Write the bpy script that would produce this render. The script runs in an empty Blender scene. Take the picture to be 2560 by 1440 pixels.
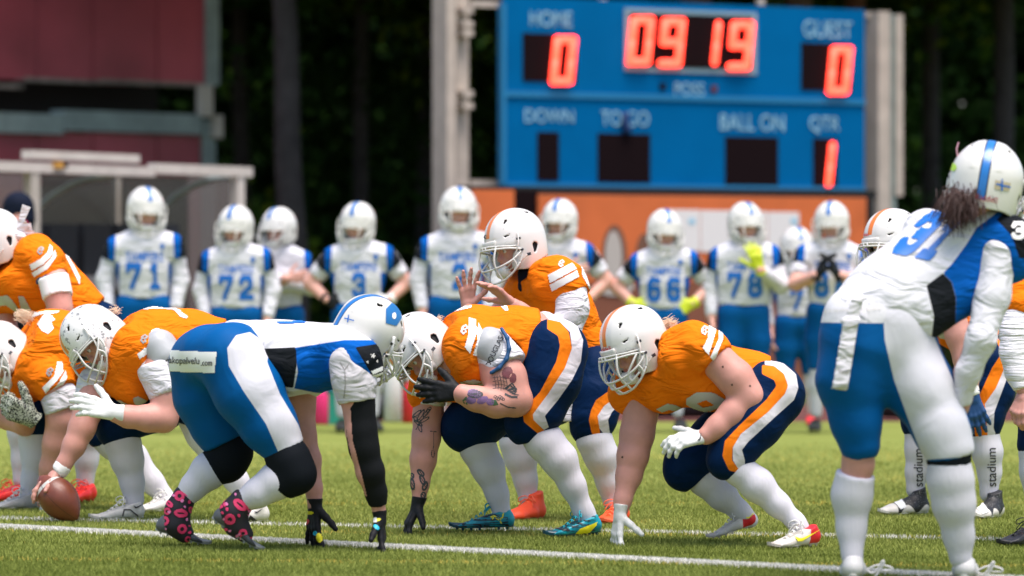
import bpy, math, random
import numpy as np
from mathutils import Vector, Matrix
from mathutils.bvhtree import BVHTree
random.seed(7); rng = np.random.default_rng(7)
SC = bpy.context.scene
COL = SC.collection
# ---------------------------------------------------------------- camera, sky, sun, exposure
F = 10667.0; CX = 1280.0; HY = 688.0; CH = 1.15        # focal length in photo pixels, principal column, horizon row, eye height
cam = bpy.data.cameras.new('camera'); camo = bpy.data.objects.new('camera', cam); COL.objects.link(camo)
camo.location = (0, 0, CH); camo.rotation_euler = (math.radians(90), 0, 0)
cam.sensor_width = 36.0; cam.lens = 36.0 * F / 2560.0; cam.shift_y = -(720 - HY) / 2560.0
cam.clip_start = 1.0; cam.clip_end = 600.0
cam.dof.use_dof = True; cam.dof.focus_distance = 18.9; cam.dof.aperture_fstop = 2.3; cam.dof.aperture_blades = 0
SC.camera = camo
wd = bpy.data.worlds.new("World"); SC.world = wd; wd.use_nodes = True
nt = wd.node_tree; nt.nodes.clear()
sky = nt.nodes.new('ShaderNodeTexSky'); sky.sky_type = 'NISHITA'; sky.sun_disc = False
sky.sun_elevation = math.radians(74); sky.sun_rotation = math.radians(145)
sky.air_density = 1.0; sky.dust_density = 2.2; sky.ozone_density = 1.0
bg = nt.nodes.new('ShaderNodeBackground'); bg.inputs['Strength'].default_value = 0.058
wo = nt.nodes.new('ShaderNodeOutputWorld')
nt.links.new(sky.outputs[0], bg.inputs[0]); nt.links.new(bg.outputs[0], wo.inputs[0])
sl = bpy.data.lights.new('sun', 'SUN'); sl.energy = 1.5; sl.angle = math.radians(42); sl.color = (1.0, 0.92, 0.87)
so = bpy.data.objects.new('sun', sl); COL.objects.link(so)
so.rotation_euler = (math.radians(16), 0, math.radians(35)); so.location = (0, 0, 30)
SC.view_settings.view_transform = 'Standard'; SC.view_settings.look = 'None'
SC.view_settings.gamma = 1.0; SC.view_settings.exposure = 1.90
try: SC.view_settings.use_curve_mapping = False
except Exception: pass
SC.render.engine = 'CYCLES'
SC.cycles.max_bounces = 6; SC.cycles.transparent_max_bounces = 8

# ---------------------------------------------------------------- helpers: points, objects, materials
def W(u, v, d): return np.array([(u - CX) * d / F, d, CH - (v - HY) * d / F])
def nrm(a):
    a = np.asarray(a, float); return a / (np.linalg.norm(a) + 1e-12)
def tag(o, label=None, cat=None, group=None, kind=None):
    if label: o['label'] = label
    if cat: o['category'] = cat
    if group: o['group'] = group
    if kind: o['kind'] = kind
    return o
def empty(name, loc, label=None, cat=None, group=None):
    o = bpy.data.objects.new(name, None); COL.objects.link(o); o.location = [float(x) for x in loc]
    return tag(o, label, cat, group)
def mesh_from(name, V, Fc, mats=(), smooth=True, attrs=None):
    me = bpy.data.meshes.new(name)
    V = np.asarray(V, np.float32)
    if isinstance(Fc, np.ndarray):
        n, k = Fc.shape
        me.vertices.add(len(V)); me.vertices.foreach_set('co', V.ravel())
        me.loops.add(n * k); me.loops.foreach_set('vertex_index', Fc.astype(np.int32).ravel())
        me.polygons.add(n); me.polygons.foreach_set('loop_start', np.arange(0, n * k, k, dtype=np.int32))
        me.polygons.foreach_set('loop_total', np.full(n, k, np.int32))
        me.update(calc_edges=True)
    else:
        me.from_pydata(V.tolist(), [], [list(map(int, f)) for f in Fc])
    for m in mats: me.materials.append(m)
    need = [a for m in mats if m for a in REGN.get(m.name, [])]
    if need or attrs:
        attrs = dict(attrs or {})
        for a in need:
            if a not in attrs: attrs[a] = np.full(len(V), -1.0)
        for k_, a in attrs.items():
            at = me.attributes.new(k_, 'FLOAT', 'POINT'); at.data.foreach_set('value', np.asarray(a, np.float32))
    if smooth: me.polygons.foreach_set('use_smooth', np.ones(len(me.polygons), bool))
    me.update()
    return me
def ob(name, me, parent=None, loc=None):
    o = bpy.data.objects.new(name, me); COL.objects.link(o)
    if parent: o.parent = parent
    if loc is not None: o.location = loc
    return o
MATS = {}; REGN = {}
def lin(r, g, b):
    f = lambda c: (c / 255 / 12.92) if c / 255 <= 0.04045 else ((c / 255 + 0.055) / 1.055) ** 2.4
    return (f(r), f(g), f(b))
def mat(name, base, rough=0.7, regions=(), bump=None, vary=0.0, vscale=8.0, metal=0.0, coat=0.0, emit=None, alpha=None, sheen=0.0, spec=0.5, sss=0.0, fold=None, speck=None, trans=0.0):
    key = name
    if key in MATS: return MATS[key]
    m = bpy.data.materials.new(name); m.use_nodes = True; n = m.node_tree; N = n.nodes; L = n.links
    p = N['Principled BSDF']; p.inputs['Roughness'].default_value = rough; p.inputs['Metallic'].default_value = metal
    p.inputs['Specular IOR Level'].default_value = spec
    if coat: p.inputs['Coat Weight'].default_value = coat; p.inputs['Coat Roughness'].default_value = 0.15
    if sheen: p.inputs['Sheen Weight'].default_value = sheen; p.inputs['Sheen Roughness'].default_value = 0.5
    if sss: p.inputs['Subsurface Weight'].default_value = sss; p.inputs['Subsurface Radius'].default_value = (0.02, 0.008, 0.004); p.inputs['Subsurface Scale'].default_value = 0.6
    if alpha is not None: p.inputs['Alpha'].default_value = alpha
    if trans: p.inputs['Transmission Weight'].default_value = trans
    if emit: p.inputs['Emission Color'].default_value = (*emit[0], 1); p.inputs['Emission Strength'].default_value = emit[1]
    tc = N.new('ShaderNodeTexCoord')
    cur = None
    rgb = N.new('ShaderNodeRGB'); rgb.outputs[0].default_value = (*base, 1); cur = rgb.outputs[0]
    for a, c in regions:
        at = N.new('ShaderNodeAttribute'); at.attribute_name = a
        mr = N.new('ShaderNodeMapRange'); mr.inputs['From Min'].default_value = -0.0012; mr.inputs['From Max'].default_value = 0.0012
        L.new(at.outputs['Fac'], mr.inputs['Value'])
        mx = N.new('ShaderNodeMix'); mx.data_type = 'RGBA'
        L.new(mr.outputs[0], mx.inputs[0]); L.new(cur, mx.inputs[6]); mx.inputs[7].default_value = (*c, 1); cur = mx.outputs[2]
    if vary:
        no = N.new('ShaderNodeTexNoise'); no.inputs['Scale'].default_value = vscale; no.inputs['Detail'].default_value = 5
        L.new(tc.outputs['Object'], no.inputs['Vector'])
        mr = N.new('ShaderNodeMapRange'); mr.inputs['From Min'].default_value = 0.3; mr.inputs['From Max'].default_value = 0.7
        mr.inputs['To Min'].default_value = 1 - vary; mr.inputs['To Max'].default_value = 1 + vary * 0.6
        L.new(no.outputs[0], mr.inputs['Value'])
        mx = N.new('ShaderNodeMix'); mx.data_type = 'RGBA'; mx.blend_type = 'MULTIPLY'; mx.inputs[0].default_value = 1
        L.new(cur, mx.inputs[6]); L.new(mr.outputs[0], mx.inputs[7]); cur = mx.outputs[2]
    if speck:      # (scale, threshold, colour, amount)
        no = N.new('ShaderNodeTexNoise'); no.inputs['Scale'].default_value = speck[0]; no.inputs['Detail'].default_value = 3
        L.new(tc.outputs['Object'], no.inputs['Vector'])
        mr = N.new('ShaderNodeMapRange'); mr.inputs['From Min'].default_value = speck[1]; mr.inputs['From Max'].default_value = speck[1] + 0.03
        mr.inputs['To Max'].default_value = speck[3]
        L.new(no.outputs[0], mr.inputs['Value'])
        mx = N.new('ShaderNodeMix'); mx.data_type = 'RGBA'; L.new(mr.outputs[0], mx.inputs[0]); L.new(cur, mx.inputs[6]); mx.inputs[7].default_value = (*speck[2], 1); cur = mx.outputs[2]
    L.new(cur, p.inputs['Base Color'])
    nb = None
    if fold:       # (scale, strength, distance, (stretch))
        mp = N.new('ShaderNodeMapping'); mp.inputs['Scale'].default_value = fold[3]; mp.inputs['Rotation'].default_value = fold[4] if len(fold) > 4 else (0.3, 0.5, 0.2)
        L.new(tc.outputs['Object'], mp.inputs[0])
        no = N.new('ShaderNodeTexNoise'); no.inputs['Scale'].default_value = fold[0]; no.inputs['Detail'].default_value = 2.5; no.inputs['Distortion'].default_value = 0.8
        L.new(mp.outputs[0], no.inputs['Vector'])
        b = N.new('ShaderNodeBump'); b.inputs['Strength'].default_value = fold[1]; b.inputs['Distance'].default_value = fold[2]
        L.new(no.outputs[0], b.inputs['Height']); nb = b
    if bump:
        no = N.new('ShaderNodeTexNoise'); no.inputs['Scale'].default_value = bump[0]; no.inputs['Detail'].default_value = 3
        L.new(tc.outputs['Object'], no.inputs['Vector'])
        b = N.new('ShaderNodeBump'); b.inputs['Strength'].default_value = bump[1]; b.inputs['Distance'].default_value = bump[2]
        L.new(no.outputs[0], b.inputs['Height'])
        if nb: L.new(nb.outputs[0], b.inputs['Normal'])
        nb = b
    if nb: L.new(nb.outputs[0], p.inputs['Normal'])
    MATS[key] = m; REGN[name] = [a for a, c in regions]
    return m
# ---------------------------------------------------------------- simple geometry
class MB:
    def __init__(s): s.V = []; s.F = []
    def add(s, V, Fc):
        n = len(s.V); s.V += [tuple(map(float, v)) for v in V]; s.F += [tuple(int(i) + n for i in f) for f in Fc]; return s
    def box(s, c, d, R=None):
        c = np.array(c, float); h = np.array(d, float) / 2
        V = [np.array([x, y, z]) * h for x in (-1, 1) for y in (-1, 1) for z in (-1, 1)]
        if R is not None: V = [R @ v for v in V]
        return s.add([v + c for v in V], [(0, 1, 3, 2), (4, 6, 7, 5), (0, 4, 5, 1), (2, 3, 7, 6), (0, 2, 6, 4), (1, 5, 7, 3)])
    def tube(s, pts, r, n=6, smooth=0, cap=True, flat=1.0, r2=None):
        pts = [np.array(p, float) for p in pts]
        if smooth:
            q = []; P = [pts[0]] + pts + [pts[-1]]
            for i in range(1, len(P) - 2):
                for k in range(smooth):
                    t = k / smooth
                    q.append(0.5 * ((2 * P[i]) + (-P[i - 1] + P[i + 1]) * t + (2 * P[i - 1] - 5 * P[i] + 4 * P[i + 1] - P[i + 2]) * t * t + (-P[i - 1] + 3 * P[i] - 3 * P[i + 1] + P[i + 2]) * t ** 3))
            q.append(pts[-1]); pts = q
        base = len(s.V); m = len(pts); up = None
        for i, p in enumerate(pts):
            t = nrm(pts[min(i + 1, m - 1)] - pts[max(i - 1, 0)])
            if up is None:
                up = np.array([0, 0, 1.0]) if abs(t[2]) < 0.9 else np.array([1.0, 0, 0])
            a = nrm(np.cross(t, up)); b = np.cross(a, t); up = b
            rr = r if r2 is None else r + (r2 - r) * i / max(1, m - 1)
            for j in range(n):
                an = 2 * math.pi * j / n
                s.V.append(tuple(p + a * rr * math.cos(an) + b * rr * flat * math.sin(an)))
        for i in range(m - 1):
            for j in range(n):
                k = (j + 1) % n
                s.F.append((base + i * n + j, base + i * n + k, base + (i + 1) * n + k, base + (i + 1) * n + j))
        if cap:
            s.F.append(tuple(base + j for j in range(n))[::-1]); s.F.append(tuple(base + (m - 1) * n + j for j in range(n)))
        return s
    def build(s, name, m, parent=None, smooth=False, loc=None):
        me = mesh_from(name, s.V, s.F, [m] if m else [], smooth)
        return ob(name, me, parent, loc)
# ---------------------------------------------------------------- implicit solids (tapered, blended limbs and cloth)
def nets(G, lo, h):
    s = G < 0
    c = np.zeros(tuple(np.array(G.shape) - 1), np.int8)
    nx, ny, nz = c.shape
    for dx in (0, 1):
        for dy in (0, 1):
            for dz in (0, 1): c += s[dx:dx + nx, dy:dy + ny, dz:dz + nz]
    idx = np.argwhere((c > 0) & (c < 8))
    if len(idx) == 0: return np.zeros((0, 3)), np.zeros((0, 4), int)
    cid = -np.ones(c.shape, np.int64); cid[tuple(idx.T)] = np.arange(len(idx))
    cor = {}
    for dx in (0, 1):
        for dy in (0, 1):
            for dz in (0, 1): cor[(dx, dy, dz)] = G[idx[:, 0] + dx, idx[:, 1] + dy, idx[:, 2] + dz].astype(float)
    acc = np.zeros((len(idx), 3)); cnt = np.zeros(len(idx))
    for a in cor:
        for ax in range(3):
            if a[ax]: continue
            b = list(a); b[ax] = 1; b = tuple(b)
            va, vb = cor[a], cor[b]; m = (va < 0) != (vb < 0)
            t = np.where(m, va / np.where(m, va - vb, 1), 0)
            p = np.tile(np.array(a, float), (len(idx), 1)); p[:, ax] += t
            acc += p * m[:, None]; cnt += m
    V = lo + (idx + acc / cnt[:, None]) * h
    Fs = []
    for ax in range(3):
        b, d = [(1, 2), (2, 0), (0, 1)][ax]
        sl0 = [slice(1, None)] * 3; sl1 = [slice(1, None)] * 3
        sl0 = [slice(0, G.shape[i] - 1) if i == ax else slice(1, G.shape[i] - 1) for i in range(3)]
        sl1 = [slice(1, G.shape[i]) if i == ax else slice(1, G.shape[i] - 1) for i in range(3)]
        s0 = s[tuple(sl0)]; s1 = s[tuple(sl1)]
        e = np.argwhere(s0 != s1)
        if len(e) == 0: continue
        st = s0[tuple(e.T)]
        e = e + np.array([0 if i == ax else 1 for i in range(3)])
        def cell(ob_, od_):
            q = e.copy(); q[:, b] -= ob_; q[:, d] -= od_; return cid[tuple(q.T)]
        q = np.stack([cell(1, 1), cell(0, 1), cell(0, 0), cell(1, 0)], 1)
        q[~st] = q[~st][:, ::-1]
        Fs.append(q)
    return V, np.concatenate(Fs)
def smin(a, b, k):
    hh = np.maximum(k - np.abs(a - b), 0) / k
    return np.minimum(a, b) - hh * hh * k * 0.25
def wob(X, Y, Z, f, seed):
    r = np.random.default_rng(seed); o = 0
    wx = 0.35 * np.sin(Z * f * 0.6 + r.uniform(0, 6)) + 0.35 * np.sin(Y * f * 0.5 + 1); wy = 0.4 * np.sin(X * f * 0.7 + r.uniform(0, 6))
    for _ in range(4):
        d = r.normal(size=3); d /= np.linalg.norm(d); d *= f * r.uniform(0.6, 1.5)
        o = o + np.sin(d[0] * X + d[1] * Y + d[2] * Z + r.uniform(0, 6) + 1.6 * wx + 1.3 * wy)
    return o / 4
# group: dict(p=[prims], cuts=[(pt,n)], k=blend).   prim: (a,b,ra,rb[,w,ratio])
def solid(groups, h, k=0.03, sub=(), noise=None, pad=0.02, cuts=()):
    allp = [q for g in groups for q in g['p']]
    lo = np.full(3, 1e9); hi = -lo
    for q in allp:
        rt = q[5] if len(q) > 5 else 1
        for c, r in ((q[0], q[2]), (q[1], q[3])):
            lo = np.minimum(lo, c - r * max(rt, 1)); hi = np.maximum(hi, c + r * max(rt, 1))
    lo -= pad + 3 * h; hi += pad + 3 * h
    n = np.ceil((hi - lo) / h).astype(int) + 1
    ax = [lo[i] + h * np.arange(n[i]) for i in range(3)]
    X = ax[0][:, None, None]; Y = ax[1][None, :, None]; Z = ax[2][None, None, :]
    T = np.full(tuple(n), 0.5, np.float32)
    def evalp(Gd, q, kk, neg=False):
        a, b, ra, rb = q[:4]; w = q[4] if len(q) > 4 else None; rt = q[5] if len(q) > 5 else 1.0
        mg = kk + 3 * h + 0.01
        l = np.minimum(a - ra * max(rt, 1), b - rb * max(rt, 1)) - mg; u = np.maximum(a + ra * max(rt, 1), b + rb * max(rt, 1)) + mg
        i0 = np.clip(np.floor((l - lo) / h).astype(int), 0, n); i1 = np.clip(np.ceil((u - lo) / h).astype(int) + 1, 0, n)
        if np.any(i1 <= i0): return
        s_ = tuple(slice(i0[i], i1[i]) for i in range(3))
        x = X[i0[0]:i1[0]] - a[0]; y = Y[:, i0[1]:i1[1]] - a[1]; z = Z[:, :, i0[2]:i1[2]] - a[2]
        ab = b - a; L2 = float(ab @ ab) + 1e-12
        t = np.clip((x * ab[0] + y * ab[1] + z * ab[2]) / L2, 0, 1)
        qx = x - t * ab[0]; qy = y - t * ab[1]; qz = z - t * ab[2]
        d2 = qx * qx + qy * qy + qz * qz
        if w is not None:
            qw = qx * w[0] + qy * w[1] + qz * w[2]; d2 = d2 - qw * qw * (1 - 1 / rt ** 2)
        d = np.sqrt(np.maximum(d2, 0)) - (ra + (rb - ra) * t)
        if neg: Gd[s_] = -smin(-Gd[s_], d.astype(np.float32), kk)
        else: Gd[s_] = smin(Gd[s_], d.astype(np.float32), kk)
    for g in groups:
        kk = g.get('k', k)
        if len(groups) == 1: Gd = T
        else: Gd = np.full(tuple(n), 0.5, np.float32)
        for q in g['p']: evalp(Gd, q, kk)
        for pt, nn in g.get('cuts', ()):
            d = (X - pt[0]) * nn[0] + (Y - pt[1]) * nn[1] + (Z - pt[2]) * nn[2]
            np.maximum(Gd, d.astype(np.float32), out=Gd)
        for q in g.get('sub', ()): evalp(Gd, q, 0.004, True)
        if Gd is not T: T = smin(T, Gd, g.get('join', 0.012)).astype(np.float32)
    for pt, nn in cuts:
        d = (X - pt[0]) * nn[0] + (Y - pt[1]) * nn[1] + (Z - pt[2]) * nn[2]
        np.maximum(T, d.astype(np.float32), out=T)
    for q in sub: evalp(T, q, 0.006, True)
    if noise:
        for (f, amp, seed) in noise:
            nn = wob(X, Y, Z, f, seed)
            T = T + (amp * (1 - 2 * np.abs(nn))).astype(np.float32)
    T[0] = T[-1] = 0.5; T[:, 0] = T[:, -1] = 0.5; T[:, :, 0] = T[:, :, -1] = 0.5
    return nets(T, lo, h)
def merge(parts):
    Vs = []; Fs = []; n = 0
    for V, Fc in parts:
        Vs.append(V); Fs.append(Fc + n); n += len(V)
    return np.concatenate(Vs), np.concatenate(Fs)
def poly_sd(px, py, poly):
    """signed distance, + inside"""
    P = np.asarray(poly, float); px, py = np.broadcast_arrays(px, py); d = np.full(np.shape(px), 1e9); ins = np.zeros(np.shape(px), bool)
    for i in range(len(P)):
        a = P[i]; b = P[(i + 1) % len(P)]; e = b - a
        wx = px - a[0]; wy = py - a[1]
        t = np.clip((wx * e[0] + wy * e[1]) / (e @ e + 1e-12), 0, 1)
        d = np.minimum(d, (wx - t * e[0]) ** 2 + (wy - t * e[1]) ** 2)
        c = ((a[1] <= py) & (b[1] > py)) | ((b[1] <= py) & (a[1] > py))
        with np.errstate(divide='ignore', invalid='ignore'):
            xi = a[0] + (py - a[1]) / (b[1] - a[1] if b[1] != a[1] else 1e-9) * e[0]
        ins ^= c & (px < xi)
    return np.where(ins, 1, -1) * np.sqrt(d)
def to_px(V): return CX + V[:, 0] / V[:, 1] * F, HY - (V[:, 2] - CH) / V[:, 1] * F
# ---------------------------------------------------------------- print (numbers, words, badges) laid on cloth
def seg_mask(segs, t):
    def f(x, y):
        d = np.full(x.shape, 9.0)
        for (ax_, ay, bx, by) in segs:
            ex, ey = bx - ax_, by - ay; q = np.clip(((x - ax_) * ex + (y - ay) * ey) / (ex * ex + ey * ey + 1e-9), 0, 1)
            d = np.minimum(d, np.maximum(np.abs(x - ax_ - q * ex), np.abs(y - ay - q * ey)) * 0.75 + 0.25 * np.hypot(x - ax_ - q * ex, y - ay - q * ey))
        return d < t
    return f
DIG = {'0': [(.15, .3, .15, .7), (.85, .3, .85, .7), (.15, .3, .35, .1), (.35, .1, .65, .1), (.65, .1, .85, .3), (.15, .7, .35, .9), (.35, .9, .65, .9), (.65, .9, .85, .7)],
 '1': [(.5, .05, .5, .92), (.5, .92, .3, .78), (.3, .08, .7, .08)],
 '2': [(.15, .72, .3, .9), (.3, .9, .7, .9), (.7, .9, .85, .72), (.85, .72, .85, .6), (.85, .6, .15, .15), (.15, .1, .87, .1)],
 '3': [(.15, .75, .3, .9), (.3, .9, .7, .9), (.7, .9, .85, .75), (.85, .75, .85, .6), (.85, .6, .7, .5), (.7, .5, .45, .5), (.7, .5, .85, .4), (.85, .4, .85, .25), (.85, .25, .7, .1), (.7, .1, .3, .1), (.3, .1, .15, .25)],
 '6': [(.8, .85, .6, .9), (.6, .9, .35, .9), (.35, .9, .15, .7), (.15, .7, .15, .3), (.15, .3, .35, .1), (.35, .1, .65, .1), (.65, .1, .85, .3), (.85, .3, .85, .4), (.85, .4, .7, .54), (.7, .54, .2, .54)],
 '7': [(.12, .9, .88, .9), (.88, .88, .4, .1), (.14, .9, .14, .75)],
 '8': [(.18, .65, .18, .75), (.82, .65, .82, .75), (.18, .75, .33, .9), (.33, .9, .67, .9), (.67, .9, .82, .75), (.18, .65, .35, .52), (.35, .52, .65, .52), (.65, .52, .82, .65), (.15, .38, .15, .25), (.85, .38, .85, .25), (.15, .25, .33, .1), (.33, .1, .67, .1), (.67, .1, .85, .25), (.15, .38, .35, .52), (.65, .52, .85, .38)],
 '5': [(.85, .9, .2, .9), (.2, .9, .2, .55), (.2, .55, .65, .58), (.65, .58, .85, .42), (.85, .42, .85, .25), (.85, .25, .65, .1), (.65, .1, .3, .1), (.3, .1, .15, .22)],
 '4': [(.65, .05, .65, .92), (.65, .92, .12, .35), (.12, .35, .9, .35)]}
DIG['9'] = [(1 - a, 1 - b, 1 - c, 1 - d) for a, b, c, d in DIG['6']]
def digits_mask(s, t=0.13, gap=1.15):
    n = len(s); fs = [seg_mask(DIG[c], t) for c in s]; Wd = gap * (n - 1) + 1
    def f(x, y):
        m = np.zeros(x.shape, bool)
        for i, g in enumerate(fs): m |= g(x * Wd - i * gap, y)
        return m
    return f
_txt = {}
def text_mask(s, bold=0.0):
    if (s, bold) in _txt: return _txt[(s, bold)]
    cu = bpy.data.curves.new('t', 'FONT'); cu.body = s; cu.offset = bold
    o = bpy.data.objects.new('t', cu); COL.objects.link(o)
    dg = bpy.context.evaluated_depsgraph_get(); me = o.evaluated_get(dg).to_mesh(); me.calc_loop_triangles()
    co = np.array([v.co[:2] for v in me.vertices]); tr = np.array([t.vertices[:] for t in me.loop_triangles])
    o.evaluated_get(dg).to_mesh_clear(); bpy.data.objects.remove(o); bpy.data.curves.remove(cu)
    mn = co.min(0); mx = co.max(0); co = (co - mn) / (mx - mn)
    asp = (mx - mn)[0] / (mx - mn)[1]
    def f(x, y):
        m = np.zeros(x.shape, bool)
        for t in tr:
            a, b, c = co[t]
            bb = (x >= min(a[0], b[0], c[0])) & (x <= max(a[0], b[0], c[0])) & ~m
            if not bb.any(): continue
            def s_(p, q): return (x - q[0]) * (p[1] - q[1]) - (p[0] - q[0]) * (y - q[1])
            d1, d2, d3 = s_(a, b), s_(b, c), s_(c, a)
            m |= ~(((d1 < 0) | (d2 < 0) | (d3 < 0)) & ((d1 > 0) | (d2 > 0) | (d3 > 0)))
        return m
    f.asp = asp
    _txt[(s, bold)] = f
    return f
def frame_mask(f, p0, px_, py_):
    """p0 lower-left in px, px_ = lower-right, py_ = upper-left"""
    p0 = np.array(p0, float); ex = np.array(px_, float) - p0; ey = np.array(py_, float) - p0
    M = np.linalg.inv(np.array([ex, ey]).T)
    cs = np.array([p0, p0 + ex, p0 + ey, p0 + ex + ey])
    def g(u, v):
        x = M[0, 0] * (u - p0[0]) + M[0, 1] * (v - p0[1]); y = M[1, 0] * (u - p0[0]) + M[1, 1] * (v - p0[1])
        return f(x, y) & (x > -0.02) & (x < 1.02) & (y > -0.02) & (y < 1.02)
    g.bb = (cs[:, 0].min() - 4, cs[:, 1].min() - 4, cs[:, 0].max() + 4, cs[:, 1].max() + 4)
    return g
def poly_mask(polys):
    P = [np.array(p, float) for p in polys]; A = np.concatenate(P)
    def g(u, v):
        m = np.zeros(u.shape, bool)
        for p in P: m ^= poly_sd(u, v, p) > 0
        return m
    g.bb = (*A.min(0), *A.max(0)); return g
def decal(name, target, mask, m, parent, org, step=2.0, off=0.0025, jump=0.03):
    """lay a thin print on the target mesh where mask(u,v) holds"""
    u0, v0, u1, v1 = mask.bb
    us = np.arange(u0, u1 + step, step); vs = np.arange(v0, v1 + step, step)
    U, Vv = np.meshgrid(us, vs, indexing='ij'); uc = (U[:-1, :-1] + U[1:, 1:]) / 2; vc = (Vv[:-1, :-1] + Vv[1:, 1:]) / 2
    keep = mask(uc, vc)
    need = np.zeros(U.shape, bool)
    for a in (0, 1):
        for b in (0, 1): need[a:a + keep.shape[0], b:b + keep.shape[1]] |= keep
    P = np.full(U.shape + (3,), np.nan); o = Vector((0, 0, CH))
    for i, j in np.argwhere(need):
        d = Vector(((U[i, j] - CX) / F, 1.0, -(Vv[i, j] - HY) / F)).normalized()
        hit, n, _, dist = target.ray_cast(o, d)
        if hit is not None:
            if n.dot(d) > 0: n = -n
            P[i, j] = np.array(hit + n * off)
    idx = {}; V = []; Fc = []
    for i, j in np.argwhere(keep):
        q = [(i, j), (i, j + 1), (i + 1, j + 1), (i + 1, j)]
        pts = [P[c] for c in q]
        if any(np.isnan(p[0]) for p in pts): continue
        ys = [p[1] for p in pts]
        if max(ys) - min(ys) > jump: continue
        f = []
        for c in q:
            if c not in idx: idx[c] = len(V); V.append(P[c] - org)
            f.append(idx[c])
        Fc.append(f)
    if not Fc: print('decal empty', name); return None
    return ob(name, mesh_from(name, V, np.array(Fc), [m]), parent)
def bvh(V, Fc): return BVHTree.FromPolygons([tuple(v) for v in V.tolist()], Fc.tolist())
# ---------------------------------------------------------------- colours
ORANGE = (0.86, 0.185, 0.006); NAVY = (0.002, 0.015, 0.056); BLUE = (0.003, 0.085, 0.33); WHITE = (0.80, 0.79, 0.79); BLACK = (0.012, 0.012, 0.014)
SILVER = (0.42, 0.43, 0.42); SKIN = (0.58, 0.28, 0.225)
FOLDX = (1.0, 1.0, 2.2)
def cloth(name, base, regions=(), f=(5.0, 0.55, 0.05, (1.0, 1.0, 2.4)), rough=0.75, bump=(420, 0.25, 0.0015), vary=0.05):
    return mat(name, base, rough, regions, bump=bump, vary=vary, vscale=6, fold=f, sheen=0.0, spec=0.05)
def skinmat(name='skin', c=SKIN): return mat(name, c, 0.5, [('lip', (0.45, 0.14, 0.12))], bump=(160, 0.15, 0.001), vary=0.12, vscale=14, spec=0.35, sss=0.08)
HELM_O = mat('helmet_white_orange_stripe', (0.70, 0.68, 0.65), 0.28, [('so', (0.80, 0.20, 0.02))], vary=0.03, vscale=10, coat=0.3, speck=(70, 0.70, (0.25, 0.24, 0.23), 0.55), bump=(30, 0.06, 0.002))
HELM_C = mat('helmet_white_scuffed', (0.69, 0.68, 0.66), 0.32, [('so', (0.80, 0.18, 0.02))], vary=0.05, vscale=10, coat=0.2, speck=(48, 0.60, (0.12, 0.13, 0.13), 0.75), bump=(30, 0.06, 0.002))
HELM_B = mat('helmet_white_blue_stripe', (0.70, 0.68, 0.64), 0.28, [('sk', (0.01, 0.012, 0.02)), ('sb', (0.01, 0.16, 0.50))], vary=0.03, vscale=10, coat=0.3)
MASKM = mat('facemask_white', (0.66, 0.65, 0.61), 0.35, vary=0.1, vscale=30, speck=(60, 0.68, (0.15, 0.15, 0.14), 0.5))
PADM = mat('helmet_padding', (0.012, 0.012, 0.015), 0.8); PADL = mat('jaw_pad_light', (0.55, 0.55, 0.54), 0.6)
STRAPM = mat('strap_white', (0.72, 0.71, 0.68), 0.6); BUCK = mat('buckle_dark', (0.02, 0.02, 0.025), 0.4)
EYEW = mat('eye_white', (0.7, 0.68, 0.66), 0.2, [('iris', (0.03, 0.05, 0.06))]); BROWM = mat('brow_hair', (0.06, 0.03, 0.018), 0.8)
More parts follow.
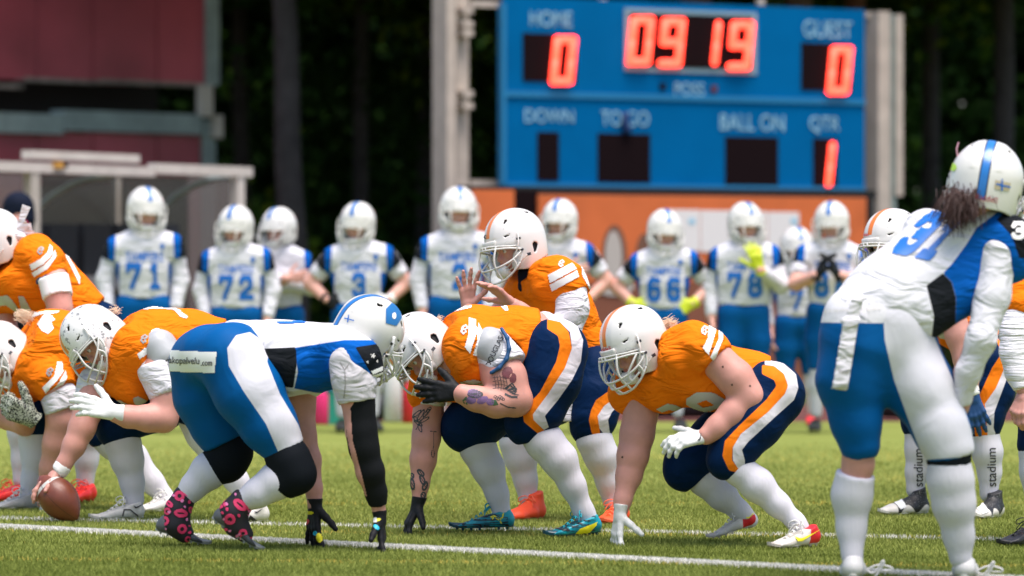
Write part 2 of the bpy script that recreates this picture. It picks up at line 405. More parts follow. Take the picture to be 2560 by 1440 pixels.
# ---------------------------------------------------------------- helmet template (x forward, y left, z up)
PROF = [(-0.3, 0.3), (0.3, 0.3), (0.3, -0.018), (0.128, -0.018), (0.085, -0.026), (0.062, -0.045), (0.055, -0.072), (0.072, -0.098), (0.093, -0.116), (0.086, -0.139), (0.03, -0.150), (-0.015, -0.137), (-0.06, -0.118), (-0.105, -0.112), (-0.3, -0.118)]
def helmet_shell(h=0.004, inner=False):
    ax = [np.arange(-0.17, 0.17, h), np.arange(-0.145, 0.145, h), np.arange(-0.17, 0.165, h)]
    X = ax[0][:, None, None]; Y = ax[1][None, :, None]; Z = ax[2][None, None, :]
    s = 0.012 if inner else 0.0
    c = np.where(Z > 0, 0.145 - s, 0.27); a = np.where(X > 0, 0.146, 0.150) - s; b = 0.121 - s
    e = np.sqrt((X / a) ** 2 + (Y / b) ** 2 + (Z / c) ** 2)
    if not inner:      # a raised crown ridge and a shallow step over the ear
        e = e - 0.025 * np.exp(-((np.abs(Y) - 0.043) / 0.012) ** 2) * (Z > 0.02) * 0.5 - 0.03 * np.exp(-((Z + 0.012) / 0.02) ** 2) * (X > 0.06)
    d = (e - 1) * 0.125
    shell = np.maximum(d, -(d + (0.007 if not inner else 0.014)))
    pr = poly_sd(ax[0][:, None], ax[2][None, :], PROF if not inner else [(x * 0.985 - 0.004, z * 0.98 + 0.006) for x, z in PROF])[:, None, :]
    G = np.maximum(shell, -pr)
    if not inner:
        def slot(x0, z0, x1, z1, r, both=True, ymin=0.04):
            nonlocal G
            ex, ez = x1 - x0, z1 - z0; t = np.clip(((X - x0) * ex + (Z - z0) * ez) / (ex * ex + ez * ez), 0, 1)
            dd = np.sqrt((X - x0 - t * ex) ** 2 + (Z - z0 - t * ez) ** 2) - r * (1.25 - 0.6 * t)
            dd = np.maximum(dd, ymin - np.abs(Y)); G = np.maximum(G, -dd)
        slot(-0.026, -0.050, -0.020, -0.074, 0.0120)       # ear hole
        slot(-0.064, 0.104, -0.044, 0.110, 0.0034, ymin=0.02)
        slot(0.066, 0.094, 0.084, 0.080, 0.0032, ymin=0.03)
        slot(0.100, 0.022, 0.082, 0.026, 0.0028, ymin=0.05)
    G = G.astype(np.float32)
    G[0] = G[-1] = 0.5; G[:, 0] = G[:, -1] = 0.5; G[:, :, 0] = G[:, :, -1] = 0.5
    V, Fc = nets(G, np.array([ax[0][0], ax[1][0], ax[2][0]]), h)
    return V, Fc
def helmet_attrs(V):
    fr = np.where(V[:, 0] > 0, V[:, 2] - 0.030, V[:, 2] + 0.085)
    out = np.linalg.norm(V / np.array([0.146, 0.121, 0.2]), axis=1)
    ay = np.abs(V[:, 1])
    fb = np.where(V[:, 0] > 0, V[:, 2] - 0.062, V[:, 2] + 0.085); return {'so': np.minimum(0.0145 - ay, fr), 'sb': np.minimum(0.0125 - ay, fb), 'sk': np.minimum(0.0170 - ay, fb)}
HV, HF = helmet_shell(0.0042); HA = helmet_attrs(HV)
def hmesh(m): return mesh_from('helmet_shell', HV, HF, [m], attrs=HA)
HM = {'o': hmesh(HELM_O), 'c': hmesh(HELM_C), 'b': hmesh(HELM_B)}
PV, PF = helmet_shell(0.007, True); PADMESH = mesh_from('helmet_padding', PV, PF, [PADM])
def mir(p): return [(x, -y, z) for x, y, z in p]
def mask_mesh(kind):
    b = MB(); r = 0.0048
    def bar(pts, rr=r): b.tube(pts, rr, 7, 4)
    def sym(half): return mir(half)[::1] + half[::-1][1:] if False else half + mir(half)[::-1][1:]
    A = [(0.058, 0.129, -0.052), (0.105, 0.112, -0.036), (0.150, 0.075, -0.026), (0.172, 0.035, -0.022), (0.176, 0, -0.021)]
    A2 = [(0.072, 0.122, -0.032), (0.118, 0.098, -0.022), (0.152, 0.062, -0.012), (0.168, 0.03, -0.008), (0.171, 0, -0.007)]
    B = [(0.058, 0.129, -0.058), (0.108, 0.118, -0.088), (0.155, 0.088, -0.106), (0.188, 0.042, -0.114), (0.195, 0, -0.116)]
    C = [(0.078, 0.124, -0.108), (0.112, 0.108, -0.142), (0.142, 0.072, -0.170), (0.160, 0.035, -0.180), (0.164, 0, -0.182)]
    for q in (A, B, C): bar(sym(q))
    bar(sym(A2), 0.004)
    for s_ in (1, -1):
        f = lambda p: [(x, y * s_, z) for x, y, z in p]
        bar(f([(0.156, 0.068, -0.022), (0.176, 0.066, -0.065), (0.178, 0.062, -0.110), (0.150, 0.052, -0.174)]))
        bar(f([(0.150, 0.066, -0.010), (0.157, 0.066, -0.026)]))
        bar(f([(0.172, 0.012, -0.008), (0.177, 0.014, -0.022)]))
        bar(f([(0.108, 0.118, -0.088), (0.100, 0.118, -0.118), (0.112, 0.108, -0.142)]))
        bar(f([(0.058, 0.129, -0.055), (0.066, 0.128, -0.085), (0.078, 0.124, -0.108)]), 0.0055)
    if kind != 'open':
        D_ = [(0.112, 0.108, -0.118), (0.150, 0.082, -0.140), (0.178, 0.040, -0.149), (0.184, 0, -0.151)]
        bar(sym(D_))
        bar([(0.195, 0, -0.116), (0.184, 0, -0.151), (0.164, 0, -0.182)])
    if kind == 'line':
        for s_ in (1, -1):
            f = lambda p: [(x, y * s_, z) for x, y, z in p]
            bar(f([(0.092, 0.118, -0.042), (0.125, 0.112, -0.068), (0.155, 0.088, -0.106), (0.150, 0.082, -0.14)]))
    return mesh_from('facemask', b.V, b.F, [MASKM])
MASKS = {k: mask_mesh(k) for k in ('open', 'mid', 'line')}
def strap_mesh():
    b = MB()
    for s_ in (1, -1):
        f = lambda p: [(x, y * s_, z) for x, y, z in p]
        b.tube(f([(0.112, 0.022, -0.142), (0.09, 0.08, -0.125), (0.06, 0.118, -0.100), (0.03, 0.127, -0.082)]), 0.0075, 6, 3, flat=0.3)
        b.tube(f([(0.112, 0.026, -0.130), (0.10, 0.085, -0.10), (0.078, 0.125, -0.045), (0.062, 0.128, -0.005), (0.05, 0.118, 0.030)]), 0.0068, 6, 3, flat=0.3)
    return mesh_from('chin_strap', b.V, b.F, [STRAPM])
STRAP = strap_mesh()
def cup_mesh():
    V, Fc = solid([dict(p=[(np.array([0.098, 0.02, -0.139]), np.array([0.098, -0.02, -0.139]), 0.031, 0.031)])], 0.004, sub=[(np.array([0.07, 0.03, -0.125]), np.array([0.07, -0.03, -0.125]), 0.032, 0.032)])
    return mesh_from('chin_cup', V, Fc, [STRAPM])
CUP = cup_mesh()
def buckle_mesh():
    b = MB()
    for s_ in (1,):
        b.box((0.060, 0.126 * s_, -0.001), (0.022, 0.005, 0.011)); 
    return mesh_from('buckle', b.V, b.F, [BUCK], smooth=False)
BUCKM = buckle_mesh()
b = MB(); b.box((0.028, 0.131, -0.083), (0.018, 0.005, 0.013)); BUCKM2 = mesh_from('lower_buckle', b.V, b.F, [BUCK], False)
b = MB(); b.tube([(0.060, 0.131, -0.055), (0.060, 0.139, -0.055)], 0.006, 8); SCREWM = mesh_from('screw', b.V, b.F, [BUCK], False)
def plate_mesh():
    b = MB(); V = []; Fc = []
    n = 13
    for k in range(n):
        t = (k / (n - 1) - 0.5) * 2 * 0.42
        for (rr, z) in ((0.152, -0.020), (0.158, -0.018), (0.158, 0.012), (0.152, 0.016)):
            V.append((math.cos(t) * rr, math.sin(t) * (rr - 0.02), z))
    for k in range(n - 1):
        for j in range(4): a = k * 4 + j; c = k * 4 + (j + 1) % 4; Fc.append((a, c, c + 4, a + 4))
    Fc += [(0, 1, 2, 3)[::-1], tuple((n - 1) * 4 + j for j in range(4))]
    return mesh_from('brow_plate', V, Fc, [MASKM])
PLATE = plate_mesh()
def cheek_mesh():
    b = []
    for s_ in (1,): b.append(solid([dict(p=[(np.array([0.055, 0.083 * s_, -0.075]), np.array([0.075, 0.078 * s_, -0.118]), 0.024, 0.021)])], 0.006))
    V, Fc = merge(b); return mesh_from('jaw_pad', V, Fc, [PADL])
CHEEK = cheek_mesh()
# ---------------------------------------------------------------- head template
A_ = lambda *p: np.array(p, float)
def head_geo(h):
    p = [(A_(-0.02, 0, 0.0), A_(0.012, 0, 0.012), 0.083, 0.080), (A_(0.03, 0, -0.05), A_(0.045, 0, -0.105), 0.060, 0.040, A_(0, 1, 0), 1.12),
         (A_(0.068, 0, -0.128), A_(0.076, 0, -0.126), 0.021, 0.018), (A_(0.078, 0.03, -0.022), A_(0.078, -0.03, -0.022), 0.015, 0.015),
         (A_(0.052, 0.042, -0.072), A_(0.060, 0.036, -0.075), 0.024, 0.024), (A_(0.052, -0.042, -0.072), A_(0.060, -0.036, -0.075), 0.024, 0.024),
         (A_(0.082, 0.012, -0.103), A_(0.082, -0.012, -0.103), 0.014, 0.014)]
    g1 = dict(p=p, k=0.03, sub=[(A_(0.104, 0.031, -0.044), A_(0.104, 0.031, -0.044), 0.0135, 0.0135), (A_(0.104, -0.031, -0.044), A_(0.104, -0.031, -0.044), 0.0135, 0.0135)])
    nose = dict(p=[(A_(0.090, 0, -0.042), A_(0.108, 0, -0.077), 0.008, 0.0115), (A_(0.096, 0.011, -0.080), A_(0.096, -0.011, -0.080), 0.008, 0.008)], k=0.012, join=0.012)
    lips = dict(p=[(A_(0.0955, 0.014, -0.0985), A_(0.0955, -0.014, -0.0985), 0.005, 0.005), (A_(0.0945, 0.012, -0.1085), A_(0.0945, -0.012, -0.1085), 0.0058, 0.0058)], k=0.004, join=0.006)
    ears = dict(p=[(A_(0.0, s * 0.083, -0.04), A_(0.004, s * 0.085, -0.068), 0.014, 0.010) for s in (1, -1)], k=0.004, join=0.012)
    V, Fc = solid([g1, nose, lips, ears], h, k=0.03)
    lip = 0.0085 - np.sqrt((np.abs(V[:, 1]) / 2.6) ** 2 + (V[:, 2] + 0.1035) ** 2) - np.maximum(0, 0.088 - V[:, 0])
    return V, Fc, lip
HEADF = head_geo(0.0048); HEADC = head_geo(0.009)
def sph(r, n=10):
    V = []; Fc = []
    for i in range(n + 1):
        for j in range(n * 2):
            a = math.pi * i / n; c = math.pi * j / n; V.append((r * math.cos(a), r * math.sin(a) * math.cos(c), r * math.sin(a) * math.sin(c)))
    for i in range(n):
        for j in range(n * 2):
            k = (j + 1) % (2 * n); Fc.append((i * 2 * n + j, (i + 1) * 2 * n + j, (i + 1) * 2 * n + k, i * 2 * n + k))
    return V, Fc
_v, _f = sph(0.0118); EYE = mesh_from('eye', _v, _f, [EYEW], attrs={'iris': [x[0] - 0.0103 for x in _v]})
def brow_mesh():
    b = MB()
    for s_ in (1, -1): b.tube([(0.0945, 0.012 * s_, -0.027), (0.095, 0.028 * s_, -0.021), (0.088, 0.045 * s_, -0.027)], 0.0032, 5, 3, flat=0.6, r2=0.0015)
    return mesh_from('eyebrows', b.V, b.F, [BROWM])
BROW = brow_mesh()
# ---------------------------------------------------------------- shoe template (heel at the origin, toe along x)
def shoe_geo(h, high=False):
    w = A_(0, 1, 0)
    up = dict(p=[(A_(0.032, 0, 0.036), A_(0.10, 0.0, 0.034), 0.033, 0.035), (A_(0.10, 0, 0.034), A_(0.195, 0.006, 0.022), 0.034, 0.026, w, 1.45), (A_(0.195, 0.006, 0.022), A_(0.243, 0.004, 0.019), 0.027, 0.020, w, 1.5),
                (A_(0.035, 0, 0.045), A_(0.050, 0, 0.135 if high else 0.088), 0.034, 0.036), (A_(0.07, 0, 0.065), A_(0.155, 0, 0.036), 0.028, 0.022)],
              k=0.03, cuts=[(A_(0, 0, 0.012), A_(0, 0, -1)), (A_(0.04, 0, 0.125 if high else 0.080), nrm((0.30, 0, 1)))])
    V, Fc = solid([up], h)
    at = {'heel': 0.085 - V[:, 0] - 0.25 * V[:, 2], 'toe': V[:, 0] - 0.19, 'low': 0.030 + 0.02 * np.sin(V[:, 0] * 60) - V[:, 2], 'side': 0.5 - np.abs(V[:, 2] - 0.03) * 0}
    return V, Fc, at
def sole_geo():
    b = MB(); out = []
    for i in range(28):
        a = 2 * math.pi * i / 28; x = 0.134 + 0.137 * math.cos(a); wd_ = 0.040 + 0.006 * math.cos(a) - 0.010 * math.exp(-((x - 0.10) / 0.035) ** 2)
        y = wd_ * math.sin(a) * (abs(math.sin(a)) ** -0.25 if abs(math.sin(a)) > 1e-3 else 1)
        out.append((x, y + 0.004 * (x > .12)))
    lift = lambda x: 0.012 * max(0, (x - 0.2) / 0.07) ** 2
    V = [(x, y, 0.009 + lift(x)) for x, y in out] + [(x * 1.0, y * 1.02, 0.019 + lift(x)) for x, y in out] + [(x, y * 0.9, 0.024 + lift(x)) for x, y in out]
    n = 28; Fc = [tuple(range(n))[::-1], tuple(range(2 * n, 3 * n))]
    for r in range(2):
        for i in range(n): j = (i + 1) % n; Fc.append((r * n + i, r * n + j, (r + 1) * n + j, (r + 1) * n + i))
    b.add(V, Fc)
    for x, y in ((0.025, 0.018), (0.025, -0.018), (0.06, 0.02), (0.06, -0.02), (0.14, 0.033), (0.14, -0.028), (0.175, 0.036), (0.175, -0.03), (0.21, 0.03), (0.21, -0.02), (0.235, 0.005)):
        b.tube([(x, y, 0.012 + lift(x)), (x, y, 0.0 + lift(x) * 0.8)], 0.0075, 6, r2=0.005)
    return b.V, b.F
def lace_geo(bow=True):
    b = MB()
    for i in range(5):
        x = 0.092 + i * 0.019; z = 0.0935 - i * 0.0125; w_ = 0.016
        b.tube([(x, -w_, z - 0.004), (x + 0.004, 0, z + 0.0035), (x + 0.010, w_, z - 0.007)], 0.0024, 5, 3)
        b.tube([(x, w_, z - 0.004), (x + 0.004, 0, z + 0.0045), (x + 0.010, -w_, z - 0.007)], 0.0024, 5, 3)
    if bow:
        z = 0.096
        for s_ in (1, -1):
            b.tube([(0.09, 0, z), (0.10, 0.02 * s_, z + 0.014), (0.115, 0.045 * s_, z + 0.004), (0.11, 0.05 * s_, z - 0.014), (0.095, 0.02 * s_, z - 0.002), (0.09, 0, z)], 0.0023, 5, 4)
            b.tube([(0.09, 0, z), (0.105, 0.025 * s_, z - 0.004), (0.12, 0.046 * s_, z - 0.035)], 0.0022, 5, 3)
    return b.V, b.F
SH = {False: shoe_geo(0.0045), True: shoe_geo(0.0045, True)}; SHC = shoe_geo(0.009); SOLE = sole_geo(); LACE = lace_geo()
SOLEM = {}; _sm = {}
def shared(key, fn):
    if key not in _sm: _sm[key] = fn()
    return _sm[key]
# ---------------------------------------------------------------- hands
def hand_prims(wr, f, n, t, size=1.0, curl=(.3, .3, .3, .35), spread=0.15, th=0.0, fat=1.0, thumb_curl=0.3):
    f = nrm(f); n = np.asarray(n, float); n = nrm(n - f * (n @ f)); t = np.asarray(t, float); tt = np.cross(n, f); tt = tt if tt @ t > 0 else -tt; t = nrm(tt)
    S = size; p = []; wr = np.asarray(wr, float)
    off = (0.031, 0.0105, -0.0105, -0.029); fw = (0.088, 0.092, 0.088, 0.080); rr = (0.0100, 0.0102, 0.0096, 0.0086)
    ll = (0.97, 1.06, 1.0, 0.80)
    for i in range(4):
        kn = wr + f * fw[i] * S + t * off[i] * S
        p.append((wr + f * 0.012 * S + t * off[i] * 0.55 * S, kn, 0.0145 * S * fat, 0.0118 * S * fat))
        sp = spread * (1.0, 0.28, -0.35, -1.05)[i]; b = nrm(f * math.cos(sp) + t * math.sin(sp)); a = 0; q = kn
        for j, L in enumerate((0.042, 0.027, 0.021)):
            a += curl[i] * (0.9, 1.1, 0.7)[j]
            d = b * math.cos(a) + n * math.sin(a); e = q + d * L * S * ll[i]
            r0 = rr[i] * S * fat * (1, .93, .85)[j]; p.append((q, e, r0, r0 * 0.93)); q = e
    b0 = wr + f * 0.020 * S + t * 0.022 * S + n * 0.006 * S
    d = nrm(f * 0.62 + t * 0.75 + n * th); e = b0 + d * 0.046 * S; p.append((b0, e, 0.0165 * S * fat, 0.0128 * S * fat))
    d2 = nrm(d + f * 0.45 * thumb_curl + n * thumb_curl * 0.5); e2 = e + d2 * 0.034 * S; p.append((e, e2, 0.0122 * S * fat, 0.0112 * S * fat))
    d3 = nrm(d2 + f * 0.5 * thumb_curl); p.append((e2, e2 + d3 * 0.027 * S, 0.0112 * S * fat, 0.0092 * S * fat))
    return p
# ---------------------------------------------------------------- a person
class Person:
    def __init__(s, D, name_uv, label, cat='player', group=None, fine=True, mask='mid', team='o'):
        s.D = D; s.fine = fine; s.h = 0.0105 if fine else 0.016; s.team = team; s.maskk = mask
        w = W(name_uv[0], name_uv[1], D); s.org = np.array([w[0], D, 0.0])
        s.root = empty('person', s.org, label, cat, group); s.extra = []; s.arms = []; s.geo = {}
    def P(s, u, v, dd=0.0): return W(u, v, s.D + dd)
    def R(s, r): return r * s.D / F
    def ch(s, nodes, w=None, ratio=1.0, k=1.0):
        pr = []; n = [(s.P(a[0], a[1], a[2]), s.R(a[3]) * k) for a in nodes]
        if len(n) == 1: n = n * 2
        for i in range(len(n) - 1):
            q = (n[i][0], n[i + 1][0], n[i][1], n[i + 1][1])
            if w is not None: q = q + (nrm(w), ratio)
            pr.append(q)
        return pr
    def cut(s, a, b, t=1.0):
        """plane at fraction t from a to b, keeps the a side"""
        A = s.P(*a[:3]); B = s.P(*b[:3]); return (A + (B - A) * t, nrm(B - A))
    def reg(s, V, poly, dd0=0.0, dd1=None):
        u, v = to_px(V); r = poly_sd(u, v, poly) * s.D / F
        r = np.minimum(r, s.D + dd0 - V[:, 1])
        return r
    def solid(s, name, groups, m, h=None, regions=None, noise=None, k=0.03, parent=None, sub=(), cuts=(), keep=None):
        V, Fc = solid(groups, h or s.h, k=k, noise=noise, sub=sub, cuts=cuts)
        at = {}
        for kk, fn in (regions or {}).items():
            if callable(fn): at[kk] = fn(V)
            elif len(fn) == 2 and isinstance(fn[1], (int, float)): at[kk] = s.reg(V, fn[0], fn[1])
            else: at[kk] = np.max([s.reg(V, q[0], q[1]) for q in fn], axis=0)
        me = mesh_from(name, V - s.org, Fc, [m], attrs=at); o = ob(name, me, parent or s.root)
        s.geo[keep or name] = (V, Fc); o['_k'] = 0; del o['_k']
        return o
    def frame(s, fwd, up):
        x = nrm(fwd); z = np.asarray(up, float); z = nrm(z - x * (z @ x)); y = np.cross(z, x); return x, y, z
    def head(s, u, v, dd, fwd, up=(0, 0, 1), roll=0, scale=1.0, helmet='o', cup=True, buckle=True, cheek=True, brow=True):
        x, y, z = s.frame(fwd, up); c = s.P(u, v, dd); s.hc = c; s.hx = (x, y, z)
        M = Matrix(((x[0] * scale, y[0] * scale, z[0] * scale, c[0] - s.org[0]), (x[1] * scale, y[1] * scale, z[1] * scale, c[1] - s.org[1]), (x[2] * scale, y[2] * scale, z[2] * scale, c[2] - s.org[2]), (0, 0, 0, 1)))
        R = np.stack([x, y, z], 1)
        HV_, HF_, lip = HEADF if s.fine else HEADC
        s.extra.append((HV_ @ R.T * scale + c, HF_, lip)); s.R3 = R; s.hs = scale
        if helmet:
            o = ob('helmet', HM[helmet], s.root); o.matrix_local = M @ Matrix.Diagonal((1, 1.09, 1, 1)); s.helmet = o
            ob('facemask', MASKS[s.maskk], o); ob('padding', PADMESH, o); ob('chin_strap', STRAP, o)
            if cup: ob('chin_cup', CUP, o)
            for sg in (1, -1):
                for nm, mm in ((('buckle', BUCKM), ('buckle', BUCKM2), ('screw', SCREWM)) if buckle and s.fine else ()) + ((('jaw_pad', CHEEK),) if cheek else ()):
                    q = ob(nm, mm, o); q.scale = (1, sg, 1)
            ob('brow_plate', PLATE, o)
            s.hbvh = bvh((HV * np.array([1, 1.09, 1])) @ R.T * scale + c, HF)
        if s.fine:
            for sg in (1, -1):
                e = ob('eye', EYE, s.root); e.matrix_local = M @ Matrix.Translation((0.0845, 0.031 * sg, -0.0435))
            if brow: e = ob('eyebrows', BROW, s.root); e.matrix_local = M
    def body(s, chains, m=None, k=0.02, extra_groups=(), leg=.86):
        """chains: list of node lists (skin radii); each limb blends into the trunk"""
        prims = []
        for i, c in enumerate(chains):
            w = None; r = 1.0; kk = leg if i >= len(chains) - 4 else 1.0
            if isinstance(c, dict): w = c['w']; r = c['r']; c = c['c']; kk = .86
            prims += s.ch(c, w, r, kk)
        if hasattr(s, 'hc'):
            x, y, z = s.hx; a = s.hc - z * 0.09 * s.hs - x * 0.012; nb = s.neck if hasattr(s, 'neck') else None
            if nb is not None: prims.append((a, nb, 0.056, 0.066))
        V, Fc = solid([dict(p=prims, k=k)] + list(extra_groups), s.h, k=k, noise=[(17, .0012, 2)])
        lip = np.full(len(V), -1.0); parts = [(V, Fc)]; lips = [lip]
        for v, f, l in s.extra: parts.append((v, f)); lips.append(l)
        V, Fc = merge(parts); s.geo['body'] = (V, Fc)
        return ob('body', mesh_from('body', V - s.org, Fc, [m or (skinmat() if s.fine else skinmat('skin_far', (0.72, 0.38, 0.30)))], attrs={'lip': np.concatenate(lips)}), s.root)
    def hand(s, u, v, dd, f, n, t, glove=None, size=1.0, fat=1.0, back=None, name='glove', cuff=0.045, regions=None, **kw):
        wr = s.P(u, v, dd); h = 0.0036 if s.fine else 0.008
        p = hand_prims(wr, f, n, t, size * (1.05 if glove else 1.0), fat=fat * (1.08 if glove else 1.0), **kw)
        b = nrm(back) if back is not None else -nrm(f)
        p.append((wr + b * cuff, wr + nrm(f) * 0.02, 0.029 * size * (1.1 if glove else 0.90), 0.023 * size * (1.05 if glove else 1), nrm(np.cross(nrm(n), nrm(f))), 1.25))
        g = dict(p=p, k=0.010, cuts=[(wr + b * cuff * 0.9, b)])
        if not glove:
            V, Fc = solid([g], h); s.extra.append((V, Fc, np.full(len(V), -1.0))); return None
        return s.solid(name, [g], glove, h=h, k=0.010, keep='hand%d' % len(s.geo), regions=regions)
    def shoe(s, heel, toe, m, solem, near=True, style='low', lace=None, up=(0, 0, 1), sgn=-1, pitch=None, L=0.272, bow=True, flat=True):
        a = s.P(*heel); b = s.P(*toe); 
        if flat: a[2] = max(a[2], 0.0); b[2] = max(b[2], 0.0)
        d = b - a; ip = math.hypot(d[0], d[2])
        if ip < L: b = b + np.array([0, sgn * math.sqrt(L * L - ip * ip) - d[1], 0]) if abs(d[1]) < 1e-6 else b
        d = b - a; sc = float(np.clip(np.linalg.norm(d) / 0.27, 0.8, 1.12)); x, y, z = s.frame(d, up)
        M = Matrix(((x[0] * sc, y[0] * sc, z[0] * sc, a[0] - s.org[0]), (x[1] * sc, y[1] * sc, z[1] * sc, a[1] - s.org[1]), (x[2] * sc, y[2] * sc, z[2] * sc, a[2] - s.org[2]), (0, 0, 0, 1)))
        V, Fc, at = (SH[style == 'high'] if s.fine else SHC)
        o = ob('shoe', shared(('shoe', style == 'high', s.fine, m.name), lambda: mesh_from('shoe', V, Fc, [m], attrs=at)), s.root); o.matrix_local = M
        ob('sole', shared(('sole', solem.name), lambda: mesh_from('sole', SOLE[0], SOLE[1], [solem], smooth=False)), o)
        if lace and s.fine: ob('laces', shared(('lace', lace.name), lambda: mesh_from('laces', LACE[0], LACE[1], [lace])), o)
        R = np.stack([x, y, z], 1) * sc
        s.geo['shoe%d' % sum(1 for g in s.geo if g.startswith('shoe'))] = (V @ R.T + a, Fc)
        return o
    def bv(s, *names):
        V, Fc = merge([s.geo[n] for n in names]); return bvh(V, Fc)
    def print(s, name, on, mask, m, parent=None, step=1.8, off=0.0028, jump=0.03):
        b = s.hbvh if on == 'helmet' else s.bv(*([on] if isinstance(on, str) else on))
        p = parent or s.root
        return decal(name, b, mask, m, p if p is s.root else p, s.org, step, off, jump)
    def hair(s, at, dirs, n, L, col, r=0.0035, spreadv=0.03, seed=1, name='hair', wild=.16, curl=.12):
        rg = np.random.default_rng(seed); b = MB(); a = s.P(*at)
        for _ in range(n):
            d = nrm(np.array(dirs) + rg.normal(size=3) * wild); p = a + rg.normal(size=3) * spreadv; l = L * rg.uniform(.5, 1.1)
            q = [p]
            for j in range(4): d = nrm(d + rg.normal(size=3) * curl + np.array([0, 0, -0.14])); q.append(q[-1] + d * l / 4)
            b.tube([x - s.org for x in q], r * rg.uniform(.5, 1), 4, 2, r2=0.0006)
        return b.build(name, col, s.root, True)
# ================================================================ THE SETTING
def plane_obj(name, x0, x1, y0, y1, z, m, nx=1, ny=1):
    V = []; Fc = []
    for j in range(ny + 1):
        for i in range(nx + 1): V.append((x0 + (x1 - x0) * i / nx, y0 + (y1 - y0) * j / ny, z))
    for j in range(ny):
        for i in range(nx): a = j * (nx + 1) + i; Fc.append((a, a + 1, a + nx + 2, a + nx + 1))
    return tag(ob(name, mesh_from(name, V, Fc, [m], False)), kind='structure')
def ground_mat(name, c1, c2, sc, c3=None, bumpd=0.01, stretch=(1, 1, 1), thin=None):
    m = bpy.data.materials.new(name); m.use_nodes = True; N = m.node_tree.nodes; L = m.node_tree.links; p = N['Principled BSDF']
    p.inputs['Roughness'].default_value = 0.95; p.inputs['Specular IOR Level'].default_value = 0.0
    g = N.new('ShaderNodeNewGeometry'); mp = N.new('ShaderNodeMapping'); mp.inputs['Scale'].default_value = stretch; L.new(g.outputs['Position'], mp.inputs[0])
    a = N.new('ShaderNodeTexNoise'); a.inputs['Scale'].default_value = sc; a.inputs['Detail'].default_value = 8; a.inputs['Roughness'].default_value = 0.7; L.new(mp.outputs[0], a.inputs['Vector'])
    r = N.new('ShaderNodeValToRGB'); r.color_ramp.elements[0].position = 0.35; r.color_ramp.elements[1].position = 0.68
    r.color_ramp.elements[0].color = (*c1, 1); r.color_ramp.elements[1].color = (*c2, 1); L.new(a.outputs[0], r.inputs[0]); cur = r.outputs[0]
    if c3:
        b = N.new('ShaderNodeTexNoise'); b.inputs['Scale'].default_value = 1.1; b.inputs['Detail'].default_value = 4; L.new(mp.outputs[0], b.inputs['Vector'])
        mr = N.new('ShaderNodeMapRange'); mr.inputs['From Min'].default_value = 0.45; mr.inputs['From Max'].default_value = 0.75; L.new(b.outputs[0], mr.inputs['Value'])
        mx = N.new('ShaderNodeMix'); mx.data_type = 'RGBA'; L.new(mr.outputs[0], mx.inputs[0]); L.new(cur, mx.inputs[6]); mx.inputs[7].default_value = (*c3, 1); cur = mx.outputs[2]
    L.new(cur, p.inputs['Base Color'])
    bu = N.new('ShaderNodeBump'); bu.inputs['Strength'].default_value = 0.8; bu.inputs['Distance'].default_value = bumpd; L.new(a.outputs[0], bu.inputs['Height']); L.new(bu.outputs[0], p.inputs['Normal'])
    return m
M_TURF = ground_mat('turf_base', (0.060, 0.115, 0.022), (0.15, 0.22, 0.05), 55, (0.19, 0.27, 0.065))
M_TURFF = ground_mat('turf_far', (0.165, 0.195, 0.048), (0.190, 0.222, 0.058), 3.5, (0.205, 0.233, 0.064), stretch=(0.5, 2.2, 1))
M_TRACK = ground_mat('track_rubber', (0.10, 0.045, 0.042), (0.14, 0.06, 0.055), 30)
M_SOIL = ground_mat('rough_ground', (0.015, 0.022, 0.008), (0.05, 0.065, 0.02), 3, (0.09, 0.11, 0.03))
M_LINE = ground_mat('line_paint', (0.55, 0.54, 0.48), (0.80, 0.78, 0.72), 70)
plane_obj('ground', -150, 150, -20, 400, -0.030, M_SOIL)
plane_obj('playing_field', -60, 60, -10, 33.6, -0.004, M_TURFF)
plane_obj('running_track', -60, 60, 33.6, 38.2, -0.012, M_TRACK)
# painted lines, as thin ragged strips plus their own white fibres
def gp(u, v): d = F * CH / (v - HY); return np.array([(u - CX) * d / F, d])
LINES = [(gp(-500, 1295), gp(2750, 1464), 0.060), (gp(-400, 1291), gp(2900, 1361), 0.014)]
for a, b, w_ in LINES:
    n = 420; d = nrm(b - a); q = np.array([-d[1], d[0]]); V = []; Fc = []
    for i in range(n + 1):
        c = a + (b - a) * i / n; j1, j2 = rng.normal(size=2) * 0.008
        V += [(*(c + q * (w_ / 2 + j1)), 0.0005), (*(c - q * (w_ / 2 + j2)), 0.0005)]
    for i in range(n): k = 2 * i; Fc.append((k, k + 1, k + 3, k + 2))
    tag(ob('field_line', mesh_from('field_line', V, Fc, [M_LINE], False)), kind='structure')
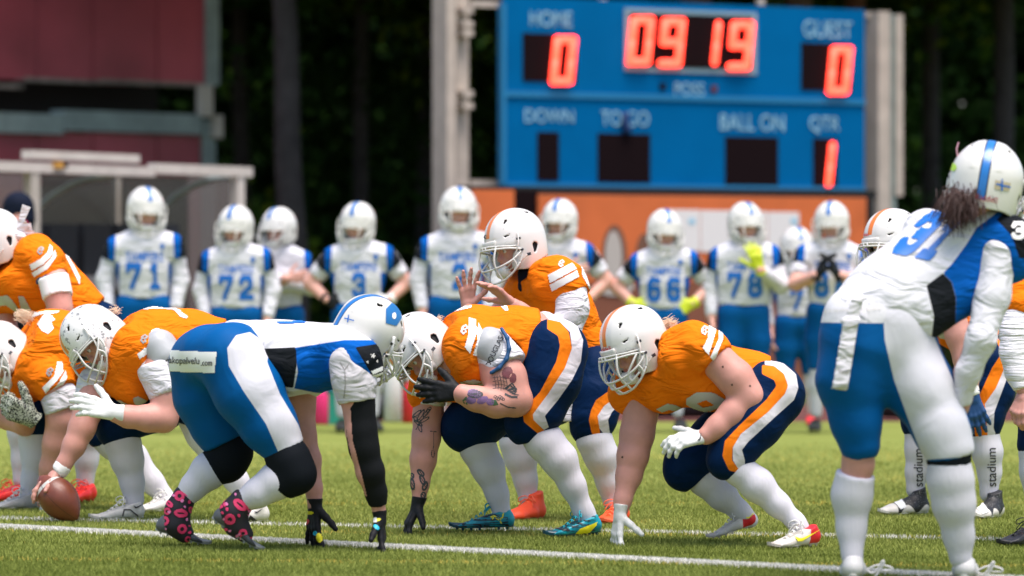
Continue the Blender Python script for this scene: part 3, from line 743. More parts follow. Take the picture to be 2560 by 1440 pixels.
# turf fibres
def blade_mat(name, cols):
    m = bpy.data.materials.new(name); m.use_nodes = True; N = m.node_tree.nodes; L = m.node_tree.links; p = N['Principled BSDF']
    p.inputs['Roughness'].default_value = 0.7; p.inputs['Specular IOR Level'].default_value = 0.04
    a = N.new('ShaderNodeAttribute'); a.attribute_name = 'tone'; r = N.new('ShaderNodeValToRGB')
    e = r.color_ramp.elements; e[0].position = cols[0][0]; e[0].color = (*cols[0][1], 1); e[1].position = cols[-1][0]; e[1].color = (*cols[-1][1], 1)
    for pz, c in cols[1:-1]: x = e.new(pz); x.color = (*c, 1)
    L.new(a.outputs['Fac'], r.inputs[0]); L.new(r.outputs[0], p.inputs['Base Color']); return m
def blades(name, X, Y, m, hgt, wid, tone, label):
    n = len(X); r = np.random.default_rng(5); a = r.uniform(0, 2 * np.pi, n); hh = hgt * r.uniform(0.55, 1.15, n); w_ = wid * r.uniform(0.7, 1.3, n)
    V = np.zeros((n, 3, 3), np.float32); lx = r.normal(size=n) * hgt * 0.42; ly = r.normal(size=n) * hgt * 0.42
    V[:, 0] = np.stack([X - np.cos(a) * w_ / 2, Y - np.sin(a) * w_ / 2, np.full(n, -0.002)], 1)
    V[:, 1] = np.stack([X + np.cos(a) * w_ / 2, Y + np.sin(a) * w_ / 2, np.full(n, -0.002)], 1)
    V[:, 2] = np.stack([X + lx, Y + ly, hh], 1)
    Fc = np.arange(3 * n).reshape(n, 3)
    me = mesh_from(name, V.reshape(-1, 3), Fc, [m], False, attrs={'tone': np.repeat(tone, 3)})
    return tag(ob(name, me), label, 'grass' if 'line' not in name else 'line', kind='stuff')
M_BL = blade_mat('turf_fibre', [(0.0, (0.085, 0.105, 0.016)), (0.35, (0.150, 0.185, 0.038)), (0.7, (0.272, 0.308, 0.076)), (0.9, (0.38, 0.40, 0.12)), (1.0, (0.62, 0.46, 0.10))])
M_BW = blade_mat('line_fibre', [(0.0, (0.45, 0.46, 0.36)), (0.5, (0.74, 0.72, 0.66)), (1.0, (0.84, 0.83, 0.80))])
def line_dist(X, Y):
    o = []
    for a, b, w_ in LINES:
        d = nrm(b - a); o.append(np.abs(-(X - a[0]) * d[1] + (Y - a[1]) * d[0]) / w_)
    return o
nb = 680000
Yb = 14.6 + (30.0 - 14.6) * rng.random(nb) ** 1.3; kp_ = rng.random(nb) > (Yb - 22.0) / 7.5; Yb = Yb[kp_]; nb = len(Yb); Xb = (rng.random(nb) * 2 - 1) * (Yb * 0.1245 + 0.25)
ld = line_dist(Xb, Yb); inl = np.minimum(ld[0], ld[1]) < 0.5
cl = wob(Xb, Yb, np.zeros(nb), 3.0, 3) * 0.10 + wob(Xb, Yb * 0.4, np.zeros(nb), 14.0, 4) * 0.10
tone = np.clip(0.48 + 0.030 * np.clip(Yb - 16.5, 0, 9) + cl + rng.normal(size=nb) * 0.13, 0, 0.97)  # farther blades get brighter tones, painting in lit tips seen at grazing angle
yl = np.abs(Yb - (18.9 - 0.12 * Xb)) < 0.05; tone[yl & (rng.random(nb) < .25)] = 1.0
yl = np.abs(Yb - (17.0 - 0.10 * Xb)) < 0.06; tone[yl & (rng.random(nb) < .22)] = 1.0
yl = np.abs(Yb - (21.4 + 0.02 * Xb)) < 0.10; tone[yl & (rng.random(nb) < .20)] = 1.0
dk = np.abs(Yb - (17.75 - 0.26 * Xb)) < 0.05; tone[dk] = np.clip(tone[dk] - 0.28, 0, 1)
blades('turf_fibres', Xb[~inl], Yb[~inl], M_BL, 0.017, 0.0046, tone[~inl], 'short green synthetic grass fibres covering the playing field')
nw = 90000; X_ = []; Y_ = []
for (a, b, w_), cnt in zip(LINES, (64000, 4200)):
    t = rng.random(cnt); c = a[None] + (b - a)[None] * t[:, None]; d = nrm(b - a); q = np.array([-d[1], d[0]])
    c = c + q * (rng.normal(size=cnt) * w_ * 0.33)[:, None]; X_.append(c[:, 0]); Y_.append(c[:, 1])
X_ = np.concatenate(X_); Y_ = np.concatenate(Y_); kp = np.abs(X_) < Y_ * 0.1245 + 0.25; X_, Y_ = X_[kp], Y_[kp]
blades('line_fibres', X_, Y_, M_BW, 0.022, 0.006, np.clip(0.6 + rng.normal(size=len(X_)) * 0.25, 0, 1), 'white painted grass fibres of the yard lines')
# ---------------------------------------------------------------- a vertical board or wall seen obliquely
class PF:
    def __init__(s, u1, d1, u2, d2):
        s.a = np.array([(u1 - CX) * d1 / F, d1]); s.b = np.array([(u2 - CX) * d2 / F, d2]); s.t = nrm(s.b - s.a); s.n = np.array([s.t[1], -s.t[0]])
        if s.n[1] > 0: s.n = -s.n
    def sz(s, u, v, out=0.0):
        a = s.a + s.n * out; k = (u - CX) / F   # (a + t*q): x = k*y
        q = (k * a[1] - a[0]) / (s.t[0] - k * s.t[1]); y = a[1] + s.t[1] * q
        return q, CH - (v - HY) * y / F
    def pt(s, q, z, out=0.0): p = s.a + s.t * q + s.n * out; return np.array([p[0], p[1], z])
    def box(s, mb, q0, q1, z0, z1, o0, o1):
        V = [s.pt(q, z, o) for q in (q0, q1) for o in (o0, o1) for z in (z0, z1)]
        return mb.add(V, [(0, 1, 3, 2), (4, 6, 7, 5), (0, 4, 5, 1), (2, 3, 7, 6), (0, 2, 6, 4), (1, 5, 7, 3)])
    def pbox(s, mb, u0, u1, v0, v1, o0, o1):
        q0, _ = s.sz(u0, v0, o1); q1, _ = s.sz(u1, v0, o1); um = (u0 + u1) / 2; z1 = s.sz(um, v0, o1)[1]; z0 = s.sz(um, v1, o1)[1]
        return s.box(mb, q0, q1, z0, z1, o0, o1)
    def part(s, name, m, parent, o0, o1, *rects, smooth=False):
        b = MB()
        for r in rects: s.pbox(b, *r, o0, o1)
        return b.build(name, m, parent)
def text_on(pf, name, txt, u0, u1, v0, v1, out, m, parent, bold=0.0):
    cu = bpy.data.curves.new('t', 'FONT'); cu.body = txt; cu.extrude = 0.01; cu.offset = bold
    o = bpy.data.objects.new('t', cu); COL.objects.link(o); dg = bpy.context.evaluated_depsgraph_get(); me = o.evaluated_get(dg).to_mesh()
    co = np.array([v.co[:] for v in me.vertices]); fs = [tuple(p.vertices) for p in me.polygons]
    o.evaluated_get(dg).to_mesh_clear(); bpy.data.objects.remove(o); bpy.data.curves.remove(cu)
    mn, mx = co.min(0), co.max(0); c = (co - mn) / (mx - mn); q0, za = pf.sz(u0, v0, out); q1, zb = pf.sz(u1, v1, out)
    V = [pf.pt(q0 + (q1 - q0) * p[0], zb + (za - zb) * p[1], out + 0.006 * p[2]) for p in c]
    return ob(name, mesh_from(name, V, fs, [m], False), parent)
def wob_mat(name, c, rough=0.6, **k): return mat(name, c, rough, **k)
# ---------------------------------------------------------------- dark red grandstand wall
M_RED = mat('red_cladding', (0.40, 0.062, 0.085), 0.42, vary=0.30, vscale=0.9, bump=(3, 0.2, 0.02)); M_STEEL = mat('grey_green_steel', (0.26, 0.32, 0.30), 0.6, vary=0.2, vscale=4)
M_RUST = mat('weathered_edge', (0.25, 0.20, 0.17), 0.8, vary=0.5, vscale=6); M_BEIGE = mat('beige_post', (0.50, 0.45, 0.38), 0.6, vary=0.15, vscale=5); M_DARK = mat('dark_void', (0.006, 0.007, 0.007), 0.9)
gs = PF(0, 48.0, 520, 50.2); st = empty('grandstand', gs.pt(0, 0), 'tall dark red clad grandstand wall with grey green steel frame', 'building')
LOC = lambda o, r: None
def under(parent_loc, o):
    o.location = [-x for x in parent_loc]; return o
gl = list(st.location)
uu = [-900, -560, -330, -110, 92, 232, 392, 517]
for i in range(len(uu) - 1):
    under(gl, gs.part('wall_panel', M_RED, st, 0, 0.05 + 0.006 * (i % 2), (uu[i] + 1.5, uu[i + 1] - 1.5, -420, 196 + 0.02 * (uu[i] + uu[i+1])/2)))
    under(gl, gs.part('wall_panel', M_RED, st, 0, 0.05 + 0.006 * (i % 2), (uu[i] + 1.5, uu[i + 1] - 1.5, 330 + 0.035 * max(0, uu[i]) * .5, 1010)))
under(gl, gs.part('edge_trim', M_RUST, st, -0.1, 0.06, (-900, 60, 192, 203), (61, 250, 196, 207), (251, 518, 202, 213)))
under(gl, gs.part('cross_beam', M_STEEL, st, -0.1, 0.16, (-900, 160, 268, 320), (162, 505, 280, 331)))
under(gl, gs.part('corner_post', M_STEEL, st, -0.1, 0.10, (518, 549, -420, 213), (508, 540, 300, 1010)))
under(gl, gs.part('short_post', M_BEIGE, st, 0.10, 0.2, (505, 533, 214, 292)))
under(gl, gs.part('bracket', M_BEIGE, st, 0.10, 0.2, (540, 558, 288, 345)))
under(gl, gs.part('recess_shade', M_DARK, st, -1.6, -0.9, (-900, 395, 190, 290)))  # near-black block stands in for the shade inside the open gap
under(gl, gs.part('back_wall', M_RED, st, -6.0, -5.9, (-900, 380, -420, 1000)))
# ---------------------------------------------------------------- team dugout with clear panes
dg_ = PF(0, 36.0, 630, 39.4); du = empty('dugout', dg_.pt(0, 0), 'team dugout with white roof beam and smoky clear panes before the red wall', 'shelter'); dl = list(du.location)
M_WB = mat('cream_metal', (0.62, 0.56, 0.50), 0.5, vary=0.12, vscale=5); M_PANE = mat('smoky_pane', (0.20, 0.17, 0.16), 0.18, alpha=0.55); M_SEAT = mat('dark_seat', (0.012, 0.014, 0.02), 0.6)
M_PANE2 = mat('smoky_pane_dark', (0.05, 0.05, 0.045), 0.2, alpha=0.72); M_CONC = mat('concrete', (0.42, 0.38, 0.35), 0.85, vary=0.2, vscale=4)
D = lambda name, m, o0, o1, *r: under(dl, dg_.part(name, m, du, o0, o1, *r))
D('roof_beam', M_WB, -0.05, 0.05, (-420, 388, 402, 427)); D('roof_beam', M_WB, -0.05, 0.05, (392, 632, 413, 438))
D('sign_plate', M_WB, -0.03, 0.06, (75, 350, 381, 402)); D('roof_lamp', mat('amber_lamp', (0.6, 0.3, 0.05), 0.4), 0.05, 0.09, (142, 160, 405, 420)); D('roof_lamp', M_SEAT, 0.05, 0.09, (161, 170, 405, 420))
for q in ((78, 100), (594, 612)): D('post', M_BEIGE if q[0] < 200 else M_WB, -0.04, 0.04, (q[0], q[1], 425, 1045))
D('post', M_BEIGE, -1.3, -1.24, (292, 304, 430, 720)); D('post', M_BEIGE, -1.3, -1.24, (-60, -40, 430, 720))
for a, b in ((-400, -60), (-40, 76), ): D('pane', M_PANE, -1.22, -1.21, (a, b, 428, 700))
D('pane', M_PANE2, -1.22, -1.21, (104, 292, 440, 690)); D('pane', M_PANE2, -1.22, -1.21, (306, 470, 440, 690)); D('pane', M_PANE, -1.22, -1.21, (472, 596, 440, 1000))
D('roof_sheet', M_PANE, -0.9, -0.06, (-400, 620, 431, 434))
D('ledge', M_CONC, -1.3, -0.9, (-400, 470, 690, 722)); D('back_board', mat('taupe_board', (0.19, 0.17, 0.15), 0.8, vary=0.2, vscale=3), -1.5, -1.42, (104, 470, 470, 1040))
for k in range(9):
    b = MB(); u = -300 + k * 85
    dg_.pbox(b, u, u + 68, 560, 690, -1.1, -1.02); dg_.pbox(b, u, u + 68, 735, 760, -1.05, -0.6); under(dl, b.build('seat', M_SEAT, du))
for k in range(3):
    b = MB(); pts = []
    for t in range(9):
        a = t / 8 * math.pi / 2; q, z = dg_.sz((-120, 290, 600)[k], 440, 0); pts.append(dg_.pt(q, z - 1.0 + 1.0 * math.sin(a), -1.2 + 1.15 * (1 - math.cos(a)) * 1.0))
    b.tube(pts, 0.03, 6); under(dl, b.build('arched_rib', M_STEEL, du, True))
# ---------------------------------------------------------------- scoreboard
sb = PF(1258, 42.0, 2162, 44.1); sr = empty('scoreboard', sb.pt(0, 0), 'blue electronic scoreboard on beige posts showing 09 19 and two zeros', 'scoreboard'); s_l = list(sr.location)
M_SBB = mat('scoreboard_blue', (0.0, 0.118, 0.31), 0.8, vary=0.08, vscale=2, spec=.03); M_WIN = mat('display_window', (0.010, 0.005, 0.006), 0.8, spec=.05); M_LED = mat('red_led', (0.8, 0.02, 0.01), 0.5, emit=((1.0, 0.055, 0.030), 1.5))
M_LET = mat('pale_lettering', (0.30, 0.56, 0.68), 0.7, vary=.35, vscale=14); M_GREY = mat('timer_frame', (0.22, 0.36, 0.42), 0.5); M_OLDW = mat('old_white_post', (0.50, 0.42, 0.35), 0.7, vary=0.15, vscale=5)
S = lambda name, m, o0, o1, *r: under(s_l, sb.part(name, m, sr, o0, o1, *r))
S('cabinet', M_SBB, -0.05, 0.0, (1258, 2162, 8, 244)); S('cabinet', M_SBB, -0.05, 0.0, (1258, 2162, 247, 478))
S('cabinet_trim', mat('teal_trim', (0.003, 0.17, 0.36), 0.5), -0.06, 0.03, (1256, 2164, 462, 482)); S('cabinet_trim', MATS['teal_trim'], -0.06, 0.022, (1256, 2164, 238, 252)); S('cabinet_trim', MATS['teal_trim'], -0.06, 0.03, (1255, 1266, 8, 480))
for r in ((1308, 1442, 84, 204), (2004, 2130, 108, 226), (1344, 1398, 330, 452), (1495, 1626, 334, 456), (1814, 1946, 342, 464), (2034, 2094, 346, 470)): S('display_window', M_WIN, 0.0, 0.012, r)
S('timer_frame', M_GREY, 0.0, 0.02, (1563, 1892, 26, 182)); S('display_window', M_WIN, 0.02, 0.03, (1574, 1882, 36, 170))
SEGS = {'0': 'abcdef', '1': 'bc', '9': 'abcdfg'}
def led(ch, u, v, w_, h_, r, sl_=10):
    seg = dict(a=((0, 1), (1, 1)), b=((1, 1), (1, .5)), c=((1, .5), (1, 0)), d=((0, 0), (1, 0)), e=((0, 0), (0, .5)), f=((0, .5), (0, 1)), g=((0, .5), (1, .5)))
    b = MB()
    for s_ in SEGS[ch]:
        (x0, y0), (x1, y1) = seg[s_]; pts = []
        for x, y in ((x0, y0), (x1, y1)):
            q, z = sb.sz(u + x * w_ + (y - .5) * sl_, v + (1 - y) * h_, 0.04); pts.append(sb.pt(q, z, 0.045))
        mid = (pts[0] + pts[1]) / 2; b.tube([pts[0], mid, pts[1]], r, 10)
        for p_ in pts:
            bv_, bf_ = sph(r * 0.98, 5); b.add([(p_[0] + q_[0], p_[1] + q_[1], p_[2] + q_[2]) for q_ in bv_], bf_)
    return under(s_l, b.build('red_digit', M_LED, sr, True))
rl = 0.040
led('0', 1388, 99, 40, 104, rl); led('0', 1580, 50, 42, 104, rl); led('9', 1658, 54, 42, 104, rl); led('1', 1748, 60, 43, 96, rl * .9); led('9', 1830, 62, 42, 104, rl); led('0', 2080, 124, 38, 104, rl); led('1', 2036, 362, 40, 98, rl * .85)
for t, u0, u1, v0, v1 in (('HOME', 1325, 1430, 26, 68), ('GUEST', 2008, 2130, 50, 96), ('POSS', 1686, 1760, 206, 240), ('DOWN', 1312, 1434, 272, 308), ('TO GO', 1502, 1622, 276, 316), ('BALL ON', 1800, 1960, 284, 328), ('QTR', 2024, 2098, 290, 334)):
    under(s_l, text_on(sb, 'lettering', t, u0, u1, v0, v1, 0.006, M_LET, sr, -0.004))
for u, v, m in ((1658, 216, M_WIN), (1786, 222, mat('dim_lamp', (0.10, 0.02, 0.03), 0.5))): S('possession_lamp', m, 0.0, 0.02, (u - 7, u + 7, v - 8, v + 8))
b = MB(); q, z = sb.sz(1565, 300, 0.03); b.tube([sb.pt(q, z + .07, .03), sb.pt(q - .01, z - .02, .035), sb.pt(q + .02, z - .12, .03)], 0.035, 8, 3, r2=0.05); under(s_l, b.build('blue_patch', mat('dark_blue_patch', (0.002, 0.03, 0.12), 0.6), sr, True))
S('post', M_OLDW, -0.35, -0.05, (1117, 1140, -60, 1010)); S('post', M_OLDW, -0.35, -0.15, (1142, 1172, -60, 1010)); S('post', M_OLDW, -0.35, -0.05, (2196, 2226, 28, 1030)); S('post', M_STEEL, -0.4, -0.15, (2228, 2240, 36, 1030)); S('post', M_OLDW, -0.4, -0.12, (2241, 2258, 36, 490))
S('dark_gap_strip', M_DARK, -0.5, -0.3, (2168, 2192, 40, 500))  # near-black strip fills the dark gap beside the right post
S('rail', M_OLDW, -0.3, -0.2, (1176, 1256, 2, 18)); S('rail', M_OLDW, -0.3, -0.2, (1176, 1256, 450, 470)); S('rail', M_OLDW, -0.3, -0.2, (2166, 2196, 30, 44))
for v in (18, 52, 74, 226, 256): S('clamp', M_OLDW, -0.15, 0.0, (1160, 1184, v, v + 16))
for u in (1510, 1905): S('lifting_eye', M_OLDW, -0.1, -0.04, (u - 7, u + 7, -4, 12))
# ---------------------------------------------------------------- orange banner fence below
bf = PF(1180, 40.4, 2170, 42.6); br = empty('banner_fence', bf.pt(0, 0), 'orange banner fence under the scoreboard with pale oval emblem', 'fence'); b_l = list(br.location)
M_BAN = mat('banner_orange', (0.62, 0.135, 0.030), 0.7, vary=0.14, vscale=1.2, fold=(1.2, 0.5, 0.08, (1, 1, 0.5))); M_BAN2 = mat('banner_brown', (0.22, 0.07, 0.035), 0.7, vary=0.12, vscale=2); M_PAP = mat('notice_sheet', (0.74, 0.70, 0.68), 0.7); M_EMB = mat('emblem_grey', (0.45, 0.40, 0.36), 0.7); M_EMB2 = mat('emblem_brown', (0.16, 0.07, 0.04), 0.7)
B = lambda name, m, o0, o1, *r: under(b_l, bf.part(name, m, br, o0, o1, *r))
B('banner', M_BAN, 0, 0.03, (1180, 1286, 474, 700)); B('banner', M_BAN, 0, 0.03, (1346, 2166, 490, 706)); B('dark_gap_sheet', M_WIN, -0.05, -0.01, (1286, 1346, 476, 700)); B('lower_panel', M_BAN2, 0, 0.03, (1180, 2166, 708, 985))  # lower part of the fence in a darker brown
B('top_shadow_strip', M_DARK, -0.3, -0.02, (1180, 2190, 470, 492)); B('post', M_DARK, -0.1, -0.01, (2168, 2184, 480, 1040)); B('post', M_STEEL, -0.1, -0.01, (1174, 1180, 480, 1040))  # near-black strip painted in as the shadow below the scoreboard
for r in ((1660, 1750, 524, 628), (1752, 1830, 526, 630), (1832, 1918, 528, 632), (1920, 1998, 530, 636)): B('notice_sheet', M_PAP, 0.03, 0.036, r)
for u in (1722, 1978): B('notice_mark', mat('pale_blue_mark', (0.30, 0.55, 0.70), 0.7), 0.036, 0.04, (u, u + 16, 546, 560))
def oval(u, v, a, b_, m, out, name):
    V = []; q0, z0 = bf.sz(u, v, out)
    for i in range(28): an = 2 * math.pi * i / 28; V.append(bf.pt(q0 + a * math.cos(an), z0 + b_ * math.sin(an), out))
    for i in range(28): V.append(V[i] - np.array([bf.n[0], bf.n[1], 0]) * 0.004)
    under(b_l, ob(name, mesh_from(name, V, [tuple(range(28))] + [(i, (i + 1) % 28, 28 + (i + 1) % 28, 28 + i) for i in range(28)], [m], False), br))
oval(1536, 640, 0.14, 0.30, M_EMB2, 0.035, 'emblem_ring'); oval(1534, 642, 0.095, 0.25, M_EMB, 0.040, 'emblem_oval'); oval(1612, 640, 0.10, 0.22, M_EMB2, 0.035, 'emblem_ring')
oval(1536, 716, 0.22, 0.09, M_EMB, 0.045, 'emblem_oval')
# ---------------------------------------------------------------- trees and woods
M_BARK = mat('bark', (0.050, 0.042, 0.040), 0.9, vary=0.35, vscale=5, bump=(14, 0.8, 0.03), fold=(6, 0.7, 0.03, (1, 1, 0.2))); M_BARK2 = mat('bark_brown', (0.14, 0.085, 0.06), 0.9, vary=0.3, vscale=5, bump=(14, 0.8, 0.03))
M_LEAF = blade_mat('leaf', [(0.0, (0.008, 0.022, 0.006)), (0.6, (0.026, 0.065, 0.012)), (0.85, (0.055, 0.12, 0.014)), (1.0, (0.13, 0.18, 0.015))])
def leaves(n, lo, hi, size, seed, clumps=None, tb=0.45):
    r = np.random.default_rng(seed); lo = np.array(lo, float); hi = np.array(hi, float)
    if clumps:
        cc = lo + (hi - lo) * r.random((clumps, 3)); ct = r.normal(size=clumps) * 0.22; ci = r.integers(0, clumps, n); c = cc[ci] + r.normal(size=(n, 3)) * np.array([.55, .5, .4]) * (hi[2] - lo[2]) ** .3 * .6; to = ct[ci]
    else: c = lo + (hi - lo) * r.random((n, 3)); to = np.zeros(n)
    a = r.normal(size=(n, 3)); a /= np.linalg.norm(a, axis=1)[:, None]; b = np.cross(a, r.normal(size=(n, 3))); b /= np.linalg.norm(b, axis=1)[:, None]
    s_ = size * r.uniform(.6, 1.3, n)[:, None]
    V = np.stack([c - a * s_, c - b * s_ * .5, c + a * s_, c + b * s_ * .5], 1).reshape(-1, 3)
    V[:, 2] = np.maximum(V[:, 2], 0.0)
    return V, np.arange(4 * n).reshape(n, 4), np.repeat(np.clip(tb + to + r.normal(size=n) * .15, 0, 1), 4)
def tree(u, d, w_, bark, seed, label, lean=0.0, ctop=12.0):
    x = (u - CX) * d / F; t = empty('tree', (x, d, 0), label, 'tree', None); r = random.Random(seed); b = MB(); r0 = w_ * d / F / 2
    pts = [(lean * z / 10 + r.uniform(-.02, .02), r.uniform(-.03, .03), z) for z in (-.05, .4, 1.2, 2.4, 3.8, 5.2, 7, 9, 11)]
    b.tube(pts, r0 * 1.12, 12, 3, r2=r0 * 0.55)
    for k in range(9):
        z = r.uniform(4.8, 10); a = r.uniform(0, 6.28); l = r.uniform(1.2, 2.6)
        b.tube([(lean * z / 10, 0, z), (lean * z / 10 + math.cos(a) * l * .5, math.sin(a) * l * .5, z + .3), (lean * z / 10 + math.cos(a) * l, math.sin(a) * l, z + .7)], r0 * .35, 6, 2, r2=.02)
    b.build('trunk', bark, t, True)
    V, Fc, to = leaves(5200, (-3.0, -2.6, 4.9), (3.0, 2.6, ctop), 0.20, seed, 46)
    V[:, 2] = np.maximum(V[:, 2], 4.6)
    ob('crown', mesh_from('crown', V, Fc, [M_LEAF], False, attrs={'tone': to}), t)
TR = [(742, 47.5, 74, M_BARK, 'thick grey brown tree trunk left of the scoreboard'), (1738, 49.5, 100, M_BARK2, 'tree behind the scoreboard timer'), (1990, 50, 80, M_BARK2, 'tree behind the scoreboard beside the timer right edge'),
      (2150, 51, 64, mat('bark_red', (0.15, 0.06, 0.035), 0.9, vary=0.3), 'reddish brown tree behind the right end of the scoreboard'), (905, 56, 44, M_BARK, 'slim dark tree between the thick trunk and the scoreboard'), (1062, 60, 50, M_BARK, 'slim dark tree next to the left scoreboard post'),
      (610, 57, 46, M_BARK, 'dark tree just right of the red grandstand'), (2330, 56, 52, M_BARK, 'dark tree right of the scoreboard posts'), (2500, 52, 60, M_BARK, 'dark tree at the right edge behind the white helmet'), (300, 60, 60, M_BARK, 'dark tree behind the red grandstand'), (1400, 58, 55, M_BARK, 'dark tree behind the left half of the scoreboard')]
for i, (u, d, w_, bk, lb) in enumerate(TR): tree(u, d, w_, bk, 40 + i, lb, lean=(-.35 if i == 0 else 0.1 * ((i % 3) - 1)))
V1 = leaves(30000, (-11, 60, 0.2), (11, 74, 9.5), 0.19, 91, 260, tb=0.40); V2 = leaves(52000, (-14, 72, -0.2), (14, 82, 14), 0.34, 92, None, tb=0.2)
V3 = leaves(7000, (-8.5, 53, 0.2), (8.5, 60, 5.2), 0.11, 93, 60, tb=0.62)
Vw, Fw = merge([(V1[0], V1[1]), (V2[0], V2[1]), (V3[0], V3[1])])
tag(ob('far_woods', mesh_from('far_woods', Vw, Fw, [M_LEAF], False, attrs={'tone': np.concatenate([V1[2], V2[2], V3[2]])})), 'dense dark green woods behind the field and scoreboard', 'woods', kind='stuff')
VH = leaves(16000, (-12, 46, 5.6), (12, 64, 9.5), 0.30, 94, 160, tb=0.35)  # leaves above the view, added to keep sky light off the woods
VH[0][:, 2] = np.maximum(VH[0][:, 2], 5.2)
tag(ob('shade_canopy', mesh_from('shade_canopy', VH[0], VH[1], [M_LEAF], False, attrs={'tone': VH[2]})), 'unseen leaf canopy added to shade the edge of the woods', 'woods', kind='stuff')
# ================================================================ THE PLAYERS
J_O = cloth('jersey_orange', ORANGE, f=(9, 0.9, 0.045, (0.8, 1.0, 1.8)))
P_O = cloth('pants_navy_striped', NAVY, [('wh', (0.64, 0.61, 0.64)), ('or', (0.82, 0.19, 0.008))], f=(6, 0.5, 0.04, (1.4, 1, 1.4)), rough=0.6)
SOCK = cloth('sock_white', (0.63, 0.61, 0.66), f=(30, 0.25, 0.008, (1.6, 1.6, .25)), rough=0.85)
NUM_S = mat('number_silver', (0.50, 0.50, 0.48), 0.5, vary=0.08); NUM_W = mat('print_white', (0.82, 0.81, 0.78), 0.5); LOGO_G = mat('badge_grey', (0.30, 0.28, 0.27), 0.4); LOGO_L = mat('badge_silver', (0.62, 0.60, 0.56), 0.4)
UND = cloth('undershirt_white', (0.67, 0.65, 0.68), f=(9, 0.8, 0.04, (1, 1, 2.5)))
DNAVY = cloth('dark_underlayer', (0.01, 0.014, 0.03)); PADG = mat('shoulder_pad_grey', (0.40, 0.41, 0.42), 0.45, vary=0.12, vscale=12); PADB = mat('pad_blue_edge', (0.004, 0.06, 0.17), 0.6)
GL_W = mat('glove_white', (0.70, 0.70, 0.67), 0.55, vary=0.12, vscale=40, bump=(60, 0.5, 0.003)); GL_K = mat('glove_black', (0.008, 0.009, 0.010), 0.6, spec=.2, bump=(70, 0.6, 0.003)); GL_N = mat('glove_navy', (0.004, 0.05, 0.16), 0.55)
GL_C = mat('glove_black_colourful', (0.008, 0.008, 0.010), 0.6, spec=.2, bump=(70, 0.5, 0.003)); GL_L = mat('glove_speckled', (0.36, 0.38, 0.30), 0.6, speck=(150, 0.5, (0.015, 0.017, 0.014), 1.0), bump=(60, 0.5, 0.003))
LACEW = mat('lace_white', (0.75, 0.74, 0.70), 0.7); INK = mat('tattoo_ink', (0.045, 0.05, 0.055), 0.6); PRK = mat('print_black', (0.015, 0.015, 0.02), 0.5); PRR = mat('print_red', (0.65, 0.02, 0.03), 0.5); PRB = mat('print_blue', (0.0, 0.13, 0.50), 0.5, vary=.05); PRY = mat('print_yellow', (0.85, 0.75, 0.01), 0.5)
HAIR_D = mat('hair_dark', (0.05, 0.018, 0.012), 0.5, vary=0.3, vscale=60); HAIR_B = mat('hair_blond', (0.80, 0.60, 0.42), 0.55, vary=0.2, vscale=60)
S_TEAL = mat('shoe_teal', (0.0, 0.30, 0.38), 0.4, [('low', (0.0, 0.22, 0.30))], bump=(60, 0.3, 0.002)); S_SOLT = mat('sole_dark_teal', (0.0, 0.05, 0.08), 0.4)
S_ORG = mat('shoe_orange_red', (0.95, 0.085, 0.02), 0.5, vary=0.06, bump=(60, 0.3, 0.002)); S_RED = mat('shoe_red', (0.75, 0.02, 0.015), 0.45, bump=(60, 0.3, 0.002))
S_WR = mat('shoe_white_red_heel', (0.60, 0.56, 0.50), 0.5, [('heel', (0.62, 0.008, 0.015))], vary=0.08, bump=(60, 0.4, 0.002)); S_SOLR = mat('sole_white_red', (0.50, 0.45, 0.40), 0.5)
S_GRY = mat('shoe_bone_white', (0.66, 0.64, 0.59), 0.6, vary=0.1, vscale=30, bump=(90, 0.4, 0.002)); S_SOLG = mat('sole_bone', (0.62, 0.60, 0.54), 0.5); S_BLK = mat('shoe_black', (0.015, 0.015, 0.017), 0.45, bump=(60, 0.3, 0.002)); S_SOLK = mat('sole_black', (0.01, 0.01, 0.012), 0.5)
S_HI = mat('shoe_black_over_white', (0.013, 0.013, 0.015), 0.55, [('low', (0.66, 0.62, 0.56)), ('toe', (0.66, 0.62, 0.56))], bump=(60, 0.3, 0.002), speck=(200, 0.64, (0.5, 0.5, 0.48), 0.5))
TAPE = mat('white_tape', (0.82, 0.80, 0.80), 0.7, bump=(30, 0.3, 0.003))
WF = [(14, 0.0022, 1), (34, 0.0011, 5)]; WJ = [(11, 0.004, 3), (27, 0.003, 9)]
def badge(p, on, u, v, s, m, rot=0.0, parent=None):
    """small shield badge: a hexagonal ring with an open curl"""
    c, sn = math.cos(rot), math.sin(rot)
    T = lambda q: [(u + (x * c - y * sn) * s, v + (x * sn + y * c) * s) for x, y in q]
    return p.print('badge', on, poly_mask([T([(-.5, -.6), (.1, -1), (.75, -.6), (.6, -.1), (.2, .0), (.55, .45), (-.1, 1), (-.75, .5), (-.7, -.2)]), T([(-.2, -.45), (.15, -.6), (.3, -.4), (-.05, -.1)]), T([(-.35, .1), (.05, .1), (.1, .5), (-.25, .5)])]), m, parent, step=1.6, off=0.004)
def stripes(p, on, polys, parent=None, m=None):
    for q in polys: p.print('sleeve_stripe', on, poly_mask([q]), m or NUM_W, parent, step=1.8, off=0.0035, jump=0.05)
def star(cx, cy, r, n=5, a0=0): return [(cx + (r if i % 2 == 0 else r * .45) * math.cos(a0 + math.pi * i / n), cy + (r if i % 2 == 0 else r * .45) * math.sin(a0 + math.pi * i / n)) for i in range(2 * n)]
def ell(cx, cy, a, b, rot=0, n=14): c, s_ = math.cos(rot), math.sin(rot); return [(cx + a * math.cos(t) * c - b * math.sin(t) * s_, cy + a * math.cos(t) * s_ + b * math.sin(t) * c) for t in [2 * math.pi * i / n for i in range(n)]]
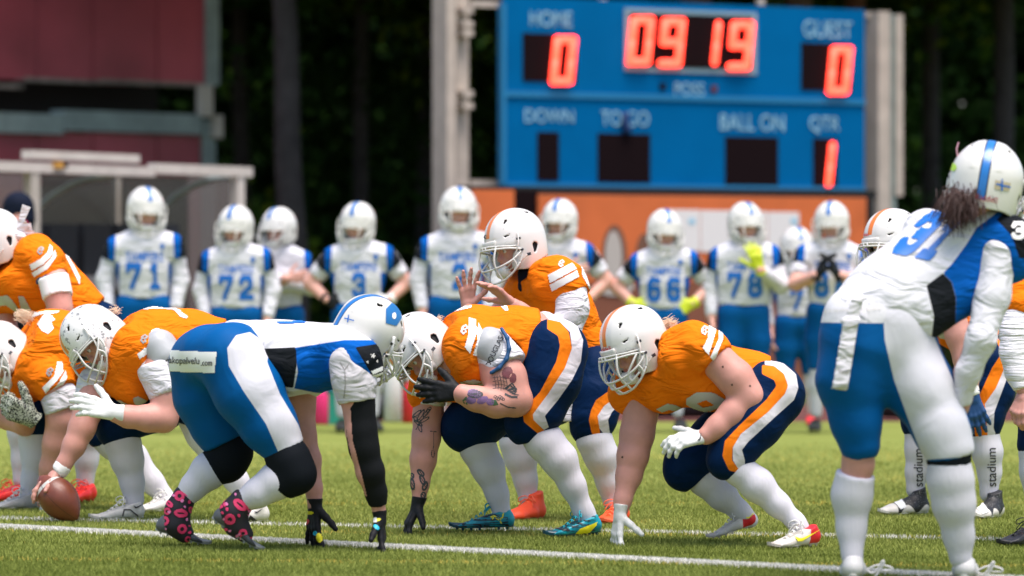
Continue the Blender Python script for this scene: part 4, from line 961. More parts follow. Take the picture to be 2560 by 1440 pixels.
def line_poly(pts, w):
    P = [np.array(p, float) for p in pts]; L_ = []; R_ = []
    for i, p in enumerate(P):
        t = nrm(P[min(i + 1, len(P) - 1)] - P[max(i - 1, 0)]); n = np.array([-t[1], t[0]]) * w / 2; L_.append(tuple(p + n)); R_.append(tuple(p - n))
    return L_ + R_[::-1]
def swoosh(u, v, s, flip=1, rot=0):
    q = [(-1.0, -.15), (-.75, .25), (-.35, .22), (1.1, -.62), (-.3, -.02), (-.6, .02), (-.8, -.1)]
    c, sn = math.cos(rot), math.sin(rot)
    return [(u + (x * flip * c - y * sn) * s, v + (x * flip * sn + y * c) * s) for x, y in q]

# ---------------------------------------------------------------- the white gloved lineman, number 69, centre right
def player_g():
    p = Person(18.2, (1830, 1365), 'orange jersey player in a three point stance with white gloves and red heeled cleats', mask='line'); D0 = p.D
    p.neck = p.P(1715, 905, 0.02)
    p.head(1583, 846, -0.02, (-0.80, -0.50, -0.46), (-0.25, 0.0, 1), helmet='o')
    nearm = [(1775, 885, -.17, 46), (1838, 945, -.2, 45), (1874, 995, -.21, 41)]; fore = [(1874, 995, -.21, 40), (1835, 1035, -.22, 38), (1795, 1068, -.24, 30), (1765, 1090, -.25, 23)]
    farm = [(1610, 985, .08, 48), (1593, 1085, .08, 43), (1582, 1140, .07, 40)]; ffore = [(1582, 1140, .07, 39), (1572, 1190, .06, 33), (1557, 1250, .03, 22), (1552, 1275, .02, 19)]
    p.body([{'c': [(1690, 925, 0, 70), (1780, 935, 0, 72), (1900, 970, 0, 74)], 'w': (0, 1, .1), 'r': 1.2}, nearm, fore, farm, ffore,
            [(1920, 990, -.12, 76), (1845, 1085, -.18, 54), (1820, 1140, -.2, 42)], [(1838, 1165, -.2, 33), (1890, 1210, -.2, 36), (1950, 1265, -.2, 25), (1990, 1310, -.2, 19)],
            [(1900, 1000, .12, 74), (1800, 1090, .12, 52), (1725, 1160, .1, 42)], [(1745, 1185, .1, 32), (1800, 1235, .12, 33), (1862, 1290, .15, 20)]])
    J = p.solid('jersey', [dict(p=p.ch([(1688, 925, -.0, 82), (1770, 938, 0, 88), (1870, 955, 0, 78), (1935, 985, 0, 80)], (0, 1, .1), 1.22) + p.ch([(1655, 955, .04, 84), (1600, 965, .12, 62)]) + p.ch([(1590, 960, .12, 66), (1572, 985, .12, 56)]), k=.04,
                              cuts=[p.cut((1700, 930, 0), (1905, 985, 0)), (p.P(1640, 880, 0.0), nrm((-.7, -.45, .75)))]),
                         dict(p=p.ch([(1735, 865, -.12, 66), (1765, 880, -.16, 62), (1800, 915, -.19, 55)]), k=.02, cuts=[p.cut((1735, 850, -.12), (1795, 908, -.17))], join=.03),
                         dict(p=p.ch([(1700, 870, -.08, 58), (1690, 900, -.14, 50)]), join=.03)], J_O, noise=WJ, sub=p.ch([(1640, 880, -.02, 34), (1600, 850, -.05, 40)]))
    stripes(p, 'jersey', [[(1772, 806), (1790, 801), (1789, 830), (1772, 888), (1757, 870), (1770, 845)], [(1797, 802), (1806, 815), (1806, 850), (1784, 905), (1776, 893), (1795, 850)]], J)
    badge(p, 'jersey', 1762, 827, 12, LOGO_L, -.2, J)
    p.print('number', 'jersey', poly_mask([[(1640, 1022), (1668, 1008), (1690, 1012), (1713, 1024), (1705, 1030), (1672, 1024), (1655, 1030)]]), NUM_S, J)
    p.print('number', 'jersey', poly_mask([[(1716, 996), (1742, 980), (1784, 981), (1815, 1000), (1812, 1012), (1760, 1033), (1735, 1022), (1716, 1010)], [(1742, 1008), (1765, 999), (1786, 1012), (1758, 1018)], [(1752, 1034), (1775, 1026), (1800, 1040), (1790, 1052), (1768, 1046)]]), NUM_S, J)
    p.print('number', 'jersey', poly_mask([[(1803, 820), (1812, 822), (1852, 862), (1856, 870), (1842, 868), (1822, 845), (1812, 838)]]), NUM_W, J)
    p.solid('neck_layer', [dict(p=p.ch([(1670, 895, .02, 56), (1650, 925, 0.02, 58)]))], DNAVY)
    stripeo = [(1925, 890), (1960, 905), (1985, 940), (1978, 985), (1945, 1020), (1880, 1080), (1845, 1120), (1833, 1150), (1845, 1180), (1850, 1173), (1820, 1172), (1806, 1135), (1812, 1105), (1850, 1065), (1915, 1010), (1940, 975), (1935, 945), (1910, 925), (1908, 895)]
    wh = [(1912, 893), (1955, 905), (1990, 935), (1996, 970), (1985, 1000), (1935, 1045), (1870, 1105), (1855, 1125), (1862, 1150), (1862, 1165), (1845, 1172), (1832, 1150), (1832, 1118), (1852, 1085), (1920, 1030), (1962, 985), (1970, 965), (1960, 935), (1935, 915), (1912, 912)]
    orr = [(1905, 912), (1935, 915), (1960, 935), (1970, 965), (1962, 985), (1920, 1030), (1852, 1085), (1832, 1118), (1830, 1150), (1846, 1172), (1845, 1182), (1822, 1176), (1806, 1140), (1812, 1102), (1850, 1062), (1915, 1000), (1941, 965), (1935, 950), (1905, 935)]
    p.solid('pants', [dict(p=p.ch([(1880, 950, 0, 66), (1925, 985, 0, 84)], (0, 1, 0), 1.25) + p.ch([(1928, 988, -.11, 86), (1885, 1050, -.16, 74), (1838, 1110, -.19, 62), (1818, 1148, -.2, 55)]), k=.03, cuts=[p.cut((1838, 1110, -.2), (1850, 1200, -.2), .96)]),
                      dict(p=p.ch([(1905, 1000, .11, 80), (1800, 1090, .12, 66), (1722, 1155, .1, 60), (1712, 1175, .1, 56)]), k=.03, cuts=[p.cut((1700, 1130, .1), (1762, 1200, .1), .92)])], P_O, regions={'wh': (wh, .0), 'or': (orr, .0)}, noise=WF)
    p.solid('sock', [dict(p=p.ch([(1820, 1150, -.2, 38), (1845, 1172, -.2, 38), (1893, 1212, -.2, 40), (1945, 1262, -.2, 29), (1990, 1305, -.2, 21), (2005, 1325, -.2, 21)]))], SOCK)
    p.solid('sock', [dict(p=p.ch([(1725, 1165, .1, 38), (1760, 1200, .11, 38), (1805, 1238, .12, 36), (1850, 1278, .14, 24), (1875, 1300, .15, 21)]))], SOCK)
    o = p.shoe((2044, 1362, -.2), (1915, 1371, -.2), S_WR, S_SOLR, lace=LACEW); 
    p.print('swoosh', 'shoe0', poly_mask([swoosh(2016, 1345, 30, 1, -.05)]), PRY, None, 1.4, .004)
    o = p.shoe((1893, 1312, .15), (1768, 1352, .12), S_WR, S_SOLR, lace=LACEW, up=(.3, 0, 1), flat=False)
    p.print('swoosh', 'shoe1', poly_mask([swoosh(1878, 1290, 15, 1, -.3)]), PRY, None, 1.4, .004)
    p.hand(1760, 1092, -.25, (-.86, -.15, .30 - .42), (-.1, .55, -.8), (-.3, -.4, .8), GL_W, size=1.02, curl=(.35, .45, .5, .55), spread=.12, back=(.85, .05, .5), cuff=.05)
    p.print('glove_mark', 'hand9' if 'hand9' in p.geo else [k for k in p.geo if k.startswith('hand')][0], poly_mask([swoosh(1752, 1092, 13, 1, -.9)]), PRK, None, 1.2, .003)
    p.hand(1550, 1283, .02, (-.16, -.12, -1), (.45, .2, .1), (-.2, -1, 0), GL_W, size=1.0, curl=(.12, .12, .15, .2), spread=.42, th=.75, back=(.12, 0, 1), thumb_curl=.05)
    p.hair((1668, 812, .0), (.8, .1, .45), 220, .034, HAIR_B, r=.0016, spreadv=.012, seed=2)
    p.print('helmet_word', 'helmet', frame_mask(text_mask('Riddell', .01), (1498, 881), (1528, 878), (1497, 868)), PRR, None, 1.0, .004)
    for u, v in ((1807, 917), (1830, 962), (1875, 965), (1556, 1143)): p.print('mole', 'body', poly_mask([ell(u, v, 2.6, 2.6)]), BROWM, None, 1.2, .001)
    return p

# ---------------------------------------------------------------- the tattooed lineman in teal cleats
def player_e():
    p = Person(18.9, (1260, 1330), 'orange jersey player with tattooed arms, black gloves and teal cleats', mask='mid')
    p.neck = p.P(1130, 880, 0.03)
    p.head(1044, 862, 0.0, (-0.62, -0.42, -0.78), (-0.85, 0.1, .6), helmet='o')
    near = [(1225, 880, -.2, 56), (1262, 945, -.24, 54), (1288, 998, -.26, 44)]; fore = [(1288, 1000, -.26, 40), (1240, 1006, -.29, 38), (1190, 997, -.32, 31), (1155, 985, -.33, 25)]
    far = [(1075, 975, .12, 40), (1070, 1040, .12, 38), (1066, 1095, .1, 36)]; ffore = [(1066, 1095, .1, 35), (1058, 1150, .09, 33), (1050, 1210, .07, 23), (1048, 1250, .06, 18)]
    p.body([{'c': [(1150, 890, 0, 80), (1250, 870, 0, 82), (1370, 860, 0, 76)], 'w': (0, 1, .1), 'r': 1.2}, near, fore, far, ffore,
            [(1390, 885, -.12, 74), (1362, 970, -.14, 60), (1335, 1050, -.15, 46)], [(1345, 1085, -.15, 38), (1392, 1140, -.15, 38), (1435, 1225, -.14, 27), (1462, 1290, -.13, 21)],
            [(1375, 900, .12, 72), (1270, 990, .12, 60), (1180, 1060, .1, 48)], [(1185, 1095, .1, 36), (1215, 1160, .1, 35), (1250, 1260, .1, 20)]])
    J = p.solid('jersey', [dict(p=p.ch([(1140, 880, 0, 92), (1190, 866, 0, 100), (1300, 856, 0, 90), (1400, 850, 0, 72)], (0, 1, .1), 1.22) + p.ch([(1120, 930, .05, 85), (1065, 955, .12, 54)]), k=.04, cuts=[p.cut((1200, 870, 0), (1362, 842, 0)), (p.P(1112, 870, 0), nrm((-.9, -.3, .1)))], sub=p.ch([(1250, 888, -.34, 46), (1260, 890, -.2, 46)])),
                         dict(p=p.ch([(1175, 870, -.14, 74), (1205, 878, -.2, 66), (1235, 890, -.24, 58)]), k=.02, cuts=[p.cut((1150, 860, -.14), (1223, 886, -.22), .98)], join=.03),
                         dict(p=p.ch([(1165, 880, -.16, 50), (1180, 915, -.2, 46)]), join=.03), dict(p=p.ch([(1075, 955, .12, 60), (1060, 985, .12, 46)]), join=.03)], J_O, noise=WJ)
    p.solid('shoulder_pad', [dict(p=p.ch([(1222, 868, -.235, 50), (1240, 890, -.25, 42)]), k=.02, cuts=[p.cut((1200, 870, -.2), (1270, 925, -.28), .86)])], PADG, noise=[(20, .002, 2)])
    p.solid('pad_edge', [dict(p=p.ch([(1254, 822, -.27, 5), (1268, 845, -.305, 5), (1273, 872, -.325, 5), (1266, 898, -.335, 5), (1248, 920, -.34, 5), (1228, 932, -.33, 5)]), k=.01)], PADB, h=.006)
    p.print('pad_word', 'shoulder_pad', frame_mask(text_mask('DOUGLAS', .012), (1226, 918), (1258, 845), (1238 - 24, 912)), PRK, None, 1.0, .004, .05)
    p.solid('undersleeve', [dict(p=p.ch([(1228, 878, -.205, 60), (1262, 912, -.235, 57)]), cuts=[p.cut((1228, 870, -.2), (1262, 926, -.24), .98)])], UND, noise=WF)
    p.solid('undersleeve', [dict(p=p.ch([(1078, 965, .12, 44), (1072, 1008, .12, 42)]), cuts=[p.cut((1078, 965, .12), (1071, 1012, .12), 1)])], UND)
    stripes(p, 'jersey', [[(1172, 795), (1190, 800), (1192, 835), (1176, 884), (1163, 868), (1172, 836)], [(1195, 805), (1207, 830), (1208, 850), (1196, 892), (1183, 887), (1194, 850)]], J)
    badge(p, 'jersey', 1162, 825, 13, LOGO_L, .1, J)
    p.print('number', 'jersey', poly_mask([[(1105, 775), (1180, 764), (1178, 770), (1120, 784), (1100, 786)]]), NUM_W, J, jump=.08)
    p.print('number', 'jersey', poly_mask([[(1240, 756), (1268, 766), (1271, 778), (1262, 777)]]), NUM_W, J, jump=.08)
    p.print('number', 'jersey', poly_mask([[(1150, 953), (1185, 948), (1215, 955), (1190, 975), (1200, 990), (1165, 985)]]), NUM_S, J)
    wh = [(1365, 772), (1400, 775), (1440, 805), (1458, 850), (1452, 905), (1430, 950), (1395, 1000), (1362, 1040), (1372, 1068), (1360, 1075), (1332, 1050), (1330, 1035), (1370, 985), (1412, 920), (1430, 870), (1425, 830), (1400, 805), (1368, 798)]
    orr = [(1368, 798), (1400, 805), (1422, 830), (1430, 870), (1412, 920), (1370, 985), (1332, 1036), (1334, 1050), (1362, 1078), (1352, 1090), (1310, 1055), (1306, 1028), (1320, 1012), (1350, 980), (1390, 905), (1400, 865), (1395, 840), (1368, 822)]
    p.solid('pants', [dict(p=p.ch([(1340, 860, 0, 62), (1385, 878, 0, 80)], (0, 1, 0), 1.22) + p.ch([(1388, 878, -.11, 84), (1376, 950, -.14, 76), (1345, 1020, -.15, 66), (1318, 1060, -.15, 58)]), k=.03, cuts=[p.cut((1340, 1020, -.15), (1356, 1108, -.15), .93)]),
                      dict(p=p.ch([(1375, 900, .11, 80), (1280, 985, .12, 78), (1190, 1050, .1, 72), (1165, 1068, .1, 66)]), k=.03, cuts=[p.cut((1185, 1040, .1), (1202, 1140, .1), .93)])], P_O, regions={'wh': (wh, .0), 'or': (orr, .0)}, noise=WF)
    p.solid('sock', [dict(p=p.ch([(1335, 1070, -.15, 44), (1362, 1105, -.15, 46), (1398, 1148, -.15, 43), (1432, 1215, -.14, 31), (1460, 1280, -.13, 24), (1470, 1300, -.13, 24)]))], SOCK)
    p.solid('sock', [dict(p=p.ch([(1180, 1080, .1, 44), (1195, 1120, .1, 44), (1220, 1170, .1, 40), (1243, 1235, .1, 27), (1255, 1285, .1, 23)]))], SOCK)
    p.shoe((1500, 1335, -.13), (1358, 1343, -.13), S_TEAL, S_SOLT, lace=mat('lace_teal', (0, .32, .4), .6)); p.shoe((1283, 1322, .1), (1122, 1326, .1), S_TEAL, S_SOLT, lace=MATS['lace_teal'])
    streak = lambda k, u0, u1, v0, v1: [line_poly([(u0 + (u1 - u0) * random.random(), y := v0 + (v1 - v0) * random.random()), (u0 + (u1 - u0) * random.random(), y + random.uniform(-3, 3))], 1.8) for _ in range(k)]
    p.print('shoe_streaks', 'shoe0', poly_mask(streak(34, 1372, 1492, 1290, 1332)), PRK, None, 1.5, .003, .05); p.print('shoe_streaks', 'shoe1', poly_mask(streak(34, 1135, 1275, 1280, 1318)), PRK, None, 1.5, .003, .05)
    p.print('yellow_band', 'shoe0', poly_mask([[(1432, 1340), (1450, 1322), (1492, 1305), (1490, 1314), (1465, 1338)]]), PRY, None, 1.4, .0045, .05)
    p.print('cat_emblem', 'shoe1', poly_mask([line_poly([(1226, 1294), (1235, 1290), (1248, 1297), (1256, 1294), (1258, 1283)], 3.4), line_poly([(1234, 1292), (1230, 1299)], 3), line_poly([(1247, 1297), (1254, 1308)], 3), line_poly([(1240, 1294), (1252, 1300)], 6)]), PRY, None, 1.2, .0045, .05)
    p.hand(1148, 982, -.33, (-.95, .08, .05), (.25, .9, -.1), (0, -.2, 1), GL_K, size=1.0, fat=1.2, curl=(.12, .14, .17, .2), spread=.2, back=(1, 0, -.15), cuff=.06, th=.3)
    p.hand(1046, 1262, .06, (-.45, -.25, -.85), (.55, .1, -.5), (.5, -.7, 0), GL_K, size=1.05, curl=(.3, .35, .4, .4), spread=.28, th=.3, back=(.15, 0, 1), cuff=.04)
    # tattoos
    T = lambda polys, m=INK, st=1.2: p.print('tattoo', 'body', poly_mask(polys), m, None, st, .0012, .02)
    M_PUR = mat('tattoo_purple', (0.20, 0.11, 0.25), 0.6, vary=0.3, vscale=50); M_GRN = mat('tattoo_green', (0.05, 0.12, 0.05), 0.6, vary=0.3, vscale=50); M_ROS = mat('tattoo_rose', (0.16, 0.04, 0.05), 0.6, vary=0.3, vscale=60)
    T([ell(1188, 986, 20, 10), ]); T([ell(1186, 985, 18, 12, .3), ell(1206, 1000, 15, 9, -.4), ell(1178, 1000, 13, 10), ell(1226, 1005, 10, 9)], M_PUR, 1.5); T([[(1156, 1000), (1166, 990), (1172, 1002), (1160, 1010)], [(1228, 1000), (1240, 1000), (1246, 1012), (1232, 1014)], [(1158, 1003), (1170, 998), (1168, 1012)]], M_GRN, 1.4)
    T([ell(1268, 932, 13, 16, .4), ell(1282, 945, 9, 13, 0)], M_ROS, 1.5)
    grid = [line_poly([(1236 + 7 * i, 945 - 8 + 2 * abs(i - 2)), (1240 + 7 * i, 962), (1238 + 7 * i, 976 - 2 * abs(i - 2))], 1.2) for i in range(5)] + [line_poly([(1232, 945 + 9 * i), (1250, 942 + 9 * i), (1268, 946 + 9 * i)], 1.2) for i in range(4)]
    for g_ in grid: T([g_])
    for a in range(7): T([line_poly([(1262 + 3 * a, 972 + 2 * a), (1280 + 3 * a - 8 * (a % 2), 958 + 5 * a), (1292 - a, 975 + 2 * a)], 4 - a * .3)])
    for i in range(6): T([ell(1238 + 4 * i, 992 + 3 * (i % 3), 4, 4), ell(1238 + 4 * i, 992 + 3 * (i % 3), 2.4, 2.4)])
    T([line_poly([(1262, 985), (1278, 992), (1294, 993)], 5), line_poly([(1250, 1008), (1270, 1018), (1290, 1020)], 3)]); 
    for u, v, a, l in ((1042, 1035, -.7, 16), (1052, 1038, -1.0, 18), (1066, 1033, -.9, 14), (1060, 1050, -.5, 16), (1046, 1058, .6, 13), (1072, 1024, -.8, 9), (1050, 1070, 1.2, 12), (1040, 1048, 1.0, 10)):
        T([ell(u, v, l, 4.6, a), ell(u, v, l * .72, 2.6, a)])
    T([line_poly([(1040, 1075), (1056, 1048), (1078, 1020)], 1.8)]); T([line_poly([(1075, 1078), (1092, 1080)], 2.0), line_poly([(1084, 1080), (1084, 1112), (1082, 1126)], 1.8), [*ell(1082, 1134, 4.5, 10)], ell(1082, 1134, 3, 8)])
    for u, v, a, l in ((1031, 1210, 1.4, 16), (1056, 1200, 1.2, 15), (1062, 1215, 1.9, 13), (1052, 1182, .8, 12), (1030, 1190, 1.6, 8), (1058, 1238, 1.7, 9)): T([ell(u, v, l, 7, a), ell(u, v, l * .6, 3, a)]); T([line_poly([(u - 4, v - 6), (u + 4, v + 6)], 2)])
    p.hair((1096, 796, .05), (.7, .1, .4), 30, .02, HAIR_B, r=.0014, spreadv=.006, seed=3)
    return p

# ---------------------------------------------------------------- the quarterback
def player_qb():
    p = Person(20.0, (1420, 1302), 'orange jersey player behind the line with bare hands raised before the helmet', mask='open')
    p.neck = p.P(1358, 678, 0.03)
    p.head(1287, 597, 0.0, (-0.84, -0.50, -0.22), (-0.22, 0.0, 1), helmet='o')
    p.hand(1277, 757, -.36, (-.62, -.2, .55), (-.5, -.35, -.55), (.3, .3, .7), None, curl=(.12, .2, .25, .3), spread=.2, th=.2, size=1.0)
    p.hand(1170, 770, .08, (-.04, -.05, 1), (.25, -.9, .0), (1, .1, .1), None, curl=(.12, .12, .12, .12), spread=.32, th=.1, size=1.0)
    p.body([{'c': [(1378, 720, 0, 62), (1420, 790, 0, 62), (1470, 880, 0, 62)], 'w': (0, 1, .1), 'r': 1.2},
            [(1425, 705, -.19, 36), (1430, 770, -.22, 34), (1410, 845, -.24, 32)], [(1410, 845, -.24, 31), (1350, 812, -.3, 28), (1300, 777, -.34, 21), (1283, 762, -.36, 17)],
            [(1330, 700, .19, 36), (1262, 780, .16, 34), (1205, 840, .12, 30)], [(1205, 840, .12, 30), (1185, 812, .1, 25), (1174, 785, .08, 20), (1170, 768, .08, 17)],
            [(1490, 930, -.1, 60), (1478, 1000, -.16, 52), (1475, 1060, -.18, 42)], [(1478, 1085, -.18, 38), (1497, 1130, -.17, 38), (1518, 1205, -.15, 25), (1530, 1260, -.14, 19)],
            [(1470, 930, .12, 60), (1370, 1010, .14, 52), (1292, 1060, .14, 42)], [(1290, 1085, .14, 36), (1298, 1130, .14, 36), (1312, 1200, .14, 25), (1322, 1250, .14, 20)]])
    J = p.solid('jersey', [dict(p=p.ch([(1370, 710, 0, 72), (1415, 780, 0, 72), (1462, 860, 0, 58), (1480, 900, 0, 56)], (0, 1, .1), 1.22) + p.ch([(1330, 715, .08, 62), (1300, 735, .16, 46)]), k=.04, cuts=[p.cut((1420, 780, 0), (1482, 902, 0), .93), (p.P(1338, 668, 0), nrm((-.55, -.35, .85)))]),
                         dict(p=p.ch([(1392, 692, -.13, 56), (1415, 705, -.18, 52), (1445, 750, -.2, 46)]), k=.02, cuts=[p.cut((1392, 680, -.14), (1436, 748, -.2))], join=.03),
                         dict(p=p.ch([(1362, 690, -.1, 44), (1365, 715, -.15, 40)]), join=.03)], J_O, noise=WJ)
    p.solid('undersleeve', [dict(p=p.ch([(1425, 705, -.19, 42), (1432, 770, -.22, 40), (1412, 845, -.24, 37)]) + p.ch([(1412, 845, -.24, 36), (1362, 812, -.28, 34)]), cuts=[])], UND, noise=WF)
    p.solid('wrist_band', [dict(p=p.ch([(1392, 785, -.26, 30), (1430, 800, -.27, 30)]), cuts=[])], PADB) if False else None
    stripes(p, 'jersey', [[(1371, 688), (1430, 658), (1441, 672), (1376, 708)], [(1375, 712), (1442, 676), (1447, 692), (1381, 728)]], J)
    badge(p, 'jersey', 1404, 660, 10, LOGO_L, .1, J)
    p.print('number', 'jersey', poly_mask([[(1452, 662), (1470, 700), (1500, 760), (1508, 780), (1498, 775), (1478, 730), (1455, 690)]]), NUM_W, J, jump=.1)
    p.solid('neck_layer', [dict(p=p.ch([(1322, 690, .0, 30), (1312, 716, -.02, 18)]))], DNAVY)
    wh = [(1500, 1000), (1545, 985), (1560, 1000), (1530, 1030), (1520, 1050), (1525, 1085), (1512, 1088), (1490, 1060), (1492, 1035)]
    orr = [(1490, 1000), (1540, 965), (1552, 985), (1510, 1015), (1494, 1040), (1500, 1080), (1500, 1092), (1480, 1086), (1472, 1050), (1478, 1025)]
    p.solid('pants', [dict(p=p.ch([(1468, 900, 0, 56), (1482, 930, 0, 64)], (0, 1, 0), 1.25) + p.ch([(1492, 930, -.1, 68), (1490, 990, -.14, 68), (1482, 1045, -.17, 58), (1476, 1070, -.17, 50)]), k=.03, cuts=[p.cut((1480, 1040, -.17), (1486, 1112, -.17), .9)]),
                      dict(p=p.ch([(1475, 930, .11, 66), (1385, 1000, .13, 62), (1300, 1050, .14, 54), (1290, 1072, .14, 48)]), k=.03, cuts=[p.cut((1290, 1040, .14), (1296, 1118, .14), .93)])], P_O, regions={'wh': (wh, .0), 'or': (orr, .0)}, noise=WF)
    p.solid('sock', [dict(p=p.ch([(1478, 1070, -.18, 40), (1486, 1100, -.18, 42), (1503, 1140, -.17, 41), (1520, 1205, -.15, 28), (1528, 1255, -.14, 21)]))], SOCK)
    p.solid('sock', [dict(p=p.ch([(1288, 1075, .14, 40), (1292, 1105, .14, 41), (1302, 1145, .14, 39), (1314, 1200, .14, 28), (1320, 1245, .14, 24)]))], SOCK)
    S_OH = mat('shoe_orange_high', (0.95, 0.085, 0.02), 0.55, vary=0.06)
    LO = mat('lace_orange', (.95, .16, .05), .6)
    p.shoe((1560, 1308, -.13), (1498, 1312, -.13), S_ORG, mat('sole_orange', (.7, .1, .03), .5), lace=LO); p.shoe((1356, 1296, .14), (1262, 1298, .14), S_OH, MATS['sole_orange'], lace=LO, style='high')
    p.solid('towel', [dict(p=[(p.P(1440, 905, -.2), p.P(1436, 1055, -.2), p.R(9), p.R(9), A_(1, .25, 0), 3.6)], cuts=[(p.P(1436, 1055, -.2), A_(0, 0, -1))])], UND, noise=[(24, .003, 4)])
    p.hair((1352, 668, .0), (.35, -.2, -.9), 90, .07, HAIR_B, r=.0018, spreadv=.010, seed=4)
    p.print('helmet_cross_mark', 'helmet', poly_mask([line_poly([(1206, 588), (1216, 597)], 3), ]), PRK, None, 1.0, .004); p.print('helmet_cross_mark', 'helmet', poly_mask([line_poly([(1216, 588), (1205, 597)], 3)]), PRK, None, 1.0, .004)
    return p
P_B = cloth('pants_blue_white_side', (0.002, 0.085, 0.27), [('wh', (0.62, 0.61, 0.66)), ('wb', (0.68, 0.67, 0.70))], f=(4.5, 0.3, 0.035, (1.2, 1, 1.2)), rough=0.5)
J_B = cloth('jersey_white_blue', (0.68, 0.67, 0.71), [('bl', (0.002, 0.095, 0.40)), ('bk', (0.012, 0.014, 0.017)), ('ar', (0.80, 0.79, 0.82))], f=(8, 0.8, 0.04, (0.8, 1.0, 1.8)))
SLV = cloth('sleeve_white', (0.60, 0.57, 0.59), f=(7, 0.8, 0.04, (1, 1, 2.2)), rough=0.6); SLVL = cloth('long_sleeve_white', (0.66, 0.65, 0.69), f=(8, 0.8, 0.04, (1, 1, 1.6)))
KNEEB = mat('knee_sleeve_black', (0.006, 0.008, 0.011), 0.8, spec=.1, bump=(200, .3, .002)); ARMB = mat('arm_sleeve_black', (0.005, 0.006, 0.007), 0.7, spec=.15, bump=(150, .3, .002))
S_WHT = mat('shoe_white', (0.66, 0.64, 0.62), 0.5, vary=.05, bump=(60, .3, .002))
